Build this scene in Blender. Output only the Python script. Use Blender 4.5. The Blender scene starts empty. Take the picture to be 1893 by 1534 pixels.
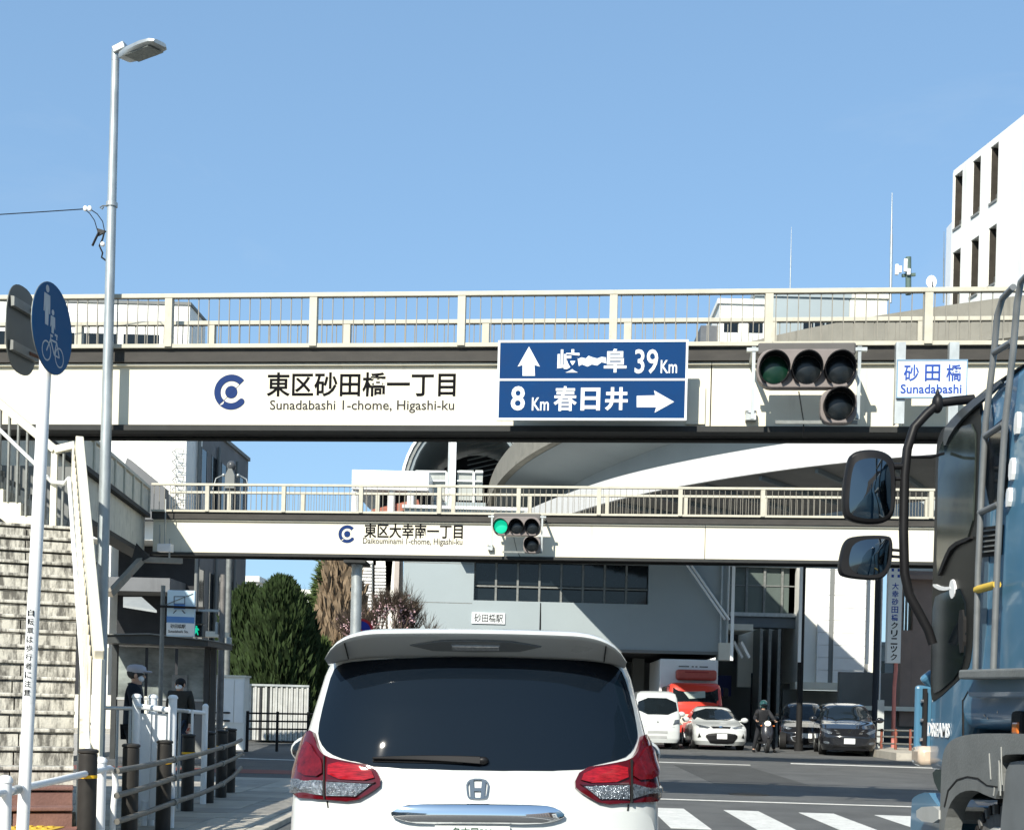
import bpy, math, random
from mathutils import Vector, Matrix, geometry
R = math.radians
sc = bpy.context.scene
col = sc.collection
rnd = random.Random(7)

# ------------------------------------------------------------------ camera, sky, sun, exposure
EYE, F, VX, VY, TH = 1.385, 2400.0, 1000.0, 1300.0, 0.025
cam_d = bpy.data.cameras.new("camera")
cam = bpy.data.objects.new("camera", cam_d)
col.objects.link(cam)
cam.location = (0, 0, EYE)
cam_d.sensor_width = 36.0
cam_d.lens = 36.0 * F / 1893.0
cam_d.shift_x = -(VX - 946.5) / 1893.0
cam_d.shift_y = (VY - 767.0) / 1893.0
cam_d.clip_start = 0.05
cam_d.clip_end = 3000
cam.rotation_euler = (Matrix.Rotation(R(90), 4, 'X') @ Matrix.Rotation(TH, 4, 'Z')).to_euler()
sc.camera = cam

SUN_EL, SUN_AZ = 35.5, 23.5     # the sun stands behind the camera, to its left
w = bpy.data.worlds.new("World")
sc.world = w
w.use_nodes = True
nt = w.node_tree
nt.nodes.clear()
sky = nt.nodes.new("ShaderNodeTexSky")
sky.sky_type = 'NISHITA'
sky.sun_disc = False
sky.sun_elevation = R(SUN_EL)
sky.sun_rotation = R(180 + SUN_AZ)
sky.altitude = 50
sky.air_density = 1.0
sky.dust_density = .7
sky.ozone_density = 1.0
# thin high cloud over the blue: noise on the direction of view, brighter only, everywhere alike
tc = nt.nodes.new("ShaderNodeTexCoord")
mp = nt.nodes.new("ShaderNodeMapping"); mp.inputs['Scale'].default_value = (1.2, 1.2, 3.5)
nz = nt.nodes.new("ShaderNodeTexNoise"); nz.inputs['Scale'].default_value = 2.2; nz.inputs['Detail'].default_value = 7; nz.inputs['Roughness'].default_value = .62
nz.inputs['Distortion'].default_value = .5
rp = nt.nodes.new("ShaderNodeValToRGB")
rp.color_ramp.elements[0].position = .56; rp.color_ramp.elements[0].color = (0, 0, 0, 1)
rp.color_ramp.elements[1].position = .95; rp.color_ramp.elements[1].color = (.40, .40, .40, 1)
mx = nt.nodes.new("ShaderNodeMixRGB"); mx.inputs['Color2'].default_value = (2.6, 3.2, 3.9, 1)
bg = nt.nodes.new("ShaderNodeBackground"); bg.inputs['Strength'].default_value = 0.148
out = nt.nodes.new("ShaderNodeOutputWorld")
L = nt.links.new
L(tc.outputs['Generated'], mp.inputs[0]); L(mp.outputs[0], nz.inputs['Vector']); L(nz.outputs['Fac'], rp.inputs[0])
L(rp.outputs[0], mx.inputs['Fac']); tn = nt.nodes.new('ShaderNodeMixRGB'); tn.blend_type = 'MULTIPLY'; tn.inputs['Fac'].default_value = 1; tn.inputs['Color2'].default_value = (1.0, 1.04, 1.03, 1)
L(sky.outputs[0], tn.inputs['Color1']); gm_ = nt.nodes.new('ShaderNodeGamma'); gm_.inputs['Gamma'].default_value = .44
tn2 = nt.nodes.new('ShaderNodeMixRGB'); tn2.blend_type = 'MULTIPLY'; tn2.inputs['Fac'].default_value = 1; tn2.inputs['Color2'].default_value = (1.012, 1.45, 1.92, 1)
L(tn.outputs[0], gm_.inputs[0]); L(gm_.outputs[0], tn2.inputs['Color1']); L(tn2.outputs[0], mx.inputs['Color1']); L(mx.outputs[0], bg.inputs[0]); L(bg.outputs[0], out.inputs[0])

sd = bpy.data.lights.new("sun", 'SUN')
sd.energy = 4.7; sd.angle = R(.53); sd.color = (1.0, .94, .83)
sun = bpy.data.objects.new("sun", sd)
col.objects.link(sun)
sun_dir = Vector((math.sin(R(SUN_AZ)) * math.cos(R(SUN_EL)), math.cos(R(SUN_AZ)) * math.cos(R(SUN_EL)), -math.sin(R(SUN_EL))))
sun.rotation_euler = sun_dir.to_track_quat('-Z', 'Y').to_euler()
sun.location = (-20, -40, 40)
sc.view_settings.view_transform = 'Standard'
sc.view_settings.look = 'None'
sc.view_settings.gamma = 1
sc.view_settings.use_curve_mapping = False
sc.view_settings.exposure = 0.6
sc.render.engine = 'CYCLES'
sc.cycles.max_bounces = 8
sc.cycles.use_denoising = True

# ------------------------------------------------------------------ picture measurements turned into places
def uv(px, py):
    dx, dy = px - VX, py - VY
    return dx + dy * TH, dy - dx * TH
def P(px, py, Y):                       # point at distance Y
    u, v = uv(px, py)
    return Vector((u * Y / F, Y, EYE - v * Y / F))
def PX(px, py, X):                      # point on the plane x = X
    u, v = uv(px, py)
    Y = X * F / u
    return Vector((X, Y, EYE - v * Y / F))
def PZ(px, py, Z=0.0):                  # point at height Z
    u, v = uv(px, py)
    Y = (EYE - Z) * F / v
    return Vector((u * Y / F, Y, Z))
def PB(px, py, Y0, k):                  # point on the upright plane y = Y0 - k x
    u, v = uv(px, py)
    Y = Y0 / (1 + k * u / F)
    return Vector((u * Y / F, Y, EYE - v * Y / F))

# ------------------------------------------------------------------ materials
MATS = {}
def M(name, c, rough=.6, metal=0.0, var=.12, scale=3.0, bump=0.0, bscale=60.0, coat=0.0, dirt=None, stretch=(1, 1, 1), spec=.3, emit=None, alpha=None, trans=0.0):
    if name in MATS: return MATS[name]
    m = bpy.data.materials.new(name); m.use_nodes = True
    n = m.node_tree.nodes; l = m.node_tree.links.new
    b = n['Principled BSDF']
    b.inputs['Roughness'].default_value = rough
    b.inputs['Metallic'].default_value = metal
    b.inputs['Specular IOR Level'].default_value = spec
    b.inputs['Coat Weight'].default_value = coat
    b.inputs['Coat Roughness'].default_value = .04
    t = n.new('ShaderNodeNewGeometry'); mapn = n.new('ShaderNodeMapping'); mapn.inputs['Scale'].default_value = stretch
    l(t.outputs['Position'], mapn.inputs[0])
    nz = n.new('ShaderNodeTexNoise'); nz.inputs['Scale'].default_value = scale; nz.inputs['Detail'].default_value = 6; nz.inputs['Roughness'].default_value = .6
    l(mapn.outputs[0], nz.inputs['Vector'])
    r = n.new('ShaderNodeValToRGB')
    r.color_ramp.elements[0].position = .3; r.color_ramp.elements[1].position = .7
    lo = [max(0, x * (1 - var)) for x in c]; hi = [min(1, x * (1 + var * .6)) for x in c]
    r.color_ramp.elements[0].color = (*lo, 1); r.color_ramp.elements[1].color = (*hi, 1)
    l(nz.outputs['Fac'], r.inputs[0])
    last = r.outputs[0]
    if dirt:                                            # dirt = (colour, amount 0..1, scale, stretch)
        dc, amt, ds, dst = dirt
        m2 = n.new('ShaderNodeMapping'); m2.inputs['Scale'].default_value = dst
        l(t.outputs['Position'], m2.inputs[0])
        n2 = n.new('ShaderNodeTexNoise'); n2.inputs['Scale'].default_value = ds; n2.inputs['Detail'].default_value = 8; n2.inputs['Roughness'].default_value = .7
        l(m2.outputs[0], n2.inputs['Vector'])
        r2 = n.new('ShaderNodeValToRGB')
        r2.color_ramp.elements[0].position = .62 - .25 * amt; r2.color_ramp.elements[0].color = (0, 0, 0, 1)
        r2.color_ramp.elements[1].position = .74 - .2 * amt; r2.color_ramp.elements[1].color = (1, 1, 1, 1)
        l(n2.outputs['Fac'], r2.inputs[0])
        mm = n.new('ShaderNodeMixRGB'); mm.inputs['Color2'].default_value = (*dc, 1)
        ml = n.new('ShaderNodeMath'); ml.operation = 'MULTIPLY'; ml.inputs[1].default_value = min(1, .35 + amt * .6)
        l(r2.outputs[0], ml.inputs[0]); l(ml.outputs[0], mm.inputs['Fac']); l(last, mm.inputs['Color1'])
        last = mm.outputs[0]
    l(last, b.inputs['Base Color'])
    rr = n.new('ShaderNodeMapRange'); rr.inputs['To Min'].default_value = max(0.0, rough * .85); rr.inputs['To Max'].default_value = min(1, rough * 1.2)
    l(nz.outputs['Fac'], rr.inputs['Value']); l(rr.outputs[0], b.inputs['Roughness'])
    if bump:
        n3 = n.new('ShaderNodeTexNoise'); n3.inputs['Scale'].default_value = bscale; n3.inputs['Detail'].default_value = 5
        l(t.outputs['Position'], n3.inputs['Vector'])
        bp = n.new('ShaderNodeBump'); bp.inputs['Strength'].default_value = bump; bp.inputs['Distance'].default_value = .02
        l(n3.outputs['Fac'], bp.inputs['Height']); l(bp.outputs[0], b.inputs['Normal'])
    if emit:
        b.inputs['Emission Color'].default_value = (*emit[0], 1); b.inputs['Emission Strength'].default_value = emit[1]
    if alpha is not None: b.inputs['Alpha'].default_value = alpha
    if trans: b.inputs['Transmission Weight'].default_value = trans
    MATS[name] = m
    return m
cream = M('cream_paint', (.70, .665, .54), .5, var=.02, scale=1.2, dirt=((.40, .35, .26), .13, 1.9, (2.6, 2.6, .22)))
cream_dirty = M('cream_paint_weathered', (.66, .62, .50), .6, var=.12, scale=4, dirt=((.10, .08, .06), .28, 5, (2, 2, .35)), bump=.2)
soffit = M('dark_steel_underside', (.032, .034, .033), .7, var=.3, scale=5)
rail_m = M('rail_paint_cream', (.50, .475, .385), .5, var=.12, scale=6, dirt=((.30, .26, .2), .15, 9, (1, 1, .5)))
navy = M('letter_navy', (.001, .024, .12), .6, var=.05, spec=.2)
ink = M('letter_black', (.006, .006, .007), .8, var=.05, spec=.08)
inkgrey = M('letter_grey', (.04, .04, .042), .8, var=.05, spec=.1)
galv = M('galvanised_steel', (.42, .45, .45), .42, .55, var=.18, scale=9, stretch=(1, 1, .4), dirt=((.2, .21, .2), .12, 14, (1, 1, .3)))
galv_dark = M('weathered_steel_grey', (.20, .21, .20), .5, .35, var=.25, scale=9)
white = M('white_paint', (.80, .81, .80), .35, var=.04, scale=3)
whitec = M('car_paint_white', (.55, .575, .56), .28, var=.015, scale=1, coat=.9)
whitewall = M('white_wall', (.78, .78, .73), .75, var=.05, scale=.8, bump=.1, dirt=((.5, .49, .45), .08, 1.0, (1, 1, .3)))
creamwall = M('cream_wall', (.66, .64, .55), .8, var=.08, scale=1.2, bump=.15, dirt=((.35, .33, .28), .12, 1.1, (1.6, 1.6, .25)))
bluegrey_wall = M('pale_blue_grey_panel', (.30, .35, .365), .55, var=.04, scale=.6, dirt=((.28, .31, .31), .08, 1.0, (1.4, 1.4, .3)))
greywall = M('grey_wall', (.19, .20, .195), .8, var=.12, scale=1, dirt=((.14, .14, .14), .15, 1.2, (1.5, 1.5, .25)))
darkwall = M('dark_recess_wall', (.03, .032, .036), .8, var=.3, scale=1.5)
brownwall = M('brown_tile_wall', (.25, .185, .155), .7, var=.12, scale=2, bump=.2)
concrete = M('concrete_stained', (.24, .23, .195), .85, var=.15, scale=2, bump=.25, bscale=25, dirt=((.09, .085, .07), .3, 1.3, (1.8, 1.8, .18)))
ramp_white = M('viaduct_white_steel', (.80, .80, .78), .45, var=.03, scale=1)
ramp_grey = M('viaduct_grey_steel', (.20, .235, .25), .55, var=.08, scale=.7, dirt=((.15, .17, .18), .1, 1.4, (1.4, 1.4, .3)))
glass_dark = M('dark_glass', (.008, .012, .015), .05, var=.2, spec=.38)
glass_tint = M('privacy_glass', (.005, .009, .015), .02, var=.1, scale=.5, spec=.28)
glass_pale = M('green_grey_glass', (.10, .125, .115), .08, var=.15, scale=.6, spec=.6)
chrome = M('chrome', (.82, .83, .85), .04, 1.0, var=.01)
silver = M('silver_trim', (.6, .61, .62), .25, .9, var=.05)
rubber = M('black_rubber', (.013, .013, .013), .75, var=.2, scale=20)
blackp = M('black_plastic', (.010, .010, .011), .45, var=.15, scale=9, spec=.22)
blackpaint = M('black_car_paint', (.012, .013, .016), .15, var=.05, coat=1.0)
redlens = M('red_lens', (.075, .002, .005), .08, var=.25, scale=22, coat=.5)
redlens_bright = M('red_lens_bright', (.30, .006, .012), .1, var=.6, scale=55, coat=.4, stretch=(.4, 1, 3))
redlens_dark = M('red_lens_edge', (.05, .002, .004), .1, var=.1, coat=1.0)
clearlens = M('clear_lens', (.16, .18, .20), .14, .5, var=.8, scale=70, coat=1.0, bump=.5, bscale=140)
signblue = M('sign_blue', (.0008, .036, .130), .6, var=.08, scale=5, spec=.1, dirt=((.02, .075, .20), .02, 5, (1, 1, 2)))
signwhite = M('sign_white', (.72, .75, .75), .4, var=.04)
asphalt = M('asphalt', (.118, .121, .118), .85, var=.28, scale=1.1, bump=.6, bscale=140, dirt=((.145, .145, .137), .16, 1.3, (1, .22, 1)))
pave = M('concrete_paving', (.42, .39, .33), .85, var=.18, scale=2.5, bump=.3, dirt=((.24, .22, .19), .2, 3, (1, 1, 1)))
redpave = M('red_brick_paving', (.22, .105, .085), .8, var=.2, scale=5, bump=.3, dirt=((.1, .06, .05), .15, 4, (1, 1, 1)))
paint_line = M('road_marking_white', (.66, .66, .62), .6, var=.15, scale=5, dirt=((.2, .2, .19), .30, 16, (1, 1, 1)))
yellowp = M('yellow_paint', (.62, .42, .06), .5, var=.1, scale=8)
yellowtape = M('yellow_reflective_band', (.85, .48, .02), .4, var=.06)
bollard_m = M('bollard_dark_brown', (.028, .026, .023), .5, var=.2, scale=9)
orange = M('amber_lens', (.7, .18, .03), .2, var=.2, coat=1.0)
truckblue = M('truck_blue_paint', (.065, .175, .275), .3, var=.06, scale=1.2, coat=.6, dirt=((.13, .20, .26), .12, 3.5, (1, 1, .35)))
truckgrey = M('grey_mudguard_plastic', (.165, .175, .17), .55, var=.18, scale=5, dirt=((.24, .24, .22), .16, 6, (2, 2, .3)), bump=.15)
skin = M('skin', (.50, .31, .22), .6, var=.06)
foliage_dark = M('foliage_dark_conifer', (.028, .050, .013), .8, var=.55, scale=5)
foliage_mid = M('foliage_green', (.065, .10, .028), .8, var=.4, scale=4)
bark = M('bark', (.10, .075, .055), .9, var=.3, scale=9, bump=.4)
twig = M('dry_twigs', (.27, .20, .13), .9, var=.35, scale=5)
blossom_p = M('pink_blossom', (.60, .40, .42), .7, var=.3, scale=12)
greenlight = M('green_signal_lit', (.01, .22, .14), .3, var=.02, emit=((.005, .50, .28), .8))
greendark = M('green_signal_unlit', (.004, .028, .016), .25, var=.3, spec=.4)
lensdark = M('signal_lens_unlit', (.008, .011, .013), .25, var=.3, spec=.4)
case_m = M('signal_casing', (.20, .175, .165), .5, var=.1, scale=6)

# ------------------------------------------------------------------ mesh builder
class MB:
    def __init__(s): s.v = []; s.f = []
    def add(s, vs, fs):
        o = len(s.v); s.v += [Vector(p) for p in vs]; s.f += [tuple(i + o for i in f) for f in fs]; return s
    def box(s, c, d, rz=0.0, rx=0.0, ry=0.0):
        m = Matrix.Rotation(rz, 3, 'Z') @ Matrix.Rotation(ry, 3, 'Y') @ Matrix.Rotation(rx, 3, 'X'); c = Vector(c)
        vs = [c + m @ Vector((x * d[0] / 2, y * d[1] / 2, z * d[2] / 2)) for x in (-1, 1) for y in (-1, 1) for z in (-1, 1)]
        return s.add(vs, [(0, 1, 3, 2), (4, 6, 7, 5), (0, 4, 5, 1), (2, 3, 7, 6), (0, 2, 6, 4), (1, 5, 7, 3)])
    def box2(s, a, b):
        return s.box([(a[i] + b[i]) / 2 for i in range(3)], [abs(a[i] - b[i]) for i in range(3)])
    def beam(s, p, q, wd, h, up=(0, 0, 1)):
        p, q = Vector(p), Vector(q); d = (q - p).normalized(); up = Vector(up)
        sd_ = d.cross(up)
        if sd_.length < 1e-4: sd_ = Vector((1, 0, 0))
        sd_.normalize(); u = sd_.cross(d).normalized()
        vs = [e + sd_ * a * wd / 2 + u * b * h / 2 for e in (p, q) for a, b in ((-1, -1), (1, -1), (1, 1), (-1, 1))]
        return s.add(vs, [(3, 2, 1, 0), (4, 5, 6, 7), (0, 1, 5, 4), (1, 2, 6, 5), (2, 3, 7, 6), (3, 0, 4, 7)])
    def tube(s, p, q, r, n=10, r1=None, cap=True):
        p, q = Vector(p), Vector(q); r1 = r if r1 is None else r1
        d = (q - p).normalized(); a = d.orthogonal().normalized(); b = d.cross(a)
        vs = [c + (a * math.cos(t) + b * math.sin(t)) * rr for c, rr in ((p, r), (q, r1)) for t in [2 * math.pi * i / n for i in range(n)]]
        fs = [(i, (i + 1) % n, n + (i + 1) % n, n + i) for i in range(n)]
        if cap: fs += [tuple(range(n - 1, -1, -1)), tuple(range(n, 2 * n))]
        return s.add(vs, fs)
    def path(s, pts, r, n=8, rs=None):
        pts = [Vector(p) for p in pts]; rings = []
        a = None
        for i, p in enumerate(pts):
            d = ((pts[i + 1] if i + 1 < len(pts) else p) - (pts[i - 1] if i else p)).normalized()
            if a is None: a = d.orthogonal().normalized()
            a = (a - d * a.dot(d)).normalized(); b = d.cross(a); rr = rs[i] if rs else r
            rings.append([p + (a * math.cos(2 * math.pi * j / n) + b * math.sin(2 * math.pi * j / n)) * rr for j in range(n)])
        return s.loft(rings, cap=True)
    def loft(s, rings, cap=True, close=True):
        n = len(rings[0]); vs = [p for r_ in rings for p in r_]; fs = []
        for k in range(len(rings) - 1):
            for i in range(n if close else n - 1):
                j = (i + 1) % n
                fs.append((k * n + i, k * n + j, (k + 1) * n + j, (k + 1) * n + i))
        if cap: fs += [tuple(range(n - 1, -1, -1)), tuple((len(rings) - 1) * n + i for i in range(n))]
        return s.add(vs, fs)
    def prism(s, pts, d):                # closed 3D outline pushed along d
        d = Vector(d); n = len(pts); pts = [Vector(p) for p in pts]
        return s.loft([pts, [p + d for p in pts]])
    def disc(s, c, r, d, n=24, h=.01):   # short cylinder, axis d
        c = Vector(c); d = Vector(d).normalized()
        return s.tube(c - d * h / 2, c + d * h / 2, r, n)
    def ball(s, c, r, n=12, m_=8):
        r = (r, r, r) if not hasattr(r, '__len__') else r
        rings = []
        for i in range(1, m_):
            ph = math.pi * i / m_
            rings.append([Vector((c[0] + r[0] * math.sin(ph) * math.cos(2 * math.pi * j / n), c[1] + r[1] * math.sin(ph) * math.sin(2 * math.pi * j / n), c[2] - r[2] * math.cos(ph))) for j in range(n)])
        o = len(s.v)
        s.loft(rings, cap=False)
        a = len(s.v); s.v += [Vector((c[0], c[1], c[2] - r[2])), Vector((c[0], c[1], c[2] + r[2]))]
        k = (m_ - 2) * n
        for j in range(n):
            s.f.append((o + (j + 1) % n, o + j, a)); s.f.append((o + k + j, o + k + (j + 1) % n, a + 1))
        return s
    def tri(s, a, b, c): return s.add([a, b, c], [(0, 1, 2)])
    def quad(s, a, b, c, d): return s.add([a, b, c, d], [(0, 1, 2, 3)])

def origin(p):
    o = Vector((0, 0, 0))
    while p is not None:
        o += p.location; p = p.parent
    return o
def obj(name, mb, mat, parent=None, local=False, smooth=None, bevel=0.0, label=None, fixn=True, **props):
    me = mb if isinstance(mb, bpy.types.Mesh) else None
    if me is None:
        me = bpy.data.meshes.new(name)
        off = Vector((0, 0, 0)) if local else origin(parent)
        me.from_pydata([tuple(p - off) for p in mb.v], [], mb.f)
        me.materials.append(mat)
        if fixn:
            import bmesh
            bm = bmesh.new(); bm.from_mesh(me); bmesh.ops.recalc_face_normals(bm, faces=bm.faces); bm.to_mesh(me); bm.free()
        if smooth:
            me.shade_smooth(); me.set_sharp_from_angle(angle=R(smooth))
    o = bpy.data.objects.new(name, me)
    col.objects.link(o)
    if parent is not None: o.parent = parent
    if bevel:
        b = o.modifiers.new('bevel', 'BEVEL'); b.width = bevel; b.segments = 2; b.limit_method = 'ANGLE'; b.angle_limit = R(40)
        b.harden_normals = False
    if label: o['label'] = label
    for k, v in props.items(): o[k] = v
    return o
def T(name, label, cat, loc=(0, 0, 0), rz=0.0, group=None, **props):
    o = bpy.data.objects.new(name, None); col.objects.link(o)
    o.location = loc; o.rotation_euler = (0, 0, rz); o.empty_display_size = .2
    o['label'] = label; o['category'] = cat
    if group: o['group'] = group
    for k, v in props.items(): o[k] = v
    return o
def structure(name, mb, mat, **kw):
    return obj(name, mb, mat, kind='structure', **kw)
def kids(o): return [c for c in bpy.data.objects if c.parent == o]
def copy_tree(o, parent=None, **props):
    chm = {}
    for c in bpy.data.objects:
        if c.parent is not None: chm.setdefault(c.parent.name, []).append(c)
    def rec(x, par):
        c = x.copy(); col.objects.link(c); c.parent = par
        for ch in chm.get(x.name, []): rec(ch, c)
        return c
    c = rec(o, parent)
    for k, v in props.items(): c[k] = v
    return c
def text_mesh(s, wd, h, depth=.004, bold=0.0, spacing=1.0, shear=0.0):
    """lettering fitted to a box wd x h, standing in the xz plane, front towards -y, origin at its lower left"""
    cu = bpy.data.curves.new('lettering', 'FONT'); cu.body = s; cu.offset = bold; cu.space_character = spacing; cu.shear = shear; cu.resolution_u = 3
    cu.extrude = .01
    t = bpy.data.objects.new('tmp', cu); col.objects.link(t)
    me = bpy.data.meshes.new_from_object(t)
    bpy.data.objects.remove(t); bpy.data.curves.remove(cu)
    xs = [v.co.x for v in me.vertices]; ys = [v.co.y for v in me.vertices]
    x0, x1, y0, y1 = min(xs), max(xs), min(ys), max(ys)
    mb = MB()
    mb.v = [Vector(((v.co.x - x0) / (x1 - x0) * wd, -(v.co.z + .01) / .02 * depth, (v.co.y - y0) / (y1 - y0) * h)) for v in me.vertices]
    mb.f = [tuple(p.vertices) for p in me.polygons]
    bpy.data.meshes.remove(me)
    return mb
def lettering(s, mat, parent, fn, p0, p1, local=False, name='lettering', **kw):
    """fn(x, y_out, z) places the letters; p0, p1 = lower left and upper right (x, z) on the sign's plane"""
    mb = text_mesh(s, p1[0] - p0[0], p1[1] - p0[1], **kw)
    mb.v = [fn(p0[0] + v.x, v.y, p0[1] + v.z) for v in mb.v]
    return obj(name, mb, mat, parent, local=local, fixn=False)
def patch(outline, fn, off=.004, grid=.05, skirt=.01):
    """outline (a, b) filled with a grid and laid on the surface fn(a, b), raised by off"""
    xs = [p[0] for p in outline]; ys = [p[1] for p in outline]
    co = [Vector(p) for p in outline]; n = len(co)
    ed = [(i, (i + 1) % n) for i in range(n)]
    def inside(x, y):
        c = False; j = n - 1
        for i in range(n):
            if (co[i].y > y) != (co[j].y > y) and x < (co[j].x - co[i].x) * (y - co[i].y) / (co[j].y - co[i].y) + co[i].x: c = not c
            j = i
        return c
    gx = max(1, int((max(xs) - min(xs)) / grid)); gy = max(1, int((max(ys) - min(ys)) / grid))
    for i in range(1, gx):
        for j in range(1, gy):
            x = min(xs) + (max(xs) - min(xs)) * i / gx; y = min(ys) + (max(ys) - min(ys)) * j / gy
            if inside(x, y): co.append(Vector((x, y)))
    r = geometry.delaunay_2d_cdt(co, ed, [tuple(range(n))], 1, 1e-5)
    v2, tris = r[0], r[2]
    mb = MB(); e = 1e-3
    top = []; bot = []
    dirn = Vector((0, 1, 0)) if getattr(fn, '__name__', '') == 'front' else Vector((fn.__defaults__[0], 0, 0)) if getattr(fn, '__defaults__', None) else Vector((0, -1, 0))
    for p in v2:
        a = fn(p.x, p.y); da = fn(p.x + e, p.y) - fn(p.x - e, p.y); db = fn(p.x, p.y + e) - fn(p.x, p.y - e)
        nn = da.cross(db)
        nn = nn.normalized() if nn.length > 1e-12 else Vector((0, -1, 0))
        if nn.dot(dirn) < 0: nn = -nn
        o_ = off(p.x, p.y) if callable(off) else off
        top.append(a + nn * o_); bot.append(a - nn * skirt)
    m = len(top); cnt = {}
    for t in tris:
        for i in range(len(t)):
            k = (t[i], t[(i + 1) % len(t)]); cnt[k] = 1
    fs = [tuple(t) for t in tris]
    for (a, b) in list(cnt):
        if (b, a) not in cnt: fs.append((b, a, a + m, b + m))
    mb.add(top + bot, fs)
    return mb
def smoothpts(pts, k=2):
    """Chaikin rounding of a closed outline"""
    for _ in range(k):
        o = []
        n = len(pts)
        for i in range(n):
            a, b = pts[i], pts[(i + 1) % n]
            o.append((a[0] * .75 + b[0] * .25, a[1] * .75 + b[1] * .25)); o.append((a[0] * .25 + b[0] * .75, a[1] * .25 + b[1] * .75))
        pts = o
    return pts

# ================================================================== GROUND
structure('ground', MB().box((0, 300, -.30), (1400, 1600, .5)), M('far_ground', (.10, .10, .09), .9, var=.2, scale=.05))
structure('road', MB().box((3, 40, -.027), (46, 200, .054)), asphalt)
# left pavement in paving slabs that can be told apart
KX = -2.75
structure('pavement', MB().box2((-30, -30, -.02), (KX - .15, 21.5, .046)), pave)
k = MB()
root = structure('kerb', MB().box2((KX - .15, -30, -.02), (KX, 5, .06)), concrete)
kb = bpy.data.meshes.new('kerb_stone'); 
for i in range(22):
    o = obj('kerb_stone', MB().box2((KX - .15, 5.005 + i * .75, -.02), (KX + rnd.uniform(-.004, .004), 5.745 + i * .75, .062 + rnd.uniform(-.003, .003))), pave, root, bevel=.01)
slabroot = bpy.data.objects['pavement']
n = 0
for iy in range(14):
    for ix in range(9):
        x0 = KX - .19 - ix * .6; y0 = 12.4 + iy * .6
        if n >= 140: break
        obj('slab', MB().box2((x0 - .59, y0 + .005, .04), (x0, y0 + .595, .052 + rnd.uniform(-.002, .003))), pave if rnd.random() < .7 else M('concrete_paving_darker', (.33, .31, .27), .85, var=.2, scale=3, bump=.3), slabroot); n += 1
# strip of red paving along the crossing and the far corner
structure('red_cycle_lane', MB().box2((-30, 23.4, -.001), (-3.6, 24.6, .004)), M('red_lane_paint', (.20, .075, .065), .8, var=.2, scale=3))
# zebra crossing
for i in range(-9, 8):
    x = 2.52 + i * 1.0
    a = 17.9 - .10 * x; b = 15.0 - .10 * x
    m = MB().prism([(x, b, -.001), (x + .46, b - .05, -.001), (x + .46, a - .05, -.001), (x, a, -.001)], (0, 0, .005))
    structure('crossing_stripe', m, paint_line)
for (x0, x1, y0, y1) in ((-1.9, .2, 21.0, 27.6), (3.2, 5.0, 23.8, 31.0), (4.2, 9.5, 12.5, 14.4)):
    structure('asphalt_patch', MB().box2((x0, y0, -.001), (x1, y1, .0035)), M('asphalt_repair', (.075, .077, .075), .85, var=.25, scale=2, bump=.5, bscale=140))
structure('manhole_cover', MB().disc((3.4, 21.0, .003), .33, (0, 0, 1), 28, .008), M('cast_iron', (.05, .048, .045), .5, .5, bump=.6, bscale=60))
def line(name, a, b, wd=.15):
    a = Vector((a[0], a[1], .0015)); b = Vector((b[0], b[1], .0015))
    structure(name, MB().beam(a, b, wd, .005), paint_line)
line('road_line', (-12, 29.6), (-3, 28.4), .2)
line('road_line', (2.2, 32.6), (5.2, 32.0), .25)
line('stop_line', (6.5, 33.6), (14, 32.2), .42)
line('road_line', (1.2, 33.0), (1.2, 60), .15)
line('road_line', (1.0, -20), (1.0, 12.2), .15)
line('stop_line', (-2.6, 13.2), (1.0, 12.8), .40)
line('road_line', (-2.4, 60), (-2.6, 31), .15)
line('cross_walk_border', (-3, 19.9), (9, 18.9), .12)
# far right traffic island kerb and pavement
structure('island_kerb', MB().prism([(10.3, 37.5, 0), (16, 36.3, 0), (24, 36, 0), (24, 60, 0), (10.6, 60, 0)], (0, 0, .22)), pave)
structure('far_pavement', MB().box2((-40, 40.5, -.02), (-9.8, 90, .12)), pave)
structure('far_pavement', MB().box2((-40, 25.5, -.02), (-9.4, 40.5, .10)), M('far_pavement_slabs', (.40, .38, .34), .85, var=.15, scale=1.5))

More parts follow.
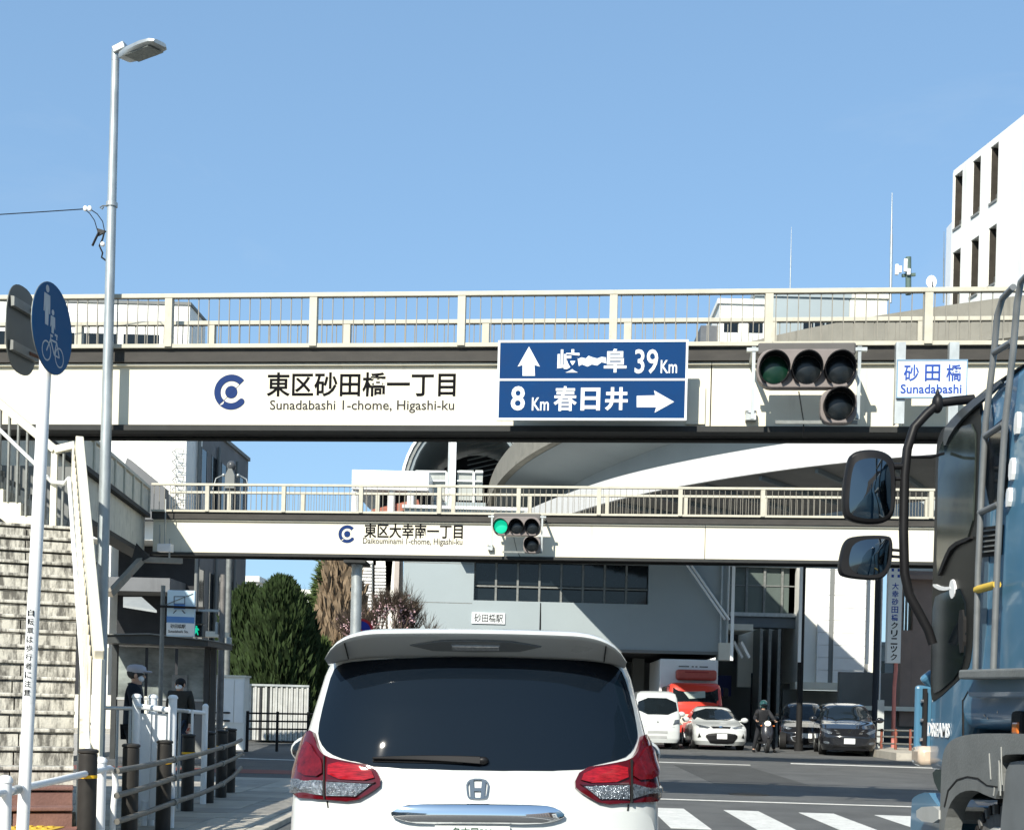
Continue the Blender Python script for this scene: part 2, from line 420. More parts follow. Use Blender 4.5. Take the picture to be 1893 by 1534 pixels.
# ================================================================== FOOTBRIDGES
K = .105
def LB(px, py, Y0, off=0.0):
    """picture point on the bridge's face (off towards the camera) -> (local x along the bridge, z)"""
    p = PB(px, py, Y0 - off * math.sqrt(1 + K * K), K)
    a = math.atan(K)
    d = Vector((math.cos(a), -math.sin(a), 0))
    return (p - Vector((0, Y0, 0))).dot(d), p.z
def footbridge(label, Y0, x0, x1, jogs, nposts_step=1.8, xs_post=0.0):
    b = T('footbridge', label, 'footbridge', (0, Y0, 0), -math.atan(K))
    W = 1.35
    zt, zg, zb = 5.60, 4.67, 4.60
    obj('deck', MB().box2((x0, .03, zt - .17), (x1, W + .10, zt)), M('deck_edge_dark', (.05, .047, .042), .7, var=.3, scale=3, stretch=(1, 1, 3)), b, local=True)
    obj('deck_edge_trim', MB().box2((x0, -.02, zt - .012), (x1, .027, zt + .035)), rail_m, b, local=True)
    cuts = [x0] + jogs + [x1]
    for i in range(len(cuts) - 1):
        obj('girder_panel', MB().box2((cuts[i] + .006, .12, zg), (cuts[i + 1] - .006, .17, zt - .175)), cream, b, local=True, bevel=.004)
        obj('girder_top_flange', MB().box2((cuts[i] + .004, .07, zt - .205), (cuts[i + 1] - .004, .118, zt - .18)), cream, b, local=True)
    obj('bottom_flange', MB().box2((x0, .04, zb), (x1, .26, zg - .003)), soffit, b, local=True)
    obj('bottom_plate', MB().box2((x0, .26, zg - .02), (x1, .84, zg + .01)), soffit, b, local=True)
    obj('rear_girder', MB().box2((x0, .84, zg), (x1, .89, zt - .175)), cream_dirty, b, local=True)
    x = x0 + .4
    while x < x1:
        obj('stiffener', MB().box2((x, .89, zg + .3), (x + .04, W, zt - .175)), soffit, b, local=True); x += 1.3
    obj('cable_conduit', MB().tube((x0, .6, zg - .06), (x1, .6, zg - .06), .03, 8), soffit, b, local=True, smooth=50)
    # two railings
    bal = None
    for si, yy in enumerate((.0, 1.12)):
        rl = obj('railing', MB().beam((x0, yy, 6.215), (x1, yy, 6.215), .075, .055), rail_m, b, local=True, bevel=.008)
        x = x0 + ((xs_post - x0) % nposts_step)
        if si: x += .12
        while x < x1:
            obj('post', MB().box2((x - .045, yy - .04, zt), (x + .045, yy + .04, 6.183)), rail_m, rl, local=True); x += nposts_step
        if bal is None:
            me = MB().box2((-.005, -.006, zt + .001), (.005, .006, 6.184))
            bal = bpy.data.meshes.new('baluster'); bal.from_pydata([tuple(v) for v in me.v], [], me.f); bal.materials.append(M('baluster_paint', (.24, .225, .185), .5, var=.15, scale=8))
        n = int((x1 - x0) / .128)
        for i in range(n):
            o = obj('baluster', bal, None, rl); o.location = (x0 + .06 + i * .128, yy, 0)
    return b
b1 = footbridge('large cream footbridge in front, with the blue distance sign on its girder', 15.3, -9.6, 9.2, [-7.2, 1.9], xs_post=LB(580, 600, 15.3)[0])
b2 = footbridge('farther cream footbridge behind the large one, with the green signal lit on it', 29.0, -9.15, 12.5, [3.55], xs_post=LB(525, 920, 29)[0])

def logo(parent, c, r):
    """blue ring open to the right, with a dot in it"""
    cx, cz = c; mb = MB(); n = 40
    a0, a1 = R(42), R(318); ro, ri = r, r * .62; w_ = (ro - ri) / 2; rm = (ro + ri) / 2
    o_, i_ = [], []
    for i in range(n + 1):
        a = a0 + (a1 - a0) * i / n
        o_.append(Vector((cx + ro * math.cos(a), .119, cz + ro * math.sin(a)))); i_.append(Vector((cx + ri * math.cos(a), .119, cz + ri * math.sin(a))))
    def cap(a, s_):
        c0 = Vector((cx + rm * math.cos(a), .119, cz + rm * math.sin(a)))
        return [c0 + Vector((math.cos(a + s_ * t) * w_, 0, math.sin(a + s_ * t) * w_)) for t in [math.pi * j / 8 for j in range(1, 8)]]
    ring = o_ + cap(a1, 1) + i_[::-1] + cap(a0 + math.pi, 1)
    from mathutils.geometry import tessellate_polygon
    tris = tessellate_polygon([[Vector((p.x, p.z, 0)) for p in ring]])
    mb.add(ring + [p - Vector((0, .004, 0)) for p in ring], [tuple(i + len(ring) for i in t) for t in tris] + [(i, (i + 1) % len(ring), (i + 1) % len(ring) + len(ring), i + len(ring)) for i in range(len(ring))])
    mb.disc((cx, .117, cz), r * .36, (0, 1, 0), 28, .004)
    obj('emblem', mb, navy, parent, local=True)
fb = lambda x, y, z: Vector((x, .119 + y, z))
def onb(par, Y0, s, px0, py0, px1, py1, mat, **kw):
    a = LB(px0, py1, Y0 + .12); c = LB(px1, py0, Y0 + .12)
    lettering(s, mat, par, fb, a, c, local=True, **kw)
l0 = LB(426, 725, 15.42); logo(b1, l0, .215)
onb(b1, 15.3, '東区砂田橋一丁目', 491, 688, 841, 733, ink, bold=.016)
onb(b1, 15.3, 'Sunadabashi 1-chome, Higashi-ku', 497, 740, 838, 763, inkgrey, bold=.006)
l0 = LB(641, 987, 29.12); logo(b2, l0, .205)
onb(b2, 29.0, '東区大幸南一丁目', 672, 969, 855, 994, ink, bold=.020)
onb(b2, 29.0, 'Daikouminami 1-chome, Higashi-ku', 670, 996, 854, 1008, inkgrey, bold=.008)
# little junction lamp brackets on the girder
for (px, py, Y0, bb) in ((1388, 768, 15.3, b1), (906, 1012, 29.0, b2)):
    x, z = LB(px, py, Y0)
    obj('junction_box', MB().box2((x - .06, -.0, z - .05), (x + .06, .118, z + .03)).tube((x, .05, z + .03), (x, .05, z + .06), .07, 10), galv, bb, local=True, smooth=40)
obj('blank_plate', MB().box2((LB(1266, 700, 15.3)[0] + .02, .09, LB(1, 778, 15.3)[1]), (LB(1305, 700, 15.3)[0], .118, LB(1290, 712, 15.3)[1])), cream, b1, local=True)

# blue distance sign, 0.35 m in front of the girder
def on_bridge(name, label, cat, Y0, off, px, py, **kw):
    p = PB(px, py, Y0 - off * math.sqrt(1 + K * K), K)
    t = T(name, label, cat, p, -math.atan(K), **kw)
    def loc(px, py, extra=0.0):
        q = PB(px, py, Y0 - (off + extra) * math.sqrt(1 + K * K), K) - p
        a = math.atan(K)
        return q.dot(Vector((math.cos(a), -math.sin(a), 0))), q.z
    return t, loc
t, lo = on_bridge('distance_sign', 'blue road sign with white arrows and distances 39 Km and 8 Km', 'road sign', 15.3, .35, 1095, 703)
x0, z1 = lo(925, 634); x1, z0 = lo(1265, 772)
z0 = lo(1095, 773)[1]; z1 = lo(1095, 633)[1]
obj('panel', MB().box2((x0, 0, z0), (x1, .03, z1)), signblue, t, local=True, bevel=.004)
obj('edge_frame', MB().box2((x0 - .025, -.006, z1), (x1 + .025, .036, z1 + .025)).box2((x0 - .025, -.006, z0 - .025), (x1 + .025, .036, z0)).box2((x0 - .025, -.006, z0), (x0, .036, z1)).box2((x1, -.006, z0), (x1 + .025, .036, z1)), signwhite, t, local=True)
zm = lo(1095, 702)[1]
obj('divider', MB().box2((x0, -.004, zm - .012), (x1, -.001, zm + .012)), signwhite, t, local=True)
obj('bracket', MB().box2((-.6, .033, z0 + .1), (-.5, .36, z0 + .16)).box2((.5, .033, z0 + .1), (.6, .36, z0 + .16)).box2((-.6, .033, z1 - .3), (-.5, .36, z1 - .24)).box2((.5, .033, z1 - .3), (.6, .36, z1 - .24)), galv_dark, t, local=True)
fs = lambda x, y, z: Vector((x, -.001 + y, z))
def onsign(s, px0, py0, px1, py1, mat=signwhite, **kw):
    a = lo(px0, py1); c = lo(px1, py0)
    lettering(s, mat, t, fs, a, c, local=True, **kw)
onsign('岐', 1030, 646, 1073, 689, bold=.022)
onsign('阜', 1116, 645, 1159, 689, bold=.022)
onsign('39', 1173, 646, 1217, 691, bold=.012)
onsign('Km', 1221, 666, 1252, 690, bold=.012)
onsign('8', 944, 714, 971, 759, bold=.02)
onsign('Km', 983, 735, 1015, 759, bold=.012)
onsign('春', 1023, 714, 1067, 760, bold=.018)
onsign('日', 1073, 717, 1110, 759, bold=.03)
onsign('井', 1118, 716, 1161, 759, bold=.03)
# paint smear between the two characters of the upper line
sm = [lo(*q) for q in ((1068, 664), (1075, 661), (1083, 663), (1088, 658), (1096, 661), (1104, 663), (1112, 660), (1120, 661), (1121, 672), (1112, 670), (1104, 676), (1094, 674), (1086, 678), (1076, 674), (1070, 677))]
obj('paint_smear', MB().prism([Vector((a, -.001, b)) for a, b in sm], (0, -.003, 0)), signwhite, t, local=True)
def arrow(pts):
    q = [lo(*p) for p in pts]
    obj('arrow', MB().prism([Vector((a, -.001, b)) for a, b in q], (0, -.003, 0)), signwhite, t, local=True)
arrow([(978, 641), (998, 678), (988, 675), (989, 695), (966, 695), (966, 675), (957, 678)])
arrow([(1246, 743), (1210, 763), (1213, 753), (1177, 753), (1177, 732), (1211, 731), (1209, 722)])

# white place-name sign
t, lo = on_bridge('place_name_sign', 'small white place name sign with blue lettering at the right end of the large footbridge', 'road sign', 15.3, .42, 1723, 700)
x0, z1 = lo(1658, 665); x1 = lo(1789, 665)[0]; z0 = lo(1658, 736)[1]
obj('panel', MB().box2((x0, 0, z0), (x1, .025, z1)), M('sign_pale_blue', (.60, .68, .74), .4, var=.04), t, local=True, bevel=.006)
fr = .012
obj('edge_frame', MB().box2((x0, -.006, z1 - fr), (x1, -.001, z1)).box2((x0, -.006, z0), (x1, -.001, z0 + fr)).box2((x0, -.006, z0 + fr), (x0 + fr, -.001, z1 - fr)).box2((x1 - fr, -.006, z0 + fr), (x1, -.001, z1 - fr)), M('sign_frame_blue', (.18, .30, .42), .4), t, local=True)
W_, H_ = x1 - x0, z1 - z0
signink = M('sign_ink_blue', (.015, .06, .33), .4)
for s, fx in (('砂', .10), ('田', .40), ('橋', .70)):
    lettering(s, signink, t, fs, (x0 + W_ * fx, z0 + H_ * .44), (x0 + W_ * (fx + .215), z0 + H_ * .87), local=True, bold=.012)
lettering('Sunadabashi', signink, t, fs, (x0 + W_ * .06, z0 + H_ * .12), (x0 + W_ * .92, z0 + H_ * .36), local=True, bold=.014)
for px in (1668, 1767):
    xx = lo(px, 700)[0]
    za, zb_ = lo(px, 631)[1], lo(px, 782)[1]
    obj('support_channel', MB().box2((xx - .055, .03, zb_), (xx + .02, .045, za)).box2((xx + .02, .03, zb_), (xx + .035, .14, za)).box2((xx - .07, .03, zb_), (xx - .055, .14, za)), galv, t, local=True)
    obj('bracket_arm', MB().box2((xx - .03, .14, za - .12), (xx + .02, .33, za - .06)), galv_dark, t, local=True)

# traffic signals
def signal(label, Y0, off, s, px, py, lit):
    t, lo = on_bridge('traffic_signal', label, 'traffic signal', Y0, off, px, py)
    L_ = .37 * s                                   # lamp pitch
    # casing of three lamps with rounded ends
    def shell(cx, cz, wd, h, y0, y1, r):
        pts = []
        for (sx, sz, a0) in ((1, 1, 0), (-1, 1, 90), (-1, -1, 180), (1, -1, 270)):
            for k_ in range(6):
                a = R(a0 + 18 * k_)
                pts.append(Vector((cx + sx * (wd / 2 - r) + r * math.cos(a), y0, cz + sz * (h / 2 - r) + r * math.sin(a))))
        return pts
    obj('casing', MB().prism(shell(0, .02, 3.05 * L_, 1.2 * L_, .0, .15, .17 * s), (0, .15, 0)), case_m, t, local=True, bevel=.012)
    obj('back_hood', MB().box2((-1.5 * L_, .03, .5 * L_), (1.5 * L_, .20, .5 * L_ + .14 * s)), M('signal_hood_dark', (.10, .095, .09), .5), t, local=True, bevel=.02)
    obj('casing', MB().prism(shell(L_ * 1.0, -1.12 * L_, 1.1 * L_, 1.05 * L_, .0, .15, .12 * s), (0, .14, 0)), case_m, t, local=True, bevel=.012)
    for i, (cx, cz) in enumerate(((-L_, 0), (0, 0), (L_, 0), (L_, -1.12 * L_))):
        mat = greenlight if (i == 0 and lit) else (greendark if i == 0 else lensdark)
        mb = MB(); n = 28; rings = []
        for r_, yy in ((.158 * s, -.012), (.12 * s, -.03), (.06 * s, -.04), (.005, -.043)):
            rings.append([Vector((cx + r_ * math.cos(2 * math.pi * j / n), yy, cz + r_ * math.sin(2 * math.pi * j / n))) for j in range(n)])
        mb.loft(rings)
        obj('lens', mb, mat, t, local=True, smooth=60)
        # visor: most of a ring, longer on top
        mb = MB(); ro, ri = .178 * s, .166 * s; inn, ou, inf, ouf = [], [], [], []
        for j in range(27):
            a = R(-60 + 300 * j / 26)
            dep = .05 + .17 * max(0, (math.sin(a) + .9) / 1.9)
            for lst, rr, yy in ((inn, ri, 0), (ou, ro, 0), (ouf, ro, -dep * s), (inf, ri, -dep * s)):
                lst.append(Vector((cx + rr * math.cos(a), yy, cz + rr * math.sin(a))))
        o = len(mb.v)
        mb.loft([[inn[j], ou[j], ouf[j], inf[j]] for j in range(27)])
        obj('visor', mb, blackp, t, local=True, smooth=60)
    # arms back to the deck edge
    for sx in (-1.62 * L_, 1.62 * L_):
        obj('support_arm', MB().box2((sx - .018, .05, -.55 * s), (sx + .018, .08, .29 * s)).box2((sx - .022, .05, .25 * s), (sx + .022, off + .1, .29 * s)).box2((sx - .08, .04, .23 * s), (sx + .08, .1, .27 * s)), galv, t, local=True)
    obj('support_arm', MB().box2((-.9 * L_, .08, -.60 * s), (1.62 * L_, .11, -.56 * s)).box2((1.55 * L_, .05, -1.45 * L_), (1.62 * L_, .08, -.55 * s)), galv_dark, t, local=True)
    obj('cable', MB().path([(-.2 * L_, .1, -.6 * L_), (-.12 * L_, .12, -1.0 * L_), (0, .2, -1.5 * L_), (.1 * L_, off, -1.75 * L_)], .007, 6), blackp, t, local=True)
    return t
signal('unlit traffic signal of four dark lamps on the large footbridge', 15.3, .62, .965, 1491, 684, False)
signal('traffic signal with its green lamp lit on the farther footbridge', 29.0, .62, .93, 955, 974, True)
# column and bracket carrying the farther bridge
p = P(657, 1180, 30.0)
t = T('bridge_column', 'grey round steel column under the farther footbridge, beside the no parking sign', 'column', (p.x, 30.0, 0))
obj('shaft', MB().tube((p.x, 30, .12), (p.x + .0, 30, 4.5), .125, 20), galv, t, smooth=50)
obj('head_plate', MB().box((p.x, 30, 4.515), (.5, .9, .06)), soffit, t)
obj('base_plate', MB().box((p.x, 30, .09), (.5, .5, .06)), galv_dark, t)
# side walkway towards the camera on the left
WA, WBp = Vector((-9.25, 30.4, 0)), Vector((-7.75, 17.3, 0))
t = T('side_walkway', 'side walkway deck running back along the street from the farther footbridge, in shade', 'footbridge', (-9.3, 29, 0))
d = (WBp - WA).normalized(); nrm = Vector((-d.y, d.x, 0))
if nrm.x < 0: nrm = -nrm
sw = lambda a, s, z: WA + d * a + nrm * s + Vector((0, 0, z))
LN = (WBp - WA).length
greycream = cream_dirty
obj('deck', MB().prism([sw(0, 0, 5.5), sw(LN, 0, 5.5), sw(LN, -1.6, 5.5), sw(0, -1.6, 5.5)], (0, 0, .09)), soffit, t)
for i in range(8):
    obj('girder_panel', MB().prism([sw(LN * i / 8 + .01, -.12, 4.67), sw(LN * (i + 1) / 8 - .01, -.12, 4.67), sw(LN * (i + 1) / 8 - .01, -.16, 4.67), sw(LN * i / 8 + .01, -.16, 4.67)], (0, 0, .82)), greycream, t)
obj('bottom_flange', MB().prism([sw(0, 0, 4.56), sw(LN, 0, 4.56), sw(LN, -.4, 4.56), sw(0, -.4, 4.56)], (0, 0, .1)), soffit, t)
obj('top_rail', MB().beam(sw(0, -.05, 6.2), sw(LN, -.05, 6.2), .08, .07), rail_m, t)
nn = 14
for i in range(nn):
    obj('side_panel', MB().beam(sw(LN * i / nn + .03, -.06, 5.88), sw(LN * (i + 1) / nn - .03, -.06, 5.88), .02, .50), cream_dirty, t)
    obj('post', MB().box(sw(LN * i / nn, -.05, 5.89), (.07, .07, .56)), rail_m, t)
# strut bracket below
a, b_, c_ = P(203, 1098, 27.5), P(262, 1034, 28.6), P(336, 1037, 29.2)
t = T('bridge_bracket', 'bent brown steel strut bracing the farther footbridge above the shelter', 'bracket', a)
obj('diagonal_strut', MB().beam(a, b_, .12, .14), M('strut_beige', (.28, .25, .20), .6, var=.2, scale=6, dirt=((.25, .07, .02), .2, 6, (1, 1, 1))), t)
obj('horizontal_strut', MB().beam(b_, c_, .12, .12), MATS['strut_beige'], t)
obj('corner_plate', MB().prism([b_ + Vector((-.25, -.08, -.2)), b_ + Vector((.2, -.08, .05)), b_ + Vector((-.1, -.08, .35))], (0, .02, 0)), soffit, t)
# speaker/camera box on girder left of farther bridge
x, z = LB(303, 1002, 28.8)
t, lo = on_bridge('control_box', 'small white metal box on brackets at the left end of the farther footbridge', 'box', 29.0, .28, 303, 1003)
obj('box', MB().box2((-.16, 0, -.2), (.16, .2, -.02)), white, t, local=True, bevel=.01)
obj('bracket', MB().box2((-.14, .05, -.02), (-.11, .08, .42)).box2((.0, .02, -.02), (.02, .05, 1.0)).box2((.1, .05, -.35), (.13, .08, .1)), galv, t, local=True)

# ================================================================== STAIRS on the left
S0 = Vector((-3.78, 10.55, .30)); SD = Vector((-.34, .94, 0)).normalized(); SL = Vector((-SD.y, SD.x, 0))     # SL points to the left
stairs = T('footbridge_stairs', 'stained concrete stairs climbing to the large footbridge at the left edge', 'stairs', (-5, 11, 0))
RISE, RUN, NST = .152, .218, 19
def stp(k_, side, z=0.0, back=0.0): return S0 + SD * (k_ * RUN + back) + SL * side + Vector((0, 0, z))
step_m = M('step_concrete_stained', (.56, .54, .47), .85, var=.2, scale=3, bump=.3, dirt=((.014, .012, .010), .72, 4.0, (3.6, 3.6, .8)))
step_red = M('step_red_brick', (.20, .11, .09), .85, var=.25, scale=6, bump=.3)
WST = 3.0
for k_ in range(NST):
    zb = RISE * k_
    nb = 5
    m = step_red if k_ < 2 else step_m
    edges = [0] + sorted([.5 + i * .62 + rnd.uniform(-.05, .05) for i in range(4)]) + [WST]
    for i in range(len(edges) - 1):
        a0, a1 = edges[i] + .006, edges[i + 1] - .006
        jit = rnd.uniform(0, .006)
        obj('step', MB().prism([stp(k_, a0, zb - .1, -jit), stp(k_, a1, zb - .1, -jit), stp(k_, a1, zb - .1, RUN + .06), stp(k_, a0, zb - .1, RUN + .06)], (0, 0, .1 + RISE - .048)), m, stairs)
    obj('tread', MB().prism([stp(k_, 0, zb + RISE - .032, -.03), stp(k_, WST, zb + RISE - .032, -.03), stp(k_, WST, zb + RISE - .032, RUN - .03), stp(k_, 0, zb + RISE - .032, RUN - .03)], (0, 0, .032)), m, stairs, bevel=.008)
ztop = S0.z + RISE * NST
# landing slab
TD = SD * (NST * RUN)
land = [S0 + TD + SL * 0, S0 + TD + SL * WST, S0 + TD + SL * WST + SD * 1.0, S0 + TD + SD * 1.0]
obj('landing', MB().prism([Vector((p.x, p.y, ztop - .16)) for p in land], (0, 0, .155)), cream, stairs)
# solid wall plus broad sloping cap on the right of the lower flight
wl = MB().prism([stp(-.5, -.04, -.25), stp(NST, -.04, -.25 + 0), stp(NST, -.04, RISE * NST + .10), stp(-.5, -.04, .05)], -SL * .05)
obj('side_wall', wl, cream_dirty, stairs)
A = P(147, 818, 14.75); Bq = P(183, 1216, 11.25)
obj('sloping_cap_beam', MB().beam(A, Bq, .085, .16), cream, stairs, bevel=.01)
Pb = P(183, 1218, 11.25)
obj('newel_post', MB().beam((Pb.x, Pb.y, .05), (Pb.x, Pb.y, Pb.z), .085, .085, up=(0, 1, 0)), cream, stairs, bevel=.008)
# lattice of panel posts between the cap beam and the wall (seen edge on)
for i in range(26):
    f_ = (i + .5) / 26
    q = Bq.lerp(A, f_)
    obj('panel_post', MB().box((q.x - .07, q.y, q.z - .52), (.022, .022, .98)), cream_dirty, stairs)
# white handrail pipe
H0, H1 = P(165, 1412, 11.0), P(128, 884, 14.6)
obj('handrail', MB().path([H0, H0.lerp(H1, .33), H0.lerp(H1, .66), H1, P(120, 893, 14.7), P(96, 891, 14.8), P(85, 880, 14.75)], .024, 10), white, stairs, smooth=60)
for f_ in (.12, .36, .6, .85):
    q = H0.lerp(H1, f_)
    obj('handrail_bracket', MB().tube(q, q + Vector((.09, .02, -.07)), .010, 6), galv_dark, stairs)
# upper flight: climbs to the left, its zigzag string faces the street
ux, uz = .205, .150
Yu = 14.85
st_pts = []
b0 = P(100, 1000, Yu)
n_u = 13
bot, topz = [], []
pts_t = [Vector((b0.x + .36, Yu, b0.z - .05))]
x, z = b0.x + .02, b0.z - .02
pts_t = [Vector((b0.x + .45, Yu, z)), Vector((x, Yu, z))]
for i in range(n_u):
    z += uz; pts_t.append(Vector((x, Yu, z))); x -= ux; pts_t.append(Vector((x, Yu, z)))
pts_b = [p_ + Vector((-.0, 0, -.19)) for p_ in (Vector((b0.x + .45, Yu, b0.z - .0)), Vector((b0.x - .05, Yu, b0.z - .0)))]
low = [Vector((b0.x + .45, Yu, b0.z - .17)), Vector((b0.x - .05, Yu, b0.z - .17)), Vector((x, Yu, z - .40))]
zz = MB()
for i in range(1, len(pts_t) - 1):
    a_, c_ = pts_t[i], pts_t[i + 1]
    if abs(a_.x - c_.x) > .01:
        xa, xb = a_.x, c_.x
        lz = lambda xx: (b0.z - .17) + max(0, (b0.x - .05 - xx)) / ux * uz
        zz.prism([Vector((xa, Yu, a_.z)), Vector((xb, Yu, a_.z)), Vector((xb, Yu, lz(xb))), Vector((xa, Yu, lz(xa)))], (0, .05, 0))
zz.box2((b0.x + .45, Yu, b0.z - .17), (b0.x + .02, Yu + .05, b0.z - .02))
obj('zigzag_string', zz, cream, stairs)
us = MB()
for i in range(n_u):
    xx = b0.x + .02 - ux * i
    obj('step', MB().box2((xx, Yu + .06, b0.z - .02 + uz * i - .06), (xx - ux - .03, Yu + 1.5, b0.z - .02 + uz * (i + 1))), step_m, stairs)
# upper railing
ra, rb = P(103, 832, Yu), P(-160, 612, Yu)
rl = obj('upper_railing', MB().beam(ra, rb, .09, .09).beam(ra, P(141, 823, Yu - .02), .09, .085), cream, stairs, bevel=.008)
rp_a, rp_b = P(66, 850, Yu - .06), P(-160, 650, Yu - .06)
obj('handrail', MB().path([P(86, 884, Yu - .06), P(80, 872, Yu - .06), P(-160, 640, Yu - .06)], .022, 8), white, stairs, smooth=60)
for i in range(30):
    xx = b0.x + .30 - i * .105
    zt_ = ra.z + (xx - ra.x) * (rb.z - ra.z) / (rb.x - ra.x) if xx < ra.x else ra.z + .02
    kk = max(0, math.ceil((b0.x + .02 - xx) / ux))
    zb_ = b0.z - .02 + uz * kk
    big = i % 9 == 3
    obj('post' if big else 'baluster', MB().box2((xx - (.035 if big else .010), Yu - .02, zb_), (xx + (.035 if big else .010), Yu + .02, zt_ - .03)), cream if big else galv_dark, rl)
# grey wall panels behind the landing
obj('back_panel', MB().box2((-6.0, Yu + 1.55, b0.z - .2), (b0.x - 3.2, Yu + 1.6, b0.z + 1.12)), greywall, stairs)
# sidewall mass under stairs
obj('base_block', MB().prism([stp(0, WST, -.3), stp(0, 0, -.3), stp(NST, 0, -.3), stp(NST, WST, -.3)], (0, 0, .1)), concrete, stairs)
# plinth with red edge and yellow tactile strip
structure('stair_apron', MB().box2((-9, 8.0, .0), (-3.68, 10.60, .29)), redpave)
ts = MB()
for i in range(30):
    for j in range(2):
        ts.disc((-3.9 - i * .085, 10.28 + j * .12, .302), .028, (0, 0, 1), 8, .012)
tp = T('tactile_strip', 'strip of yellow tactile paving at the foot of the stained stairs', 'tactile paving', (-5, 10.3, .29))
obj('tile', MB().box2((-6.6, 10.2, .291), (-3.82, 10.48, .298)), yellowp, tp)
obj('studs', ts, yellowp, tp, kind='stuff')

# ================================================================== VEHICLES
def dep(t, n):
    t = min(1.0, abs(t)); return 1 - (1 - t ** n) ** (1 / n)
class Body:
    """car body as a stack of level outlines: tab rows are (z, half width, y of rear, y of front); the car faces +y"""
    def __init__(s, tab, Dr=.35, nr=3.5, Df=.45, nf=3.0, bow=.03):
        s.tab, s.Dr, s.nr, s.Df, s.nf, s.bow = tab, Dr, nr, Df, nf, bow
    def at(s, z):
        t = s.tab
        if z <= t[0][0]: return t[0][1:]
        for a, b in zip(t, t[1:]):
            if z <= b[0]:
                f = (z - a[0]) / (b[0] - a[0]); return [a[i] + (b[i] - a[i]) * f for i in (1, 2, 3)]
        return t[-1][1:]
    def rear(s, x, z):
        w_, yr, yf = s.at(z); t = x / w_
        return Vector((x, yr + s.bow * t * t + s.Dr * dep(t, s.nr), z))
    def front(s, x, z):
        w_, yr, yf = s.at(z); t = x / w_
        return Vector((x, yf - s.bow * t * t - s.Df * dep(t, s.nf), z))
    def side(s, y, z, sg):
        w_, yr, yf = s.at(z)
        a, b = yr + s.bow + s.Dr, yf - s.bow - s.Df; x = w_
        def inv(q, D, n): q = min(1, max(0, q / D)); return (1 - (1 - q) ** n) ** (1 / n)
        if y < a: x = w_ * inv(y - yr, s.Dr + s.bow, s.nr)
        elif y > b: x = w_ * inv(yf - y, s.Df + s.bow, s.nf)
        return Vector((sg * x, y, z))
    def mesh(s, dz=.03):
        zs = [s.tab[0][0]]
        for a, b in zip(s.tab, s.tab[1:]):
            k = max(1, int(math.ceil((b[0] - a[0]) / dz)))
            zs += [a[0] + (b[0] - a[0]) * i / k for i in range(1, k + 1)]
        T_ = [-1, -.997, -.985, -.96, -.92, -.86, -.78, -.65, -.45, -.22, 0, .22, .45, .65, .78, .86, .92, .96, .985, .997, 1]
        rings = []
        for z in zs:
            w_, yr, yf = s.at(z)
            ring = [s.rear(t * w_, z) for t in T_]
            a, b = ring[-1].y, s.front(w_, z).y
            ring += [Vector((w_, a + (b - a) * i / 8, z)) for i in range(1, 8)]
            ring += [s.front(t * w_, z) for t in T_[::-1]]
            ring += [Vector((-w_, b + (a - b) * i / 8, z)) for i in range(1, 8)]
            rings.append(ring)
        return MB().loft(rings)
def wheel(parent, x, y, r, wd, sg, rimmat):
    tyre = obj('wheel', MB().tube((x - sg * wd / 2, y, r), (x + sg * wd / 2, y, r), r, 28), rubber, parent, local=True, bevel=.02)
    rim = MB().tube((x + sg * (wd / 2 - .01), y, r), (x + sg * (wd / 2 + .012), y, r), r * .64, 24)
    obj('rim', rim, rimmat, tyre, local=True, bevel=.006)
    sp = MB()
    for i in range(5):
        a = 2 * math.pi * i / 5
        sp.beam((x + sg * (wd / 2 + .016), y, r), (x + sg * (wd / 2 + .016), y + math.cos(a) * r * .6, r + math.sin(a) * r * .6), .012, .06 * r / .3, up=(1, 0, 0))
    obj('spokes', sp, silver, tyre, local=True)
def arch(B, parent, y, r, zc):
    for sg in (-1, 1):
        pts = [(y + sg * 0 + (r + .05) * math.cos(R(a)), zc + (r + .05) * math.sin(R(a))) for a in range(-20, 201, 11)]
        if sg < 0: pts = pts[::-1]
        obj('wheel_arch', patch(pts, lambda a, z: B.side(a, z, sg), off=.004 * 1, grid=.2), blackp, parent, local=True)
def kanji_plate(parent, fn, c, wd, h, mat, top, num, inkm):
    """number plate: a plate with its two lines of figures, on plane fn(x, y_out, z)"""
    mb = MB(); q = [fn(c[0] + a * wd / 2, 0, c[1] + b * h / 2) for a, b in ((-1, -1), (1, -1), (1, 1), (-1, 1))]
    q2 = [fn(c[0] + a * wd / 2, -.012, c[1] + b * h / 2) for a, b in ((-1, -1), (1, -1), (1, 1), (-1, 1))]
    mb.loft([q, q2]); pl = obj('number_plate', mb, mat, parent, local=True)
    if top: lettering(top, inkm, pl, lambda x, y, z: fn(x, -.0125 + y, z), (c[0] - wd * .27, c[1] + h * .20), (c[0] + wd * .27, c[1] + h * .46), local=True, depth=.003)
    if num: lettering(num, inkm, pl, lambda x, y, z: fn(x, -.0125 + y, z), (c[0] - wd * .4, c[1] - h * .38), (c[0] + wd * .4, c[1] + h * .10), local=True, depth=.003, bold=.01)
    return pl

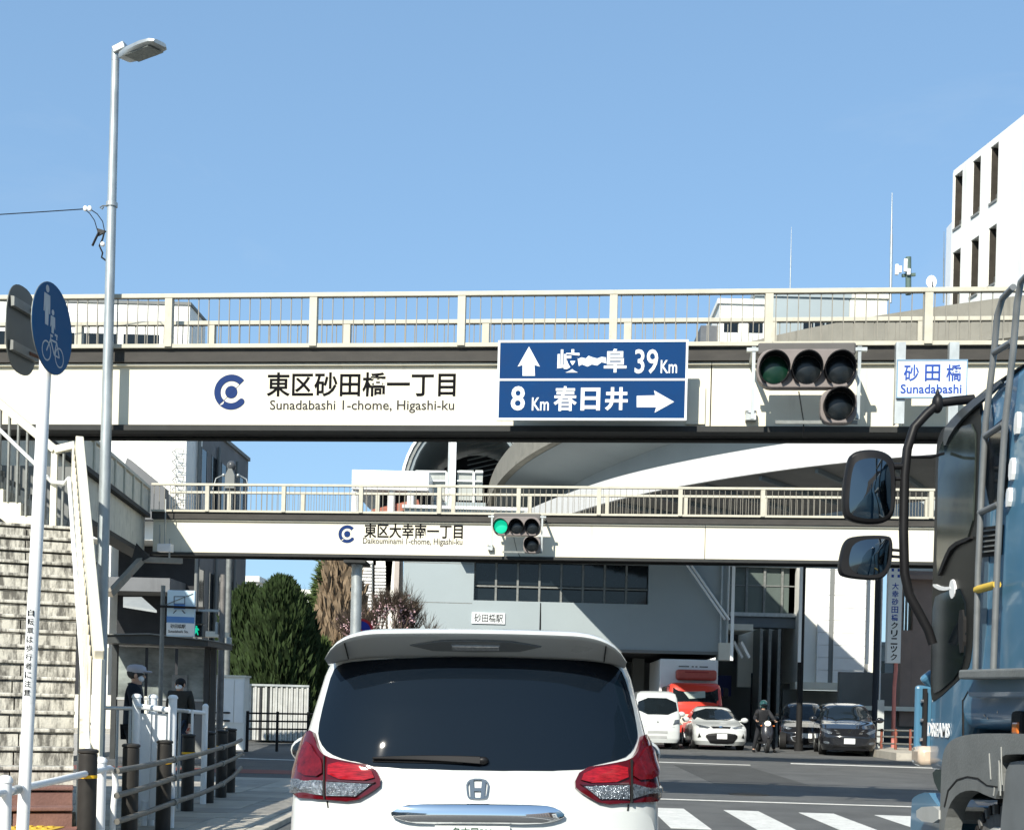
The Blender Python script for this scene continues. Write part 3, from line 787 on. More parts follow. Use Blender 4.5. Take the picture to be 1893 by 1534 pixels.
# ------------------------------------------------------------------ white minivan ahead
VY0, VXC, VYAW, VLEAN = 5.65, -.275, .012, -.014
van = T('minivan', 'white minivan with dark rear window and red tail lamps directly ahead', 'minivan', (VXC, VY0, 0))
van.rotation_euler = (0, VLEAN, VYAW)
VB = Body([(.16, .78, .10, 4.10), (.30, .83, .03, 4.2), (.42, .846, .0, 4.25), (.62, .85, .0, 4.26), (.70, .852, .02, 4.24), (.76, .852, .055, 4.2), (.90, .85, .085, 4.05),
           (1.0, .845, .105, 3.75), (1.08, .832, .125, 3.45), (1.2, .805, .165, 3.1), (1.35, .770, .22, 2.85), (1.5, .735, .285, 2.62), (1.58, .705, .33, 2.48), (1.63, .675, .37, 2.34),
           (1.665, .63, .44, 2.15), (1.69, .55, .56, 1.95), (1.705, .42, .75, 1.7), (1.712, .25, .95, 1.5)])
obj('body', VB.mesh(.025), whitec, van, local=True, smooth=32)
vm_inv = (Matrix.Translation((VXC, VY0, 0)) @ van.rotation_euler.to_matrix().to_4x4()).inverted()
def vloc(px, py):
    """a picture point on the minivan's rear surface -> local (x, z)"""
    Y = VY0 + .25
    for _ in range(6):
        q = vm_inv @ P(px, py, Y)
        s_ = VB.rear(max(-.84, min(.84, q.x)), q.z)
        Y += (s_.y - q.y)
    return (q.x, q.z)
def vout(pts): return [vloc(*p) for p in pts]
VC = 883.5
def vmir(pts): return [(2 * VC - x, y + .0105 * (2 * VC - 2 * x)) for x, y in pts][::-1]
def vpatch(name, pts, mat, off=.004, grid=.05, parent=None, rnd_=0, fn=None, smooth=30, **kw):
    o_ = vout(pts)
    if rnd_: o_ = smoothpts(o_, rnd_)
    return obj(name, patch(o_, fn or VB.rear, off=off, grid=grid), mat, parent or van, local=True, smooth=smooth, **kw)
glass_pts = [(616, 1240), (628, 1228), (660, 1222), (760, 1216), (884, 1214), (1010, 1217), (1112, 1223), (1140, 1232), (1152, 1246), (1168, 1300), (1177, 1348), (1178, 1366), (1168, 1388), (1152, 1402), (1100, 1413), (1068, 1424), (884, 1424), (697, 1418), (668, 1409), (640, 1404), (608, 1392), (592, 1372), (588, 1350), (600, 1296)]
vpatch('rear_window', glass_pts, glass_tint, off=.003, grid=.03, rnd_=1)
tl = [(583, 1350), (588, 1370), (594, 1387), (606, 1400), (640, 1408), (694, 1417), (709, 1449), (690, 1464), (656, 1483), (605, 1478), (545, 1473), (547, 1435), (557, 1389), (570, 1358)]
clr_o = [(551, 1441), (603, 1445), (603, 1471), (548, 1466)]
clr_i = [(609, 1447), (690, 1451), (661, 1473), (609, 1472)]
brt = [(613, 1408), (688, 1421), (697, 1445), (611, 1441)]
inn_ = [(573, 1372), (583, 1378), (590, 1395), (602, 1408), (602, 1438), (562, 1434), (560, 1410)]
for side, mir in (('left', lambda q: q), ('right', vmir)):
    lamp = vpatch('tail_lamp', mir(tl), redlens, off=.022, grid=.018, rnd_=1, smooth=40)
    vpatch('reflector', mir(brt), redlens_bright, off=.034, parent=lamp, rnd_=1, grid=.018)
    vpatch('reflector', mir(inn_), M('red_lens_mid', (.11, .003, .006), .12, var=.5, scale=30, coat=.4), off=.034, parent=lamp, rnd_=1, grid=.018)
    vpatch('reversing_lens', mir(clr_i), clearlens, off=.034, parent=lamp, grid=.018)
    vpatch('indicator_lens', mir(clr_o), clearlens, off=.034, parent=lamp, grid=.018)
    vpatch('lamp_rim', mir([(611, 1443), (697, 1447), (692, 1450), (611, 1446)]), redlens_dark, off=.036, parent=lamp)
    vpatch('split_line', mir([(604.4, 1401), (606.6, 1401), (606.6, 1478), (604.4, 1478)]), rubber, off=.0345, parent=lamp)
# hatch seams
vpatch('hatch_seam', [(604.4, 1480), (606.4, 1480), (613, 1534), (613, 1600), (610.5, 1600), (610.8, 1534)], rubber, off=.004)
vpatch('hatch_seam', vmir([(604.4, 1480), (606.4, 1480), (613, 1534), (613, 1600), (610.5, 1600), (610.8, 1534)]), rubber, off=.004)
# seam above the bumper shoulder: pressed crease rising each side (a raised bow)
for mir in (lambda q: q, vmir):
    vpatch('pressed_shoulder', mir([(560, 1500), (600, 1493), (640, 1494), (680, 1505), (705, 1525), (716, 1560), (716, 1620), (560, 1620)]), whitec, off=lambda a, b: .014, grid=.05, rnd_=2, smooth=60)
# chrome garnish
gz = vloc(884, 1503)[1]; gh = abs(vloc(884, 1486)[1] - vloc(884, 1521)[1]) / 2
gp = [(721, 1506), (738, 1494), (762, 1487), (884, 1486), (1002, 1488), (1030, 1495), (1046, 1509), (1026, 1518), (990, 1524), (884, 1522), (780, 1523), (743, 1517)]
def bulge(a, b):
    return .012 + .035 * math.sqrt(max(0, 1 - ((b - gz) / (gh * 1.25)) ** 2)) * math.sqrt(max(0, 1 - (abs(a) / .43) ** 3))
obj('chrome_garnish', patch(smoothpts(vout(gp), 1), VB.rear, off=bulge, grid=.008), chrome, van, local=True, smooth=60)
# badge: letter H in a rounded frame
def vflat(x, y, z): 
    q = VB.rear(x, z); return Vector((q.x, q.y + y - .003, q.z))
bx, bz = vloc(883, 1457)
fo = [(-.053, .045), (.053, .045), (.047, -.030), (.037, -.045), (-.037, -.045), (-.047, -.030)]
bd = MB(); o_ = smoothpts(fo, 2); i_ = [(a * .87, b * .86) for a, b in o_]
mb = MB(); n = len(o_)
rg = []
for lst, yy in ((o_, 0), (o_, -.008), (i_, -.008), (i_, 0)):
    rg.append([vflat(bx + a, yy, bz + b) for a, b in lst])
mb.loft(rg, cap=False)
badge_m = M('badge_dark_chrome', (.22, .24, .25), .18, .9, var=.1)
bdg = obj('badge', mb, badge_m, van, local=True, smooth=40)
hb = MB()
for sg in (-1, 1):
    q = [(sg * .037, .040), (sg * .019, .040), (sg * .0135, -.040), (sg * .031, -.040)]
    hb.loft([[vflat(bx + a, 0, bz + b) for a, b in q], [vflat(bx + a, -.008, bz + b) for a, b in q]])
q = [(-.0165, .004), (.0165, .004), (.0155, -.010), (-.0155, -.010)]
hb.loft([[vflat(bx + a, 0, bz + b) for a, b in q], [vflat(bx + a, -.0075, bz + b) for a, b in q]])
obj('badge_letter', hb, badge_m, bdg, local=True)
# plate below the garnish (only its top line reaches the picture)
pz = vloc(884, 1525)[1] - .0825
kanji_plate(van, lambda x, y, z: Vector((x, VB.rear(0, pz + .08)[1] - .012 + y, z)), (0, pz), .33, .165, M('plate_white', (.62, .64, .62), .5, var=.03), '名古屋500', '', M('plate_green', (.01, .06, .03), .5))
# wiper
wa, wb = vloc(690, 1400), vloc(889, 1404)
wr = MB()
def vo(a, o): 
    q = VB.rear(a[0], a[1]); return Vector((q.x, q.y - o, q.z))
n = 10; top, low = [], []
rings = []
for i in range(n + 1):
    f_ = i / n; a = (wa[0] + (wb[0] - wa[0]) * f_, wa[1] + (wb[1] - wa[1]) * f_ + .006 * math.sin(math.pi * f_)); hw = .005 + .012 * f_
    rings.append([vo((a[0], a[1] - hw), .012), vo((a[0], a[1] - hw), .03), vo((a[0], a[1] + hw), .034), vo((a[0], a[1] + hw), .012)])
wi = obj('wiper', MB().loft(rings), blackp, van, local=True, smooth=60, bevel=.003)
obj('wiper_blade', MB().path([vo((wa[0] + (wb[0] - wa[0]) * i / 12, wa[1] - .012 + (wb[1] - wa[1]) * i / 12), .008) for i in range(11)], .006, 6), rubber, wi, local=True)
obj('wiper_cap', MB().ball(vo((wb[0] + .01, wb[1] - .002), .02), (.026, .014, .018), 12, 8), blackp, wi, local=True, smooth=60)
# spoiler across the top of the hatch
def spo(x):
    a = abs(x); dz = .014 * (a / .6) ** 2 + (.5 * max(0, a - .60) ** 1.35 if a > .60 else 0); dy = .03 * (a / .6) ** 2 + 1.0 * max(0, a - .58) ** 1.2
    return dz, dy
ny = lambda y: .150 + (y - .055) * .612
prof = [(.125, 1.700), (.118, 1.690), (.13, 1.677), (.150, 1.672), (.30, 1.600), (.345, 1.590), (.44, 1.60), (.62, 1.688), (.50, 1.706), (.34, 1.720), (.22, 1.716), (.15, 1.709)]
rings = []
for i in range(45):
    x = -.684 + 1.368 * i / 44
    dz, dy = spo(x)
    sh = 1 - max(0, abs(x) - .55) * 1.2
    k_ = math.sqrt(max(.06, 1 - max(0, (abs(x) - .40) / .285) ** 2.6))
    rings.append([Vector((x, .40 + (y - .40) * (.45 + .55 * k_), 1.600 + (z - 1.600) * k_ - .012 * (x / .6) ** 2 - (1 - k_) * .045)) for y, z in prof])
sp = obj('spoiler', MB().loft(rings), whitec, van, local=True, smooth=40)
obj('brake_lamp_recess', MB().loft([[Vector((x, ny(y_) - .002, z_)) for x, y_, z_ in ((-.30 * f_, .055 + .10 * 1, 1.6395 + .003), (-.16 * f_, .09, 1.661), (0, .082, 1.664), (.16 * f_, .09, 1.661), (.30 * f_, .155, 1.6425), (.2 * f_, .215, 1.622), (0, .225, 1.619), (-.2 * f_, .215, 1.622))] for f_ in (1.0, .97)][0:1] + [[Vector((x * .98, ny(y_) - .006, z_ - .008)) for x, y_, z_ in ((-.30, .155, 1.6425), (-.16, .09, 1.661), (0, .082, 1.664), (.16, .09, 1.661), (.30, .155, 1.6425), (.2, .215, 1.622), (0, .225, 1.619), (-.2, .215, 1.622))]]), M('grey_lamp_housing', (.16, .17, .17), .3, coat=.5), sp, local=True)
obj('high_brake_lamp', MB().loft([[Vector((x, ny(y_) - .003, z_)) for x, y_, z_ in ((-.11, .125, 1.6415), (.11, .125, 1.6415), (.11, .175, 1.6265), (-.11, .175, 1.6265))], [Vector((x, ny(y_) - .003, z_)) for x, y_, z_ in ((-.105, .118, 1.632), (.105, .118, 1.632), (.105, .168, 1.617), (-.105, .168, 1.617))]]), M('grey_lens', (.34, .35, .35), .2, var=.3, scale=60, coat=1), sp, local=True)
for sg in (-1, 1):
    obj('spoiler_seam', MB().loft([[Vector((sg * .585 + e, ny(y_) - .003, z_ - .012)) for y_, z_ in ((.075, 1.658), (.30, 1.5905), (.30, 1.586), (.07, 1.652))] for e in (-.0025, .0025)]), rubber, sp, local=True)
obj('aerial', MB().tube((.30, 1.2, 1.70), (.30, 1.06, 1.90), .006, 8, .003).ball((.30, 1.22, 1.705), (.035, .07, .03), 10, 6), blackp, van, local=True, smooth=50)
for sg in (-1, 1):
    mxx = 1.05 if sg < 0 else .90
    mm_ = obj('door_mirror', MB().ball((sg * mxx, 2.35, 1.08), (.165, .10, .10), 20, 12), whitec, van, local=True, smooth=60)
    obj('mirror_glass', MB().ball((sg * mxx, 2.315, 1.078), (.152, .085, .085), 20, 12), glass_dark, mm_, local=True, smooth=60)
    obj('mirror_arm', MB().beam((sg * .80, 2.45, 1.03), (sg * .92, 2.38, 1.05), .06, .05), blackp, mm_, local=True)
    for (a, b) in ((.55, 1.35), (1.42, 2.2), (2.27, 2.9)):
        pts = [(a, 1.08), (b, 1.06), (b - .02, 1.55 if b < 2.5 else 1.12), (a + .03, 1.55)]
        if sg < 0: pts = pts[::-1]
        obj('side_window', patch(pts, lambda y, z, sg=sg: VB.side(y, z, sg), off=.004, grid=.2), glass_tint, van, local=True)
    wheel(van, sg * .74, .72, .31, .19, sg, silver); wheel(van, sg * .74, 3.45, .31, .19, sg, silver)
arch(VB, van, .72, .33, .31); arch(VB, van, 3.45, .33, .31)
obj('windscreen', patch([(-.68, 1.08), (.68, 1.08), (.58, 1.6), (-.58, 1.6)][::-1], VB.front, off=.004, grid=.15), glass_dark, van, local=True)
obj('bumper_reflector', patch([(-.72, .36), (-.55, .36), (-.55, .41), (-.72, .41)], VB.rear, off=.004), redlens, van, local=True)
obj('bumper_reflector', patch([(.55, .36), (.72, .36), (.72, .41), (.55, .41)], VB.rear, off=.004), redlens, van, local=True)

# ------------------------------------------------------------------ blue lorry on the right
TX = 2.40
lorry = T('lorry', 'blue lorry cab with black side window, ladder and grey mudguard at the right edge', 'truck', (TX, 7.6, 0))
def tp_(px, py, X=TX): return PX(px, py, X)
def tside(pts, X=TX): return [(tp_(*p, X).y, tp_(*p, X).z) for p in pts]
cabp = [(8.06, 1.02), (8.08, 1.30), (8.06, 1.62), (7.98, 1.95), (7.86, 2.35), (7.66, 2.78), (7.52, 2.95), (7.30, 3.10), (6.95, 3.19), (6.4, 3.22), (5.9, 3.22), (5.9, .98), (6.1, 1.30), (7.35, 1.30), (7.62, 1.02)]
def solid(outl, X0, X1, r=.07, mat=None, name='cab', parent=None, steps=4, **kw):
    """side outline (y, z) carried across from X0 to X1 with rounded long edges"""
    cy = sum(p[0] for p in outl) / len(outl); cz = sum(p[1] for p in outl) / len(outl)
    rings = []
    def ring(X, inset):
        n = len(outl); o = []
        for i, p in enumerate(outl):
            a = Vector(outl[i - 1]); b = Vector(p); c = Vector(outl[(i + 1) % n])
            n1 = Vector((-(b - a).y, (b - a).x)).normalized(); n2 = Vector((-(c - b).y, (c - b).x)).normalized()
            m_ = (n1 + n2); m_ = m_ / max(.5, m_.length_squared / 2) if m_.length > 1e-6 else n1
            if m_.length > 1.8: m_ = m_.normalized() * 1.8
            q = b + m_ * inset
            o.append(Vector((X, q.x, q.y)))
        return o
    area = sum(outl[i - 1][0] * outl[i][1] - outl[i][0] * outl[i - 1][1] for i in range(len(outl)))
    sg = 1 if area > 0 else -1
    for j in range(steps + 1):
        a = math.pi / 2 * j / steps
        rings.append(ring(X0 + r * (1 - math.sin(a)), sg * r * (1 - math.cos(a)) * 1.0))
    rings = rings[::-1] if False else rings
    rs_ = []
    for j in range(steps + 1):
        a = math.pi / 2 * j / steps
        rs_.append(ring(X0 + r * (1 - math.cos(a)), sg * r * (1 - math.sin(a))))
    for j in range(steps, -1, -1):
        a = math.pi / 2 * j / steps
        rs_.append(ring(X1 - r * (1 - math.cos(a)), sg * r * (1 - math.sin(a))))
    return obj(name, MB().loft(rs_), mat, parent, smooth=45, **kw)
cab = solid(cabp, TX, TX + 2.3, .10, truckblue, 'cab', lorry)
# door shut-lines and dark glazing
def tplate(name, pts, mat, X=TX, off=.008, par=None, rnd_=1, th=.02, **kw):
    o_ = tside(pts, X)
    if rnd_: o_ = smoothpts(o_, rnd_)
    return obj(name, MB().prism([Vector((X - off, y, z)) for y, z in o_], (th, 0, 0)), mat, par or lorry, **kw)
door = tplate('door_panel', [(1731, 830), (1738, 800), (1748, 788), (1800, 745), (1815, 745), (1812, 900), (1800, 1150), (1797, 1210), (1790, 1240), (1728, 1298), (1722, 1290), (1721, 1250), (1724, 1100), (1729, 950)], M('door_black_gloss', (.016, .017, .016), .35, var=.25, scale=3, spec=.12), off=.004)
win = tplate('side_window', [(1738, 838), (1745, 815), (1775, 790), (1806, 782), (1806, 860), (1800, 995), (1762, 1010), (1750, 1040), (1741, 1062), (1734, 1060), (1736, 950)], M('cab_window_glass', (.035, .045, .04), .08, var=.6, scale=4, spec=.3), off=.012, par=door)
tplate('lower_window', [(1728, 1105), (1746, 1095), (1786, 1085), (1788, 1200), (1778, 1245), (1731, 1285), (1727, 1270), (1726, 1180)], glass_dark, off=.012, par=door)
tplate('window_seal', [(1800, 990), (1763, 1005), (1750, 1030), (1738, 1063), (1742, 1064), (1754, 1035), (1766, 1011), (1800, 997)], rubber, off=.02, par=door)
tplate('door_handle', [(1778, 1128), (1788, 1126), (1787, 1205), (1779, 1207)], rubber, off=.022, par=door)
tplate('white_sticker', [(1761, 1073), (1766, 1070), (1770, 1085), (1769, 1100), (1764, 1108), (1760, 1100), (1759, 1085)], white, off=.016, par=door)
tplate('grab_strap', [(1730, 1078), (1745, 1085), (1762, 1084), (1762, 1090), (1744, 1092), (1729, 1084)], white, off=.018, par=door)
tplate('roof_visor', [(1752, 805), (1758, 785), (1790, 752), (1860, 700), (1860, 712), (1795, 765), (1766, 800), (1754, 830)], M('visor_grey', (.05, .06, .065), .35, var=.1, coat=.4), off=.03)
tplate('cab_crease', [(1752, 790), (1800, 735), (1893, 672), (1893, 676), (1801, 740), (1754, 794)], rubber, off=.003)
tplate('rear_pillar', [(1817, 752), (1838, 735), (1834, 900), (1822, 1240), (1802, 1240), (1806, 1000)], M('pillar_blue_grey', (.07, .13, .18), .4, var=.15, coat=.3), off=.006)
vent = tplate('air_vent', [(1818, 975), (1856, 970), (1853, 1025), (1816, 1030)], rubber, off=.014, rnd_=0)
for i in range(5):
    tplate('vent_slat', [(1820, 981 + i * 9.6), (1854, 977 + i * 9.6), (1854, 980 + i * 9.6), (1820, 984 + i * 9.6)], truckgrey, off=.03, par=vent, rnd_=0, th=.012)
tplate('rear_window', [(1826, 800), (1866, 765), (1866, 900), (1852, 935), (1824, 930)], glass_dark, off=.009)
tplate('white_patch', [(1872, 850), (1879, 845), (1877, 885), (1870, 890)], white, off=.02); tplate('white_patch', [(1882, 765), (1889, 760), (1887, 800), (1880, 805)], white, off=.02); tplate('white_patch', [(1866, 905), (1873, 900), (1871, 935), (1864, 938)], white, off=.02)
# ledge rail below the ladder and lower cab
obj('ledge_rail', MB().beam(tp_(1799, 1247, TX - .10), tp_(1960, 1244, TX - .10), .16, .05), truckgrey, lorry, bevel=.01)
obj('ledge_moulding', MB().beam(tp_(1803, 1268, TX - .03), tp_(1960, 1264, TX - .03), .10, .13), truckblue, lorry, bevel=.03)
# lettering and small fittings
a, b = tside([(1716, 1363)])[0], tside([(1757, 1334)])[0]
def tfn(x, y, z): return Vector((TX - .006 + y, a[0] - x, z))
mbt = text_mesh('DREAMS', abs(a[0] - b[0]), .085, bold=.02)
mbt.v = [Vector((TX - .004 + v.y, a[0] - v.x, a[1] + .01 + v.z)) for v in mbt.v]
obj('lettering', mbt, white, cab, fixn=False)
q = tp_(1700, 1396, TX - .02)
obj('marker_lamp', MB().box((TX + .03, 8.12, q.z), (.17, .20, .125)), M('marker_lamp_cream', (.62, .50, .38), .25, var=.2, coat=1), lorry, smooth=60, bevel=.035)
q = tp_(1890, 1338)
obj('side_indicator', MB().box((TX - .01, q.y + .0, q.z), (.05, .16, .13)), rubber, lorry, bevel=.02)
obj('indicator_lens', MB().box((TX - .035, q.y - .01, q.z - .02), (.02, .08, .06)), orange, lorry, bevel=.01)
obj('grille_edge', MB().beam((TX + .03, 8.20, 1.14), (TX + .03, 8.20, 1.56), .05, .14, up=(1, 0, 0)).beam((TX + .03, 8.20, 1.56), (TX + .09, 8.16, 1.62), .05, .14, up=(1, 0, 0)), truckblue, lorry, bevel=.02)
obj('grille_slot', MB().box2((TX - .001, 8.135, 1.16), (TX + .02, 8.17, 1.54)), rubber, lorry)
for z in (1.22, 1.34, 1.46): obj('bolt', MB().disc((TX - .008, 8.15, z), .012, (1, 0, 0), 8, .02), silver, lorry)
tplate('door_seam', [(1779, 1293), (1781, 1293), (1781, 1362), (1779, 1362)], rubber, off=.003, rnd_=0, th=.006)
tplate('door_seam', [(1797, 1262), (1799, 1262), (1782, 1294), (1780, 1294)], rubber, off=.003, rnd_=0, th=.006)
for (px_, py_) in ((1820, 1322), (1826, 1327), (1844, 1316)): 
    q_ = tp_(px_, py_); obj('paint_chip', MB().disc((TX - .001, q_.y, q_.z), .008, (1, 0, 0), 7, .003), silver, lorry)
for (a_, b_) in (((1850, 1380), (1852, 1450)), ((1846, 1405), (1849, 1470)), ((1828, 1392), (1831, 1440)), ((1838, 1455), (1836, 1470))):
    obj('dried_splash', MB().beam(tp_(*a_, TX - .053), tp_(*b_, TX - .053), .004, .010, up=(0, 1, 0)), M('splash_pale', (.34, .35, .33), .8), lorry)
# mudguard with the wheel opening, wheel, step and bumper
mg = [(1755, 1440), (1757, 1400), (1764, 1378), (1778, 1365), (1805, 1357), (1850, 1355), (1960, 1357), (1960, 1395), (1880, 1393), (1868, 1400), (1862, 1412), (1864, 1478), (1840, 1470), (1820, 1460), (1795, 1462), (1778, 1475), (1766, 1500), (1760, 1540), (1752, 1620), (1748, 1620), (1753, 1500)]
tplate('mudguard', mg, truckgrey, off=.05, th=.10, rnd_=1)
tplate('mudguard_seam', [(1761, 1490), (1768, 1460), (1785, 1440), (1805, 1434), (1825, 1437), (1842, 1450), (1862, 1453), (1862, 1455.5), (1842, 1452.5), (1824, 1440), (1805, 1437), (1786, 1443), (1770, 1462), (1763, 1492)], rubber, off=.053, th=.01, rnd_=0)
tplate('lower_step_box', [(1868, 1410), (1893, 1405), (1990, 1405), (1990, 1640), (1852, 1640), (1856, 1530), (1862, 1470)], M('step_box_grey', (.16, .175, .18), .5, var=.15, scale=4), off=.02, th=.3)
obj('wheel_arch_liner', MB().box2((TX + .25, 6.3, .3), (TX + .9, 7.5, 1.25)), rubber, lorry)
wy = tp_(1826, 1560).y
dusty = M('tyre_dusty', (.15, .15, .143), .85, var=.3, scale=14, bump=.3)
tw = obj('wheel', MB().tube((TX + .06, wy, .46), (TX + .36, wy, .46), .46, 40), dusty, lorry, bevel=.035)
for i in range(44):
    a_ = 2 * math.pi * i / 44
    obj('tread_block', MB().beam((TX + .052, wy + .40 * math.cos(a_), .46 + .40 * math.sin(a_)), (TX + .052, wy + .45 * math.cos(a_), .46 + .45 * math.sin(a_)), .03, .012, up=(1, 0, 0)), rubber if i % 2 else dusty, tw)
rings = []
for r_, x_ in ((.33, .055), (.31, .03), (.29, .045), (.24, .10), (.13, .10), (.12, .04), (.07, .035)):
    rings.append([Vector((TX + x_, wy + r_ * math.cos(2 * math.pi * j / 36), .46 + r_ * math.sin(2 * math.pi * j / 36))) for j in range(36)])
obj('rim', MB().loft(rings), M('rim_pale_dusty', (.42, .42, .40), .5, .2, var=.25, scale=10), tw, smooth=40)
for i in range(8):
    a_ = 2 * math.pi * i / 8
    obj('wheel_hole', MB().disc((TX + .096, wy + .19 * math.cos(a_), .46 + .19 * math.sin(a_)), .03, (1, 0, 0), 10, .012), rubber, tw)
tplate('bumper_end', [(1692, 1480), (1700, 1470), (1724, 1462), (1732, 1475), (1752, 1500), (1752, 1640), (1690, 1640)], truckblue, X=TX + .05, off=.03, th=.25)
obj('bumper', MB().box2((TX + .25, 8.05, .42), (TX + 2.2, 8.36, .82)), truckblue, lorry, bevel=.03)
tplate('step_plate', [(1711, 1492), (1754, 1489), (1754, 1522), (1712, 1516)], M('aluminium_step', (.62, .63, .60), .4, .5, var=.15), X=TX, off=.06, th=.3)
tplate('cab_sill', [(1722, 1420), (1756, 1424), (1756, 1470), (1748, 1478), (1728, 1452)], M('dark_green_black', (.02, .035, .032), .4), off=.0, th=.3)
# ladder beside the cab
LX = TX - .08
la = [tp_(*q, LX) for q in ((1803, 1244), (1808, 1050), (1815, 900), (1822, 780), (1838, 645), (1843, 585), (1853, 552), (1873, 531))]
lb = [tp_(*q, LX) for q in ((1836, 1244), (1843, 1050), (1850, 900), (1858, 780), (1873, 645), (1880, 560), (1887, 522), (1905, 502))]
lad = obj('ladder', MB().path(la, .017, 10).path(lb, .017, 10), M('ladder_grey', (.20, .21, .21), .4, .4, var=.15, scale=9), lorry, smooth=60)
for (p_, q_, m_) in (((1838, 652), (1871, 632), 0), ((1822, 806), (1855, 784), 0), ((1811, 948), (1846, 932), 0), ((1806, 1090), (1843, 1080), 1)):
    obj('rung', MB().tube(tp_(*p_, LX), tp_(*q_, LX), .022 if m_ else .017, 10), yellowp if m_ else MATS['ladder_grey'], lad, smooth=60, **({'label': 'yellow wrapped rung'} if m_ else {}))
# mirrors on their bent arm (they stand off to the left of the cab)
MX = 2.12
def mp_(px, py): return P(px, py, 7.75)
arm = obj('mirror_arm', MB().path([mp_(*q) for q in ((1800, 738), (1765, 741), (1735, 745), (1712, 766), (1690, 790), (1677, 830), (1672, 880), (1670, 980), (1672, 1060), (1681, 1100), (1700, 1135), (1716, 1165), (1724, 1190))], .028, 12), blackp, lorry, smooth=60)
obj('arm_joint', MB().ball(mp_(1733, 746), (.035, .04, .06), 10, 8).tube(mp_(1733, 735), mp_(1733, 720), .02, 8, .006), blackp, arm, smooth=60)
obj('mirror_stay', MB().path([mp_(1676, 845), mp_(1720, 845), mp_(1745, 838)], .009, 6), blackp, arm, smooth=60)
obj('arm_bracket', MB().tube(mp_(1650, 862), mp_(1672, 862), .02, 8).tube(mp_(1650, 885), mp_(1672, 885), .012, 8).tube(mp_(1645, 1016), mp_(1672, 1018), .009, 8).tube(mp_(1645, 1028), mp_(1672, 1030), .009, 8), blackp, arm, smooth=50)
def mirror(pts, glass, nm):
    o_ = smoothpts([(p.x, p.z) for p in [P(px, py, 7.7) for px, py in pts]], 2)
    i_ = smoothpts([(p.x, p.z) for p in [P(px, py, 7.7) for px, py in glass]], 2)
    cx = sum(p[0] for p in o_) / len(o_); cz = sum(p[1] for p in o_) / len(o_)
    rings = [[Vector((cx + (a - cx) * s_, y_, cz + (b - cz) * s_)) for a, b in o_] for s_, y_ in ((.94, 7.70), (1, 7.715), (1, 7.76), (.85, 7.83), (.5, 7.87))]
    mh = obj(nm, MB().loft(rings), blackp, lorry, smooth=50)
    icx = sum(p[0] for p in i_) / len(i_); icz = sum(p[1] for p in i_) / len(i_)
    rings = [[Vector((icx + (a - icx) * s_, 7.699 - .012 * (1 - s_ ** 2) , icz + (b - icz) * s_)) for a, b in i_] for s_ in (1, .8, .55, .3, .06)]
    obj('mirror_glass', MB().loft(rings), M('mirror_glass', (.13, .15, .165), .03, 1.0, var=.05), mh, smooth=60)
mirror([(1568, 850), (1578, 834), (1612, 829), (1642, 836), (1657, 856), (1657, 935), (1648, 962), (1612, 969), (1572, 962), (1560, 948), (1559, 905)], [(1575, 862), (1590, 848), (1628, 846), (1646, 862), (1648, 935), (1640, 955), (1610, 960), (1576, 954), (1568, 940)], 'large_mirror')
mirror([(1562, 1000), (1575, 990), (1640, 988), (1652, 996), (1650, 1042), (1638, 1066), (1620, 1072), (1560, 1066), (1551, 1054), (1555, 1025)], [(1580, 998), (1640, 995), (1645, 1002), (1642, 1040), (1630, 1060), (1600, 1064), (1572, 1056), (1568, 1030)], 'wide_angle_mirror')
# load body behind the cab and far side wheel so that the lorry is whole
obj('load_body', MB().box2((TX + .02, 1.2, 1.1), (TX + 2.3, 5.75, 3.1)), truckblue, lorry, bevel=.03)
obj('chassis', MB().box2((TX + .7, 1.0, .55), (TX + 1.6, 7.9, 1.05)), rubber, lorry)
for y_ in (1.9, 3.0): obj('wheel', MB().tube((TX + .06, y_, .46), (TX + .5, y_, .46), .46, 30), rubber, lorry)
obj('wheel', MB().tube((TX + 1.95, wy, .46), (TX + 2.25, wy, .46), .46, 30), rubber, lorry)
for y_ in (1.9, 3.0): obj('wheel', MB().tube((TX + 1.8, y_, .46), (TX + 2.25, y_, .46), .46, 30), rubber, lorry)
fwp = [(TX + .12, 7.97, 1.95), (TX + 2.18, 7.97, 1.95), (TX + 2.18, 7.68, 2.85), (TX + .12, 7.68, 2.85)]
obj('windscreen', MB().prism([Vector(p) + Vector((0, .03, 0)) for p in fwp], (0, .01, 0)), glass_dark, lorry)

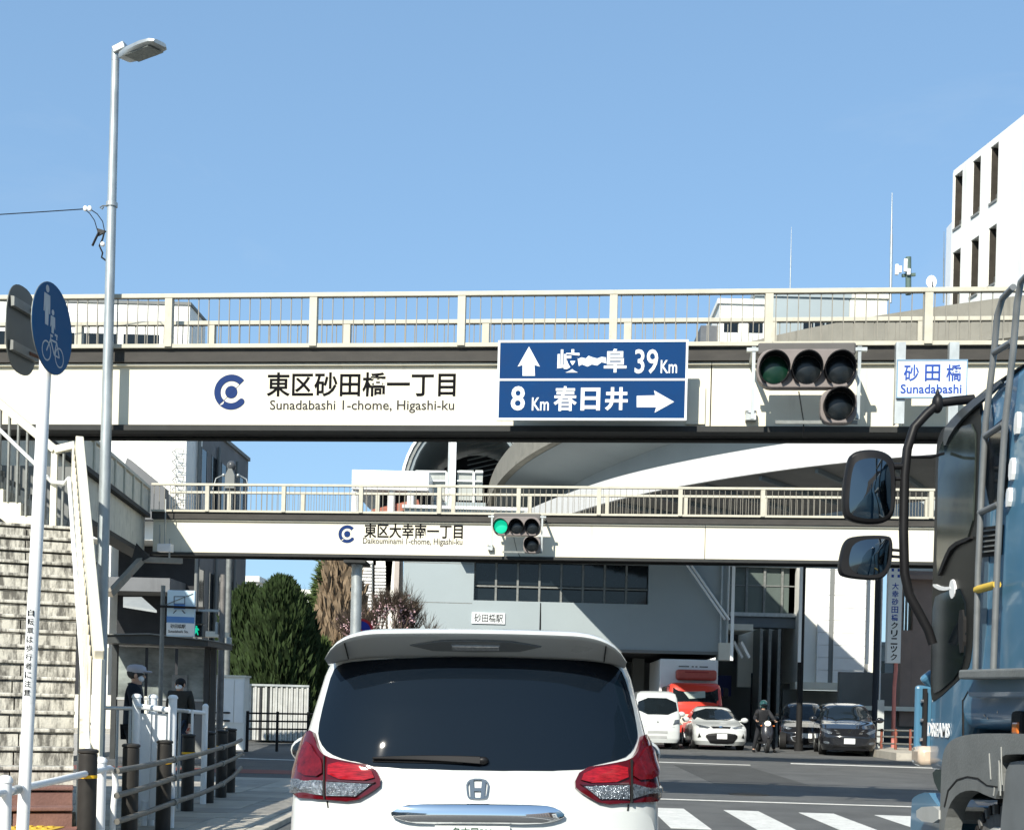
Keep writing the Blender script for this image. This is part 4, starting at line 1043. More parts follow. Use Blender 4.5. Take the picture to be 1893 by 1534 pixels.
# ------------------------------------------------------------------ oncoming traffic beyond the crossing
def oncoming(name, label, cat, px, Y, tab, mat, glassz, yaw=0.0, Df=.5, nf=2.6, wheelr=.31, wheels=(.75, 3.4), wk=1.0):
    p = P(px, 1300, Y)
    t = T(name, label, cat, (p.x, Y, 0), math.pi + yaw)
    Lc = max(r_[3] for r_ in tab)
    tab = [(z, w_, a - Lc, b - Lc) for z, w_, a, b in tab]        # front bumper at y = 0
    B = Body(tab, Dr=.35, nr=3.2, Df=Df, nf=nf)
    obj('body', B.mesh(.04), mat, t, local=True, smooth=32)
    z0, z1, hw0, hw1 = glassz
    obj('windscreen', patch(smoothpts([(-hw0, z0), (hw0, z0), (hw1, z1), (-hw1, z1)][::-1], 1), B.front, off=.014, grid=.035), glass_dark, t, local=True, smooth=40)
    for sg in (-1, 1):
        for y_ in wheels:
            wh = obj('wheel', MB().tube((sg * (tab[2][1] - .24), y_ - Lc, wheelr), (sg * (tab[2][1] - .015), y_ - Lc, wheelr), wheelr, 24), rubber, t, local=True, bevel=.02)
            obj('rim', MB().tube((sg * (tab[2][1] - .02), y_ - Lc, wheelr), (sg * (tab[2][1] - .005), y_ - Lc, wheelr), wheelr * .62, 20), galv_dark, wh, local=True)
    for y_ in wheels: arch(B, t, y_ - Lc, wheelr, wheelr)
    def fp(nm, pts, mt, off=.008, both=False, rnd_=0, par=None):
        o = []
        for sg in ((1, -1) if both else (1,)):
            q = [(a * sg, b) for a, b in pts]
            if rnd_: q = smoothpts(q, rnd_)
            ar = sum(q[i - 1][0] * q[i][1] - q[i][0] * q[i - 1][1] for i in range(len(q)))
            if ar > 0: q = q[::-1]
            o.append(obj(nm, patch(q, B.front, off=off + .004, grid=.03), mt, par or t, local=True, smooth=40))
        return o
    def sd_(nm, pts, mt, off=.006):
        for sg in (-1, 1):
            q = pts if sg > 0 else pts[::-1]
            obj(nm, patch([(a - Lc, b) for a, b in q], lambda y, z, sg=sg: B.side(y, z, sg), off=off + .008, grid=.08), mt, t, local=True, smooth=40)
    def mirrors(x, y, z, mt):
        for sg in (-1, 1): obj('door_mirror', MB().ball((sg * x, y - Lc, z), (.13, .07, .09), 12, 8).beam((sg * (x - .2), y - Lc, z - .03), (sg * x, y - Lc, z - .03), .04, .04), mt, t, local=True, smooth=50)
    def plate(z, yb=0.0, x=0.0):
        y_ = B.front(0, z).y + .03 + yb
        kanji_plate(t, lambda a, o, b: Vector((-a, y_ - o, b)), (-x, z), .33, .165, M('plate_bright', (.78, .80, .78), .45, var=.02), '', '', ink)
    return t, B, fp, sd_, mirrors, plate
# white saloon
t, B, fp, sd_, mir_, plate = oncoming('saloon_car', 'white saloon car with a wide black lower grille waiting beyond the crossing', 'car', 1336, 42.5,
    [(.17, .80, .1, 4.42), (.30, .87, .03, 4.5), (.50, .885, .0, 4.5), (.66, .885, .02, 4.42), (.76, .88, .05, 4.25), (.84, .86, .08, 3.9), (.92, .82, .2, 3.35), (1.0, .78, .5, 3.05), (1.15, .71, .8, 2.75), (1.3, .64, 1.15, 2.45), (1.38, .58, 1.4, 2.25), (1.43, .48, 1.6, 2.05), (1.45, .3, 1.7, 1.9)], whitec, (.97, 1.35, .70, .56))
fp('lower_grille', [(-.55, .47), (-.40, .56), (.40, .56), (.55, .47), (.42, .30), (.36, .22), (-.36, .22), (-.42, .30)], blackp, rnd_=1)
fp('upper_grille', [(-.33, .77), (.33, .77), (.28, .71), (-.28, .71)], blackp)
fp('headlamp', [(.36, .74), (.78, .83), (.70, .73), (.45, .70)], clearlens, both=True)
fp('fog_intake', [(.66, .42), (.72, .56), (.76, .40)], blackp, both=True)
fp('badge', [(-.07, .735), (.07, .735), (.07, .775), (-.07, .775)], chrome, off=.014, rnd_=1)
plate(.46); mir_(1.0, 2.75, .98, whitec)
sd_('side_window', [(1.0, .98), (2.9, .97), (2.35, 1.33), (1.4, 1.33)], glass_dark)
# white kei van
t, B, fp, sd_, mir_, plate = oncoming('small_van', 'boxy white van half hidden behind the minivan, beside the white saloon', 'van', 1217, 42.0,
    [(.22, .68, .05, 3.36), (.35, .735, .0, 3.4), (.60, .74, .0, 3.4), (.95, .74, .0, 3.36), (1.05, .735, .01, 3.32), (1.3, .71, .02, 3.15), (1.65, .67, .05, 2.92), (1.8, .63, .1, 2.80), (1.88, .52, .2, 2.6), (1.9, .3, .4, 2.2)], whitec, (1.12, 1.66, .66, .60), Df=.22, nf=4, wheelr=.27, wheels=(.6, 2.95))
fp('headlamp', [(.50, .80), (.70, .84), (.70, .98), (.55, .96)], clearlens, both=True)
fp('lower_grille', [(-.32, .52), (.32, .52), (.32, .60), (-.32, .60)], M('grille_grey', (.35, .36, .35), .5))
fp('lower_grille', [(-.30, .36), (.30, .36), (.30, .44), (-.30, .44)], MATS['grille_grey'])
fp('grille_line', [(-.55, .72), (.45, .72), (.45, .735), (-.55, .735)], MATS['grille_grey'])
fp('badge', [(-.03, .86), (.03, .86), (.03, .91), (-.03, .91)], galv_dark, rnd_=1)
sd_('side_window', [(.3, 1.12), (2.9, 1.1), (2.75, 1.62), (.3, 1.62)], glass_dark); mir_(.80, 2.95, 1.15, whitec)
# black hatchback, turned slightly
t, B, fp, sd_, mir_, plate = oncoming('hatchback', 'black hatchback with a silver hooped lower grille, behind the scooter riders', 'car', 1488, 45.0,
    [(.18, .76, .1, 3.62), (.32, .82, .0, 3.7), (.6, .845, .0, 3.68), (.80, .845, .02, 3.55), (.92, .83, .05, 3.2), (1.02, .80, .08, 2.85), (1.25, .73, .15, 2.55), (1.5, .65, .3, 2.2), (1.62, .55, .5, 2.0), (1.66, .35, .8, 1.7)], blackpaint, (1.03, 1.55, .73, .56), yaw=-.16)
fp('headlamp', [(.42, .74), (.76, .86), (.70, .74), (.52, .68)], clearlens, both=True)
fp('grille_hoop', [(-.48, .50), (.48, .50), (.42, .33), (.3, .27), (-.3, .27), (-.42, .33)], silver, rnd_=1)
fp('lower_grille', [(-.43, .49), (.43, .49), (.38, .35), (.28, .30), (-.28, .30), (-.38, .35)], rubber, off=.014, rnd_=1)
plate(.50, x=-.1); mir_(.95, 2.5, 1.05, blackpaint); sd_('side_window', [(.4, 1.05), (2.6, 1.03), (2.1, 1.52), (.5, 1.52)], glass_dark)
# black people carrier, foremost
t, B, fp, sd_, mir_, plate = oncoming('people_carrier', 'black people carrier with bright headlamps and chrome grille bars, nearest the red railing', 'car', 1572, 39.8,
    [(.18, .78, .1, 4.6), (.34, .83, .0, 4.7), (.6, .85, .0, 4.7), (.85, .85, .02, 4.55), (.98, .84, .05, 4.2), (1.08, .81, .08, 3.7), (1.25, .80, .12, 3.35), (1.45, .73, .2, 3.0), (1.56, .66, .35, 2.8), (1.62, .55, .6, 2.5), (1.65, .3, .9, 2.2)], blackpaint, (1.10, 1.53, .73, .60), yaw=-.15)
fp('headlamp', [(.50, .72), (.82, .86), (.84, .76), (.60, .66)], clearlens, both=True)
fp('grille_bar', [(-.46, .80), (.46, .80), (.42, .77), (-.42, .77)], silver); fp('grille_bar', [(-.40, .71), (.40, .71), (.38, .685), (-.38, .685)], silver)
fp('upper_grille', [(-.42, .765), (.42, .765), (.39, .715), (-.39, .715)], rubber)
fp('badge', [(-.06, .72), (.06, .72), (.06, .80), (-.06, .80)], chrome, off=.016, rnd_=1)
fp('fog_lamp', [(.58, .36), (.76, .38), (.76, .46), (.60, .44)], clearlens, both=True, rnd_=1)
fp('lower_grille', [(-.5, .26), (.5, .26), (.45, .34), (-.45, .34)], rubber)
plate(.47); mir_(1.03, 3.35, 1.12, blackpaint); sd_('side_window', [(.4, 1.12), (3.3, 1.1), (2.9, 1.5), (.6, 1.5)], glass_dark)
# delivery lorry with red cab and white box
p = P(1287, 1300, 48.0)
t = T('box_lorry', 'delivery lorry with a red cab and tall white box behind the white saloon', 'truck', (p.x, 48, 0), math.pi)
boxw = .035
obj('box', MB().box2((-1.02, -6.5, .9), (1.22, -1.75, 3.22)), white, t, local=True, bevel=.05)
fz = obj('refrigeration_unit', MB().box2((-.92, -1.76, 2.42), (.62, -1.32, 2.82)), M('cooler_red_grey', (.45, .10, .075), .4, var=.2), t, local=True, bevel=.09)
obj('cooler_band', MB().box2((-.60, -1.33, 2.70), (.30, -1.30, 2.74)), M('cooler_dark_red', (.28, .03, .03), .4), t, local=True)
for i, (a, b) in enumerate(((-.62, -.30), (-.22, -.14), (-.08, 0), (.10, .50))): obj('box_vent', MB().box2((a, -1.752, 2.92), (b, -1.74, 2.97)), galv_dark, t, local=True)
redp = M('lorry_red_paint', (.62, .045, .025), .3, var=.05, coat=.6)
LBd = Body([(.45, .95, -1.7, -.02), (.7, 1.0, -1.7, 0), (1.3, 1.0, -1.7, -.03), (1.5, 1.0, -1.7, -.06), (2.1, .96, -1.68, -.30), (2.22, .93, -1.66, -.36), (2.3, .82, -1.6, -.5)], Dr=.08, nr=6, Df=.25, nf=4)
obj('cab', LBd.mesh(.05), redp, t, local=True, smooth=35)
obj('windscreen', patch([(-.86, 1.45), (.86, 1.45), (.83, 2.1), (-.83, 2.1)][::-1], LBd.front, off=.008, grid=.15), glass_dark, t, local=True)
obj('screen_reflection', patch([(-.35, 1.75), (.25, 1.70), (.45, 1.95), (-.35, 2.0)][::-1], LBd.front, off=.011, grid=.15), M('painted_pale_reflection', (.35, .40, .36), .4), t, local=True)  # pale reflection on the windscreen, painted as a flat patch
obj('front_panel', patch([(-.97, .62), (.97, .62), (.97, 1.28), (-.97, 1.28)][::-1], LBd.front, off=.008, grid=.15), M('cream_front', (.70, .64, .50), .4), t, local=True)
for z in (.72, .95): obj('grille_bar', patch([(-.6, z), (.6, z), (.6, z + .10), (-.6, z + .10)][::-1], LBd.front, off=.012, grid=.15), galv_dark, t, local=True)
for sg in (-1, 1):
    wheel(t, sg * .85, -1.0, .38, .25, sg, silver); wheel(t, sg * .85, -5.2, .38, .3, sg, silver)
    obj('cab_mirror', MB().box((sg * 1.15, -.45, 1.95), (.18, .08, .32)).beam((sg * .95, -.4, 2.15), (sg * 1.2, -.42, 2.12), .03, .03), rubber, t, local=True, bevel=.02)
obj('chassis', MB().box2((-.5, -6.4, .5), (.5, -.3, .9)), rubber, t, local=True)

# ================================================================== BUILDINGS AND VIADUCT
def seams(parent, name, mk, mat):
    for m_ in mk: obj(name, m_, mat, parent)
# --- left building
bx_, by_ = -13.2, 47.5
t = T('office_building', 'white office building with a shaded grey side, behind the stairs on the left', 'building', (bx_, by_, 0))
ztop_, zlow = 15.6, 11.75
shade = M('shaded_side_wall', (.16, .165, .17), .8, var=.2, scale=.7, dirt=((.09, .09, .095), .2, .8, (1.5, 1.5, .2)), bump=.1)  # shade of the building's side face is put into this grey
obj('wall', MB().box2((-45, by_, 7.0), (bx_, by_ + 2.2, ztop_)), whitewall, t)
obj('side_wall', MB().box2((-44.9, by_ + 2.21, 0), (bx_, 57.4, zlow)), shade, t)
obj('roof_parapet', MB().box2((-45, by_ - .05, ztop_ + .01), (bx_ + .05, by_ + 2.25, ztop_ + .12)), greywall, t)
obj('roof_parapet', MB().box2((-45, by_ + 2.3, zlow + .01), (bx_ + .08, 57.45, zlow + .16)), greywall, t)
for i in range(12):
    x = -14.3 - i * 1.55
    w_ = obj('window', MB().box2((x - 1.3, by_ - .02, 13.85), (x, by_ + .04, 14.5)), glass_dark, t)
    obj('sill', MB().box2((x - 1.35, by_ - .08, 13.78), (x + .05, by_ - .021, 13.84)), greywall, w_)
for i in range(5):                                      # windows of the shaded side
    for j, (za, zb_) in enumerate(((8.2, 10.8), (3.4, 6.2), )):
        y = 49.6 + i * 1.55
        w_ = obj('window', MB().box2((bx_ - .05, y, za), (bx_ + .012, y + .75, zb_)), glass_dark, t)
        obj('frame', MB().box2((bx_ - .02, y - .06, za - .06), (bx_ + .03, y - .002, zb_ + .06)).box2((bx_ - .02, y + .752, za - .06), (bx_ + .03, y + .81, zb_ + .06)), galv_dark, w_)
for i, y in enumerate((48.9, 51.9, 55.0)):
    obj('drain_pipe', MB().tube((bx_ + .1, y, .2), (bx_ + .1, y, 11.3), .07, 8), greywall, t, smooth=50)
for i in range(4): obj('column', MB().box2((-16.2 - i * 4.5, by_ - .25, 0), (-15.78 - i * 4.5, by_ + .6, 6.99)), whitewall, t)
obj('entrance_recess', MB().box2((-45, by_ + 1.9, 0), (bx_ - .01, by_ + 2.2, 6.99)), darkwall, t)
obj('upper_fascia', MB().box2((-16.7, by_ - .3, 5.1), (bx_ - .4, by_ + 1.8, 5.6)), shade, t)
aw = P(225, 1105, by_ - .2)
obj('awning', MB().prism([P(228, 1103, by_ - .3), P(262, 1103, by_ - .3), P(290, 1128, by_ - 2.2), P(228, 1118, by_ - 2.2)], (0, 0, -.08)), M('awning_grey', (.30, .32, .32), .5, var=.1), t)
obj('parapet_wall', MB().box2((-16.6, by_ - 1.5, .1), (bx_ - .3, by_ - 1.35, 1.3)), creamwall, t)
# slanted cast shadow on the white front, built as a grey slab
obj('wall_shadow_slab', MB().prism([P(235, 846, by_ - .8), P(305, 903, by_ - .8), P(305, 960, by_ - .8), P(228, 960, by_ - .8), P(228, 870, by_ - .8)], (0, .5, 0)), shade, t)
# fixed rung ladder on the wall, a row of bent hoops
for i in range(7):
    q = P(331, 838 + i * 17, by_ - .15)
    obj('wall_hoop', MB().path([q + Vector((-.18, .12, .12)), q + Vector((-.22, -.1, .02)), q + Vector((-.05, -.18, -.18)), q + Vector((.16, -.18, -.14)), q + Vector((.2, -.05, .14)), q + Vector((-.16, 0, .14))], .018, 5), galv_dark, t)

# --- viaduct swept along its curve
ctrl = [(21.0, 27.2), (15.5, 28.6), (11.5, 30.8), (7.8, 33.2), (5.07, 35.9), (2.5, 39.6), (.7, 43.6), (-.9, 48.4), (-2.0, 54.0), (-2.7, 60.5), (-3.0, 67), (-3.1, 76)]
def cr(pts, n=6):
    o = []
    for i in range(len(pts) - 1):
        p0 = Vector(pts[max(0, i - 1)]); p1 = Vector(pts[i]); p2 = Vector(pts[i + 1]); p3 = Vector(pts[min(len(pts) - 1, i + 2)])
        for k_ in range(n):
            t_ = k_ / n
            o.append(.5 * ((2 * p1) + (p2 - p0) * t_ + (2 * p0 - 5 * p1 + 4 * p2 - p3) * t_ * t_ + (3 * p1 - p0 - 3 * p2 + p3) * t_ ** 3))
    o.append(Vector(pts[-1])); return o
cv = cr(ctrl)
fr_ = []
for i, p in enumerate(cv):
    d = (cv[min(len(cv) - 1, i + 1)] - cv[max(0, i - 1)]).normalized()
    fr_.append((p, Vector((d.y, -d.x))))       # normal pointing to the inner side (right of travel)
# make sure normals point away from the camera side (to the right / far)
def sweep(prof, i0=0, i1=None, close=True):
    rings = []
    for p, n_ in fr_[i0:i1]:
        rings.append([Vector((p.x + n_.x * o_, p.y + n_.y * o_, z)) for o_, z in prof])
    return MB().loft(rings, cap=True, close=close)
via = T('viaduct', 'curved elevated viaduct with stained concrete parapet and white steel lower band', 'viaduct', (5, 36, 0))
npan = 11
step = (len(fr_) - 1) / npan
for i in range(npan):
    a, b = int(round(i * step)), int(round((i + 1) * step))
    obj('parapet', sweep([(0, 11.4), (.02, 10.52), (.28, 10.52), (.28, 11.4)], a, b + 1), concrete, via, smooth=30)
obj('parapet_lip', sweep([(-.08, 10.52), (-.08, 10.40), (.4, 10.38), (.4, 10.515)]), concrete, via, smooth=30)
obj('upper_soffit', sweep([(.2, 10.37), (2.4, 9.85), (2.6, 9.95), (.5, 10.41)]), ramp_grey, via, smooth=30)
obj('web', sweep([(2.35, 9.86), (2.3, 8.42), (2.45, 8.42), (2.5, 9.9)]), ramp_grey, via, smooth=30)
obj('white_band', sweep([(.0, 8.45), (.18, 7.80), (.3, 7.80), (.3, 8.0), (2.35, 8.36), (2.35, 8.45)]), ramp_white, via, smooth=30)
obj('deck', sweep([(.3, 10.75), (.3, 10.55), (7.4, 10.55), (7.4, 10.75)]), concrete, via, smooth=30)
obj('far_parapet', sweep([(7.2, 11.4), (7.2, 10.76), (7.45, 10.5), (7.45, 11.4)]), concrete, via, smooth=30)
obj('soffit', sweep([(.32, 7.98), (.32, 7.83), (4.2, 7.5), (7.2, 7.83), (7.2, 8.0)]), M('viaduct_soffit', (.26, .26, .25), .8, var=.25, scale=.6), via, smooth=30)
obj('far_web', sweep([(6.9, 10.5), (6.9, 8.02), (7.05, 8.02), (7.05, 10.5)]), ramp_grey, via, smooth=30)
for i in range(2, len(fr_) - 10, 3):
    p, n_ = fr_[i]
    obj('soffit_rib', MB().beam((p.x + n_.x * .5, p.y + n_.y * .5, 7.74), (p.x + n_.x * 4.0, p.y + n_.y * 4.0, 7.46), .10, .12), ramp_grey, via)
for i in range(1, len(fr_) - 4, 4):
    p, n_ = fr_[i]
    obj('bracket_plate', MB().box((p.x + n_.x * 1.2, p.y + n_.y * 1.2, 8.2), (.05, .05, .2)), ramp_grey, via)
for k_, i in enumerate((2, 48)):
    p, n_ = fr_[min(i, len(fr_) - 1)]
    c = Vector((p.x + n_.x * 5.4, p.y + n_.y * 5.4, 0))
    if k_ == 0: c = Vector((23.5, 33.0, 0))
    if k_ == 1: c = Vector((2.5, 56.5, 0))
    obj('pier', MB().tube((c.x, c.y, 0), (c.x, c.y, 7.6), .8, 20), concrete, via, smooth=40)

# --- station building under the viaduct
SY = 50.0
t = T('station_building', 'pale grey station block with a dark strip of windows under the viaduct', 'building', (1, SY, 0))
xa, xb = P(745, 1100, SY).x, P(1345, 1100, SY).x
zb_ = 3.55; zt_ = P(900, 943, SY).z
wx0, wx1 = P(876, 1080, SY).x, P(1199, 1080, SY).x
wz0, wz1 = P(1035, 1113, SY).z, P(1035, 1040, SY).z
for i, (a0, a1, b0, b1_) in enumerate(((xa, wx0, zb_, zt_), (wx1, xb, zb_, zt_), (wx0, wx1, zb_, wz0), (wx0, wx1, wz1, zt_))):
    obj('wall', MB().box2((a0, SY, b0), (a1, SY + .5, b1_)), bluegrey_wall, t)
obj('wall', MB().box2((xa, SY + .51, zb_), (xb, SY + 12, zt_ - .1)), greywall, t)
obj('top_ledge', MB().box2((xa - .1, SY - .15, zt_), (xb + .1, SY + .5, zt_ + .12)), white, t)
obj('window_canopy', MB().box2((wx0 - .6, SY - .7, wz1 + .05), (wx0 + 2.5, SY - .002, wz1 + .2)), white, t)
obj('bottom_trim', MB().box2((xa, SY - .06, zb_ - .12), (xb, SY + .4, zb_ - .002)), greywall, t)
ncol = 8
cw = (wx1 - wx0) / ncol
for i in range(ncol):
    for (za, zc) in ((wz0, wz0 + (wz1 - wz0) * .36), (wz0 + (wz1 - wz0) * .40, wz1)):
        w_ = obj('window', MB().box2((wx0 + i * cw + .05, SY + .33, za + .04), (wx0 + (i + 1) * cw - .05, SY + .38, zc - .04)), glass_dark, t)
    obj('mullion', MB().box2((wx0 + i * cw - .04, SY + .25, wz0), (wx0 + i * cw + .04, SY + .42, wz1)), galv_dark, t)
obj('transom', MB().box2((wx0, SY + .24, wz0 + (wz1 - wz0) * .36), (wx1, SY + .43, wz0 + (wz1 - wz0) * .40)), galv_dark, t)
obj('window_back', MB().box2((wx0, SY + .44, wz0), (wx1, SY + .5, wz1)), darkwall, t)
for z in (P(800, 1040, SY).z, P(800, 1113, SY).z): obj('panel_joint', MB().box2((xa, SY - .006, z - .015), (wx0 - .05, SY - .001, z + .015)), galv_dark, t)
pa, pb_ = P(872, 1152, SY), P(934, 1133, SY)
pl = obj('station_name_plate', MB().box2((pa.x, SY - .06, pa.z), (pb_.x, SY - .002, pb_.z)), signwhite, t)
lettering('砂田橋駅', ink, pl, lambda x, y, z: Vector((x, SY - .061 + y, z)), (pa.x + .1, pa.z + .06), (pb_.x - .08, pb_.z - .05), bold=.01)
for dx in (0, .16):
    obj('sloping_pipe', MB().tube(P(1263, 1034, SY - .2) + Vector((dx, 0, 0)), P(1345, 1150, SY - .2) + Vector((dx - .1, 0, .1)), .045, 8), white, t, smooth=50)
for dx in (-.25, 0):
    obj('drain_pipe', MB().tube((xb + dx, SY - .1, zb_), (xb + dx, SY - .1, zt_), .045, 8), galv, t, smooth=50)
obj('corner_block', MB().box2((P(1327, 1200, SY).x, SY - .3, P(1327, 1220, SY).z), (P(1350, 1200, SY).x, SY + .6, P(1327, 1188, SY).z)), creamwall, t)
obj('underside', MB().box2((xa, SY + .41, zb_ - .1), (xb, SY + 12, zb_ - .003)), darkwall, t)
# dim forecourt beneath
for i, px in enumerate((1180, 1235, 1262, 1315)):
    p = P(px, 1250, SY + 6)
    obj('column', MB().box2((p.x - .25, SY + 6, 0), (p.x + .25, SY + 6.5, zb_ - .11)), brownwall if i % 2 else greywall, t)
obj('forecourt_wall', MB().box2((xa - 6, SY + 11, 0), (xb + 3, SY + 11.4, zb_ - .11)), greywall, t)
# left fin towers of the station
t = T('station_tower', 'white station stair tower with louvred panels, left of the station block', 'building', (-7, 57, 0))
TY = 57.0
tx0, tx1 = P(650, 900, TY).x, P(742, 900, TY).x
obj('upper_block', MB().box2((tx0, TY, P(700, 905, TY).z), (tx1 + 1.2, TY + 6, P(700, 869, TY).z)), white, t, bevel=.03)
obj('gallery_back', MB().box2((tx0 + .9, TY + 1.4, P(700, 945, TY).z - 1), (tx1 + 1.2, TY + 1.6, P(700, 905, TY).z - .01)), darkwall, t)
for i, px in enumerate((655, 722, 758)):
    p = P(px, 925, TY); obj('gallery_column', MB().tube((p.x, TY + .3, p.z - 1.5), (p.x, TY + .3, P(700, 905, TY).z - .01), .17, 12), white, t, smooth=50)
obj('escalator_flank', MB().beam(P(688, 950, TY + .6), P(775, 930, TY + .6), .3, .35), M('red_brown_band', (.34, .12, .08), .6, var=.2, scale=3), t)
zl0 = .1; zl1 = P(700, 948, TY).z
def slab(pts, mat, name, th=.4):
    obj(name, MB().prism([P(*q, TY) for q in pts], (0, th, 0)), mat, t)
slab([(644, 945), (654, 945), (653, 1060), (642, 1120), (636, 1170), (634, 1260), (628, 1260), (629, 1165), (638, 1100), (645, 1050)], ramp_white, 'leaning_fin')
slab([(712, 1030), (727, 1025), (722, 1090), (712, 1150), (706, 1200), (702, 1200), (708, 1120), (713, 1060)], ramp_white, 'leaning_fin')
slab([(690, 945), (696, 945), (694, 1260), (689, 1260)], darkwall, 'dark_gap_strip')  # dark strip drawn in place of the gap between the louvre columns
slab([(655, 945), (745, 945), (745, 1260), (640, 1260)], whitewall, 'back_wall', .1)
for px0, px1, y0 in ((667, 687, 1036), (693, 713, 1044)):
    for i in range(20):
        y = y0 + i * 6.2
        if y > 1170: break
        a = P(px0, y, TY - .2); b = P(px1, y, TY - .2)
        obj('louvre', MB().box2((a.x, TY - .2, a.z - .12), (b.x, TY - .03, a.z - .02)), ramp_white, t)
obj('square_column', MB().box2((P(731, 1050, TY).x, TY - .4, .1), (P(740, 1050, TY).x, TY - .2, zl1)), M('beige_column', (.42, .38, .35), .7, var=.1), t)
obj('dark_slot', MB().box2((P(741, 1050, TY).x, TY - .3, .1), (P(745, 1050, TY).x, TY - .2, zl1)), darkwall, t)
# vaulted platform canopy
t = T('platform_canopy', 'dark arched platform canopy with white railings beside the viaduct curve', 'canopy', (-3.5, 60, 9))
CY = 60.0
cc = P(862, 905, CY); rx_ = 3.05; rz_ = 3.6
def arc(r1, r2, a0=0, a1=180, n=22, y=CY): return [Vector((cc.x + r1 * math.cos(R(a0 + (a1 - a0) * i / n)), y, cc.z + r2 * math.sin(R(a0 + (a1 - a0) * i / n)))) for i in range(n + 1)]
def band(r1, r2, w_, d, y, mat, name):
    o_ = arc(r1, r2, y=y); i_ = arc(r1 - w_, r2 - w_, y=y)
    mb = MB(); n = len(o_)
    mb.loft([[o_[i], o_[i] + Vector((0, d, 0)), i_[i] + Vector((0, d, 0)), i_[i]] for i in range(n)])
    obj(name, mb, mat, t, smooth=40)
band(rx_, rz_, .12, .5, CY - .2, ramp_white, 'edge_ring'); band(rx_ - .14, rz_ - .14, .16, .4, CY - .1, galv_dark, 'edge_ring'); band(rx_ - .32, rz_ - .32, .14, .4, CY, ramp_grey, 'edge_ring')
band(rx_ - .02, rz_ - .02, .08, 14, CY + .4, ramp_grey, 'roof_shell')
obj('end_wall', MB().prism(arc(rx_ - .3, rz_ - .3, y=CY + 9), (0, .1, 0)), darkwall, t)
for i in range(9):
    a = P(864, 815 + i * 9, CY + 4); b = P(930, 800 + i * 9, CY + 4)
    obj('roof_batten', MB().beam(a, b, .05, .04), galv_dark, t)
rl_ = [((768, 872), (824, 872)), ((768, 889), (824, 889)), ((845, 872), (872, 873)), ((845, 889), (890, 890)), ((878, 873), (893, 873))]
for a, b in rl_: obj('railing_bar', MB().tube(P(*a, CY - 1), P(*b, CY - 1), .045, 8), white, t, smooth=50)
for px in (826, 876): obj('railing_post', MB().tube(P(px, 873, CY - 1), P(px, 932, CY - 1), .06, 8), white, t, smooth=50)
for px0, px1 in ((768, 825), (845, 875), (878, 892)):
    obj('infill_panel', MB().box2((P(px0, 900, CY - .9).x, CY - .9, P(px0, 930, CY).z), (P(px1, 900, CY - .9).x, CY - .85, P(px0, 875, CY).z)), M('panel_pale_grey', (.36, .38, .36), .6, var=.1, stretch=(3, 1, .3)), t)
obj('base_slab', MB().box2((P(742, 935, CY).x, CY - 1.1, P(742, 950, CY).z), (P(900, 935, CY).x, CY + 8, P(742, 932, CY).z)), bluegrey_wall, t)
q = P(836, 932, CY - 1.2)
mst = T('mast', 'white square mast rising in front of the dark platform canopy', 'mast', q)
obj('pole', MB().box2((q.x - .14, q.y, q.z - 2), (q.x + .12, q.y + .25, q.z + 4.6)), white, mst)
obj('side_channel', MB().box2((q.x - .24, q.y + .03, q.z - 2), (q.x - .143, q.y + .2, q.z + 4.6)), galv, mst)
# pale wind screen on the right behind the farther bridge
t = T('noise_screen', 'translucent pale screen with white posts above the farther footbridge on the right', 'screen', (10, 45, 5))
for i in range(3):
    a, b = P(1360 + i * 125, 884, 44), P(1360 + (i + 1) * 125, 884, 44)
    obj('screen_panel', MB().box2((a.x + .05, 44, 6.2), (b.x - .05, 44.04, a.z)), M('screen_pale', (.42, .47, .48), .3, var=.1, scale=2, stretch=(1, 1, .2)), t)
for i in range(4):
    a = P(1360 + i * 125, 884, 44); obj('post', MB().box2((a.x - .05, 43.9, 3), (a.x + .05, 43.98, a.z + .05)), white, t)

# --- right: glazed hall, white tower, brown building
HY = 55.0
t = T('glazed_hall', 'hall with four tall green-grey glass panes above a shaded entrance, beside the white tower', 'building', (10, HY, 0))
g0, g1 = P(1349, 1100, HY), P(1510, 1100, HY)
zg0, zg1 = P(1430, 1133, HY).z, P(1430, 1048, HY).z
obj('roof_block', MB().box2((g0.x, HY, zg1), (g1.x, HY + 8, zg1 + 3.0)), white, t)
obj('back_wall', MB().box2((g0.x, HY + 3, 0), (g1.x, HY + 3.3, zg1 - .01)), greywall, t)
nn = 4; gw = (P(1480, 1100, HY).x - g0.x) / nn
for i in range(nn):
    w_ = obj('window', MB().box2((g0.x + i * gw + .05, HY + .3, zg0), (g0.x + (i + 1) * gw - .05, HY + .34, zg1)), glass_pale, t)
    obj('transom', MB().box2((g0.x + i * gw + .05, HY + .26, zg0 + 1.15), (g0.x + (i + 1) * gw - .05, HY + .298, zg0 + 1.2)), galv_dark, w_)
    obj('mullion', MB().box2((g0.x + i * gw - .05, HY + .2, zg0), (g0.x + i * gw + .05, HY + .4, zg1)), galv_dark, t)
obj('window', MB().box2((P(1488, 1, HY).x, HY + .3, zg0), (g1.x, HY + .34, zg1)), glass_pale, t)
obj('sill_beam', MB().box2((g0.x, HY - .1, zg0 - .16), (g1.x, HY + .5, zg0 - .002)), galv, t)
obj('lower_beam', MB().box2((g0.x, HY, P(1430, 1160, HY).z), (g1.x, HY + .5, zg0 - .165)), M('slate_panel', (.14, .16, .17), .6, var=.1), t)
obj('entrance_canopy', MB().box2((P(1344, 1, HY).x, HY - 3, P(1430, 1174, HY).z), (P(1400, 1, HY).x, HY - .01, P(1430, 1163, HY).z)), creamwall, t)
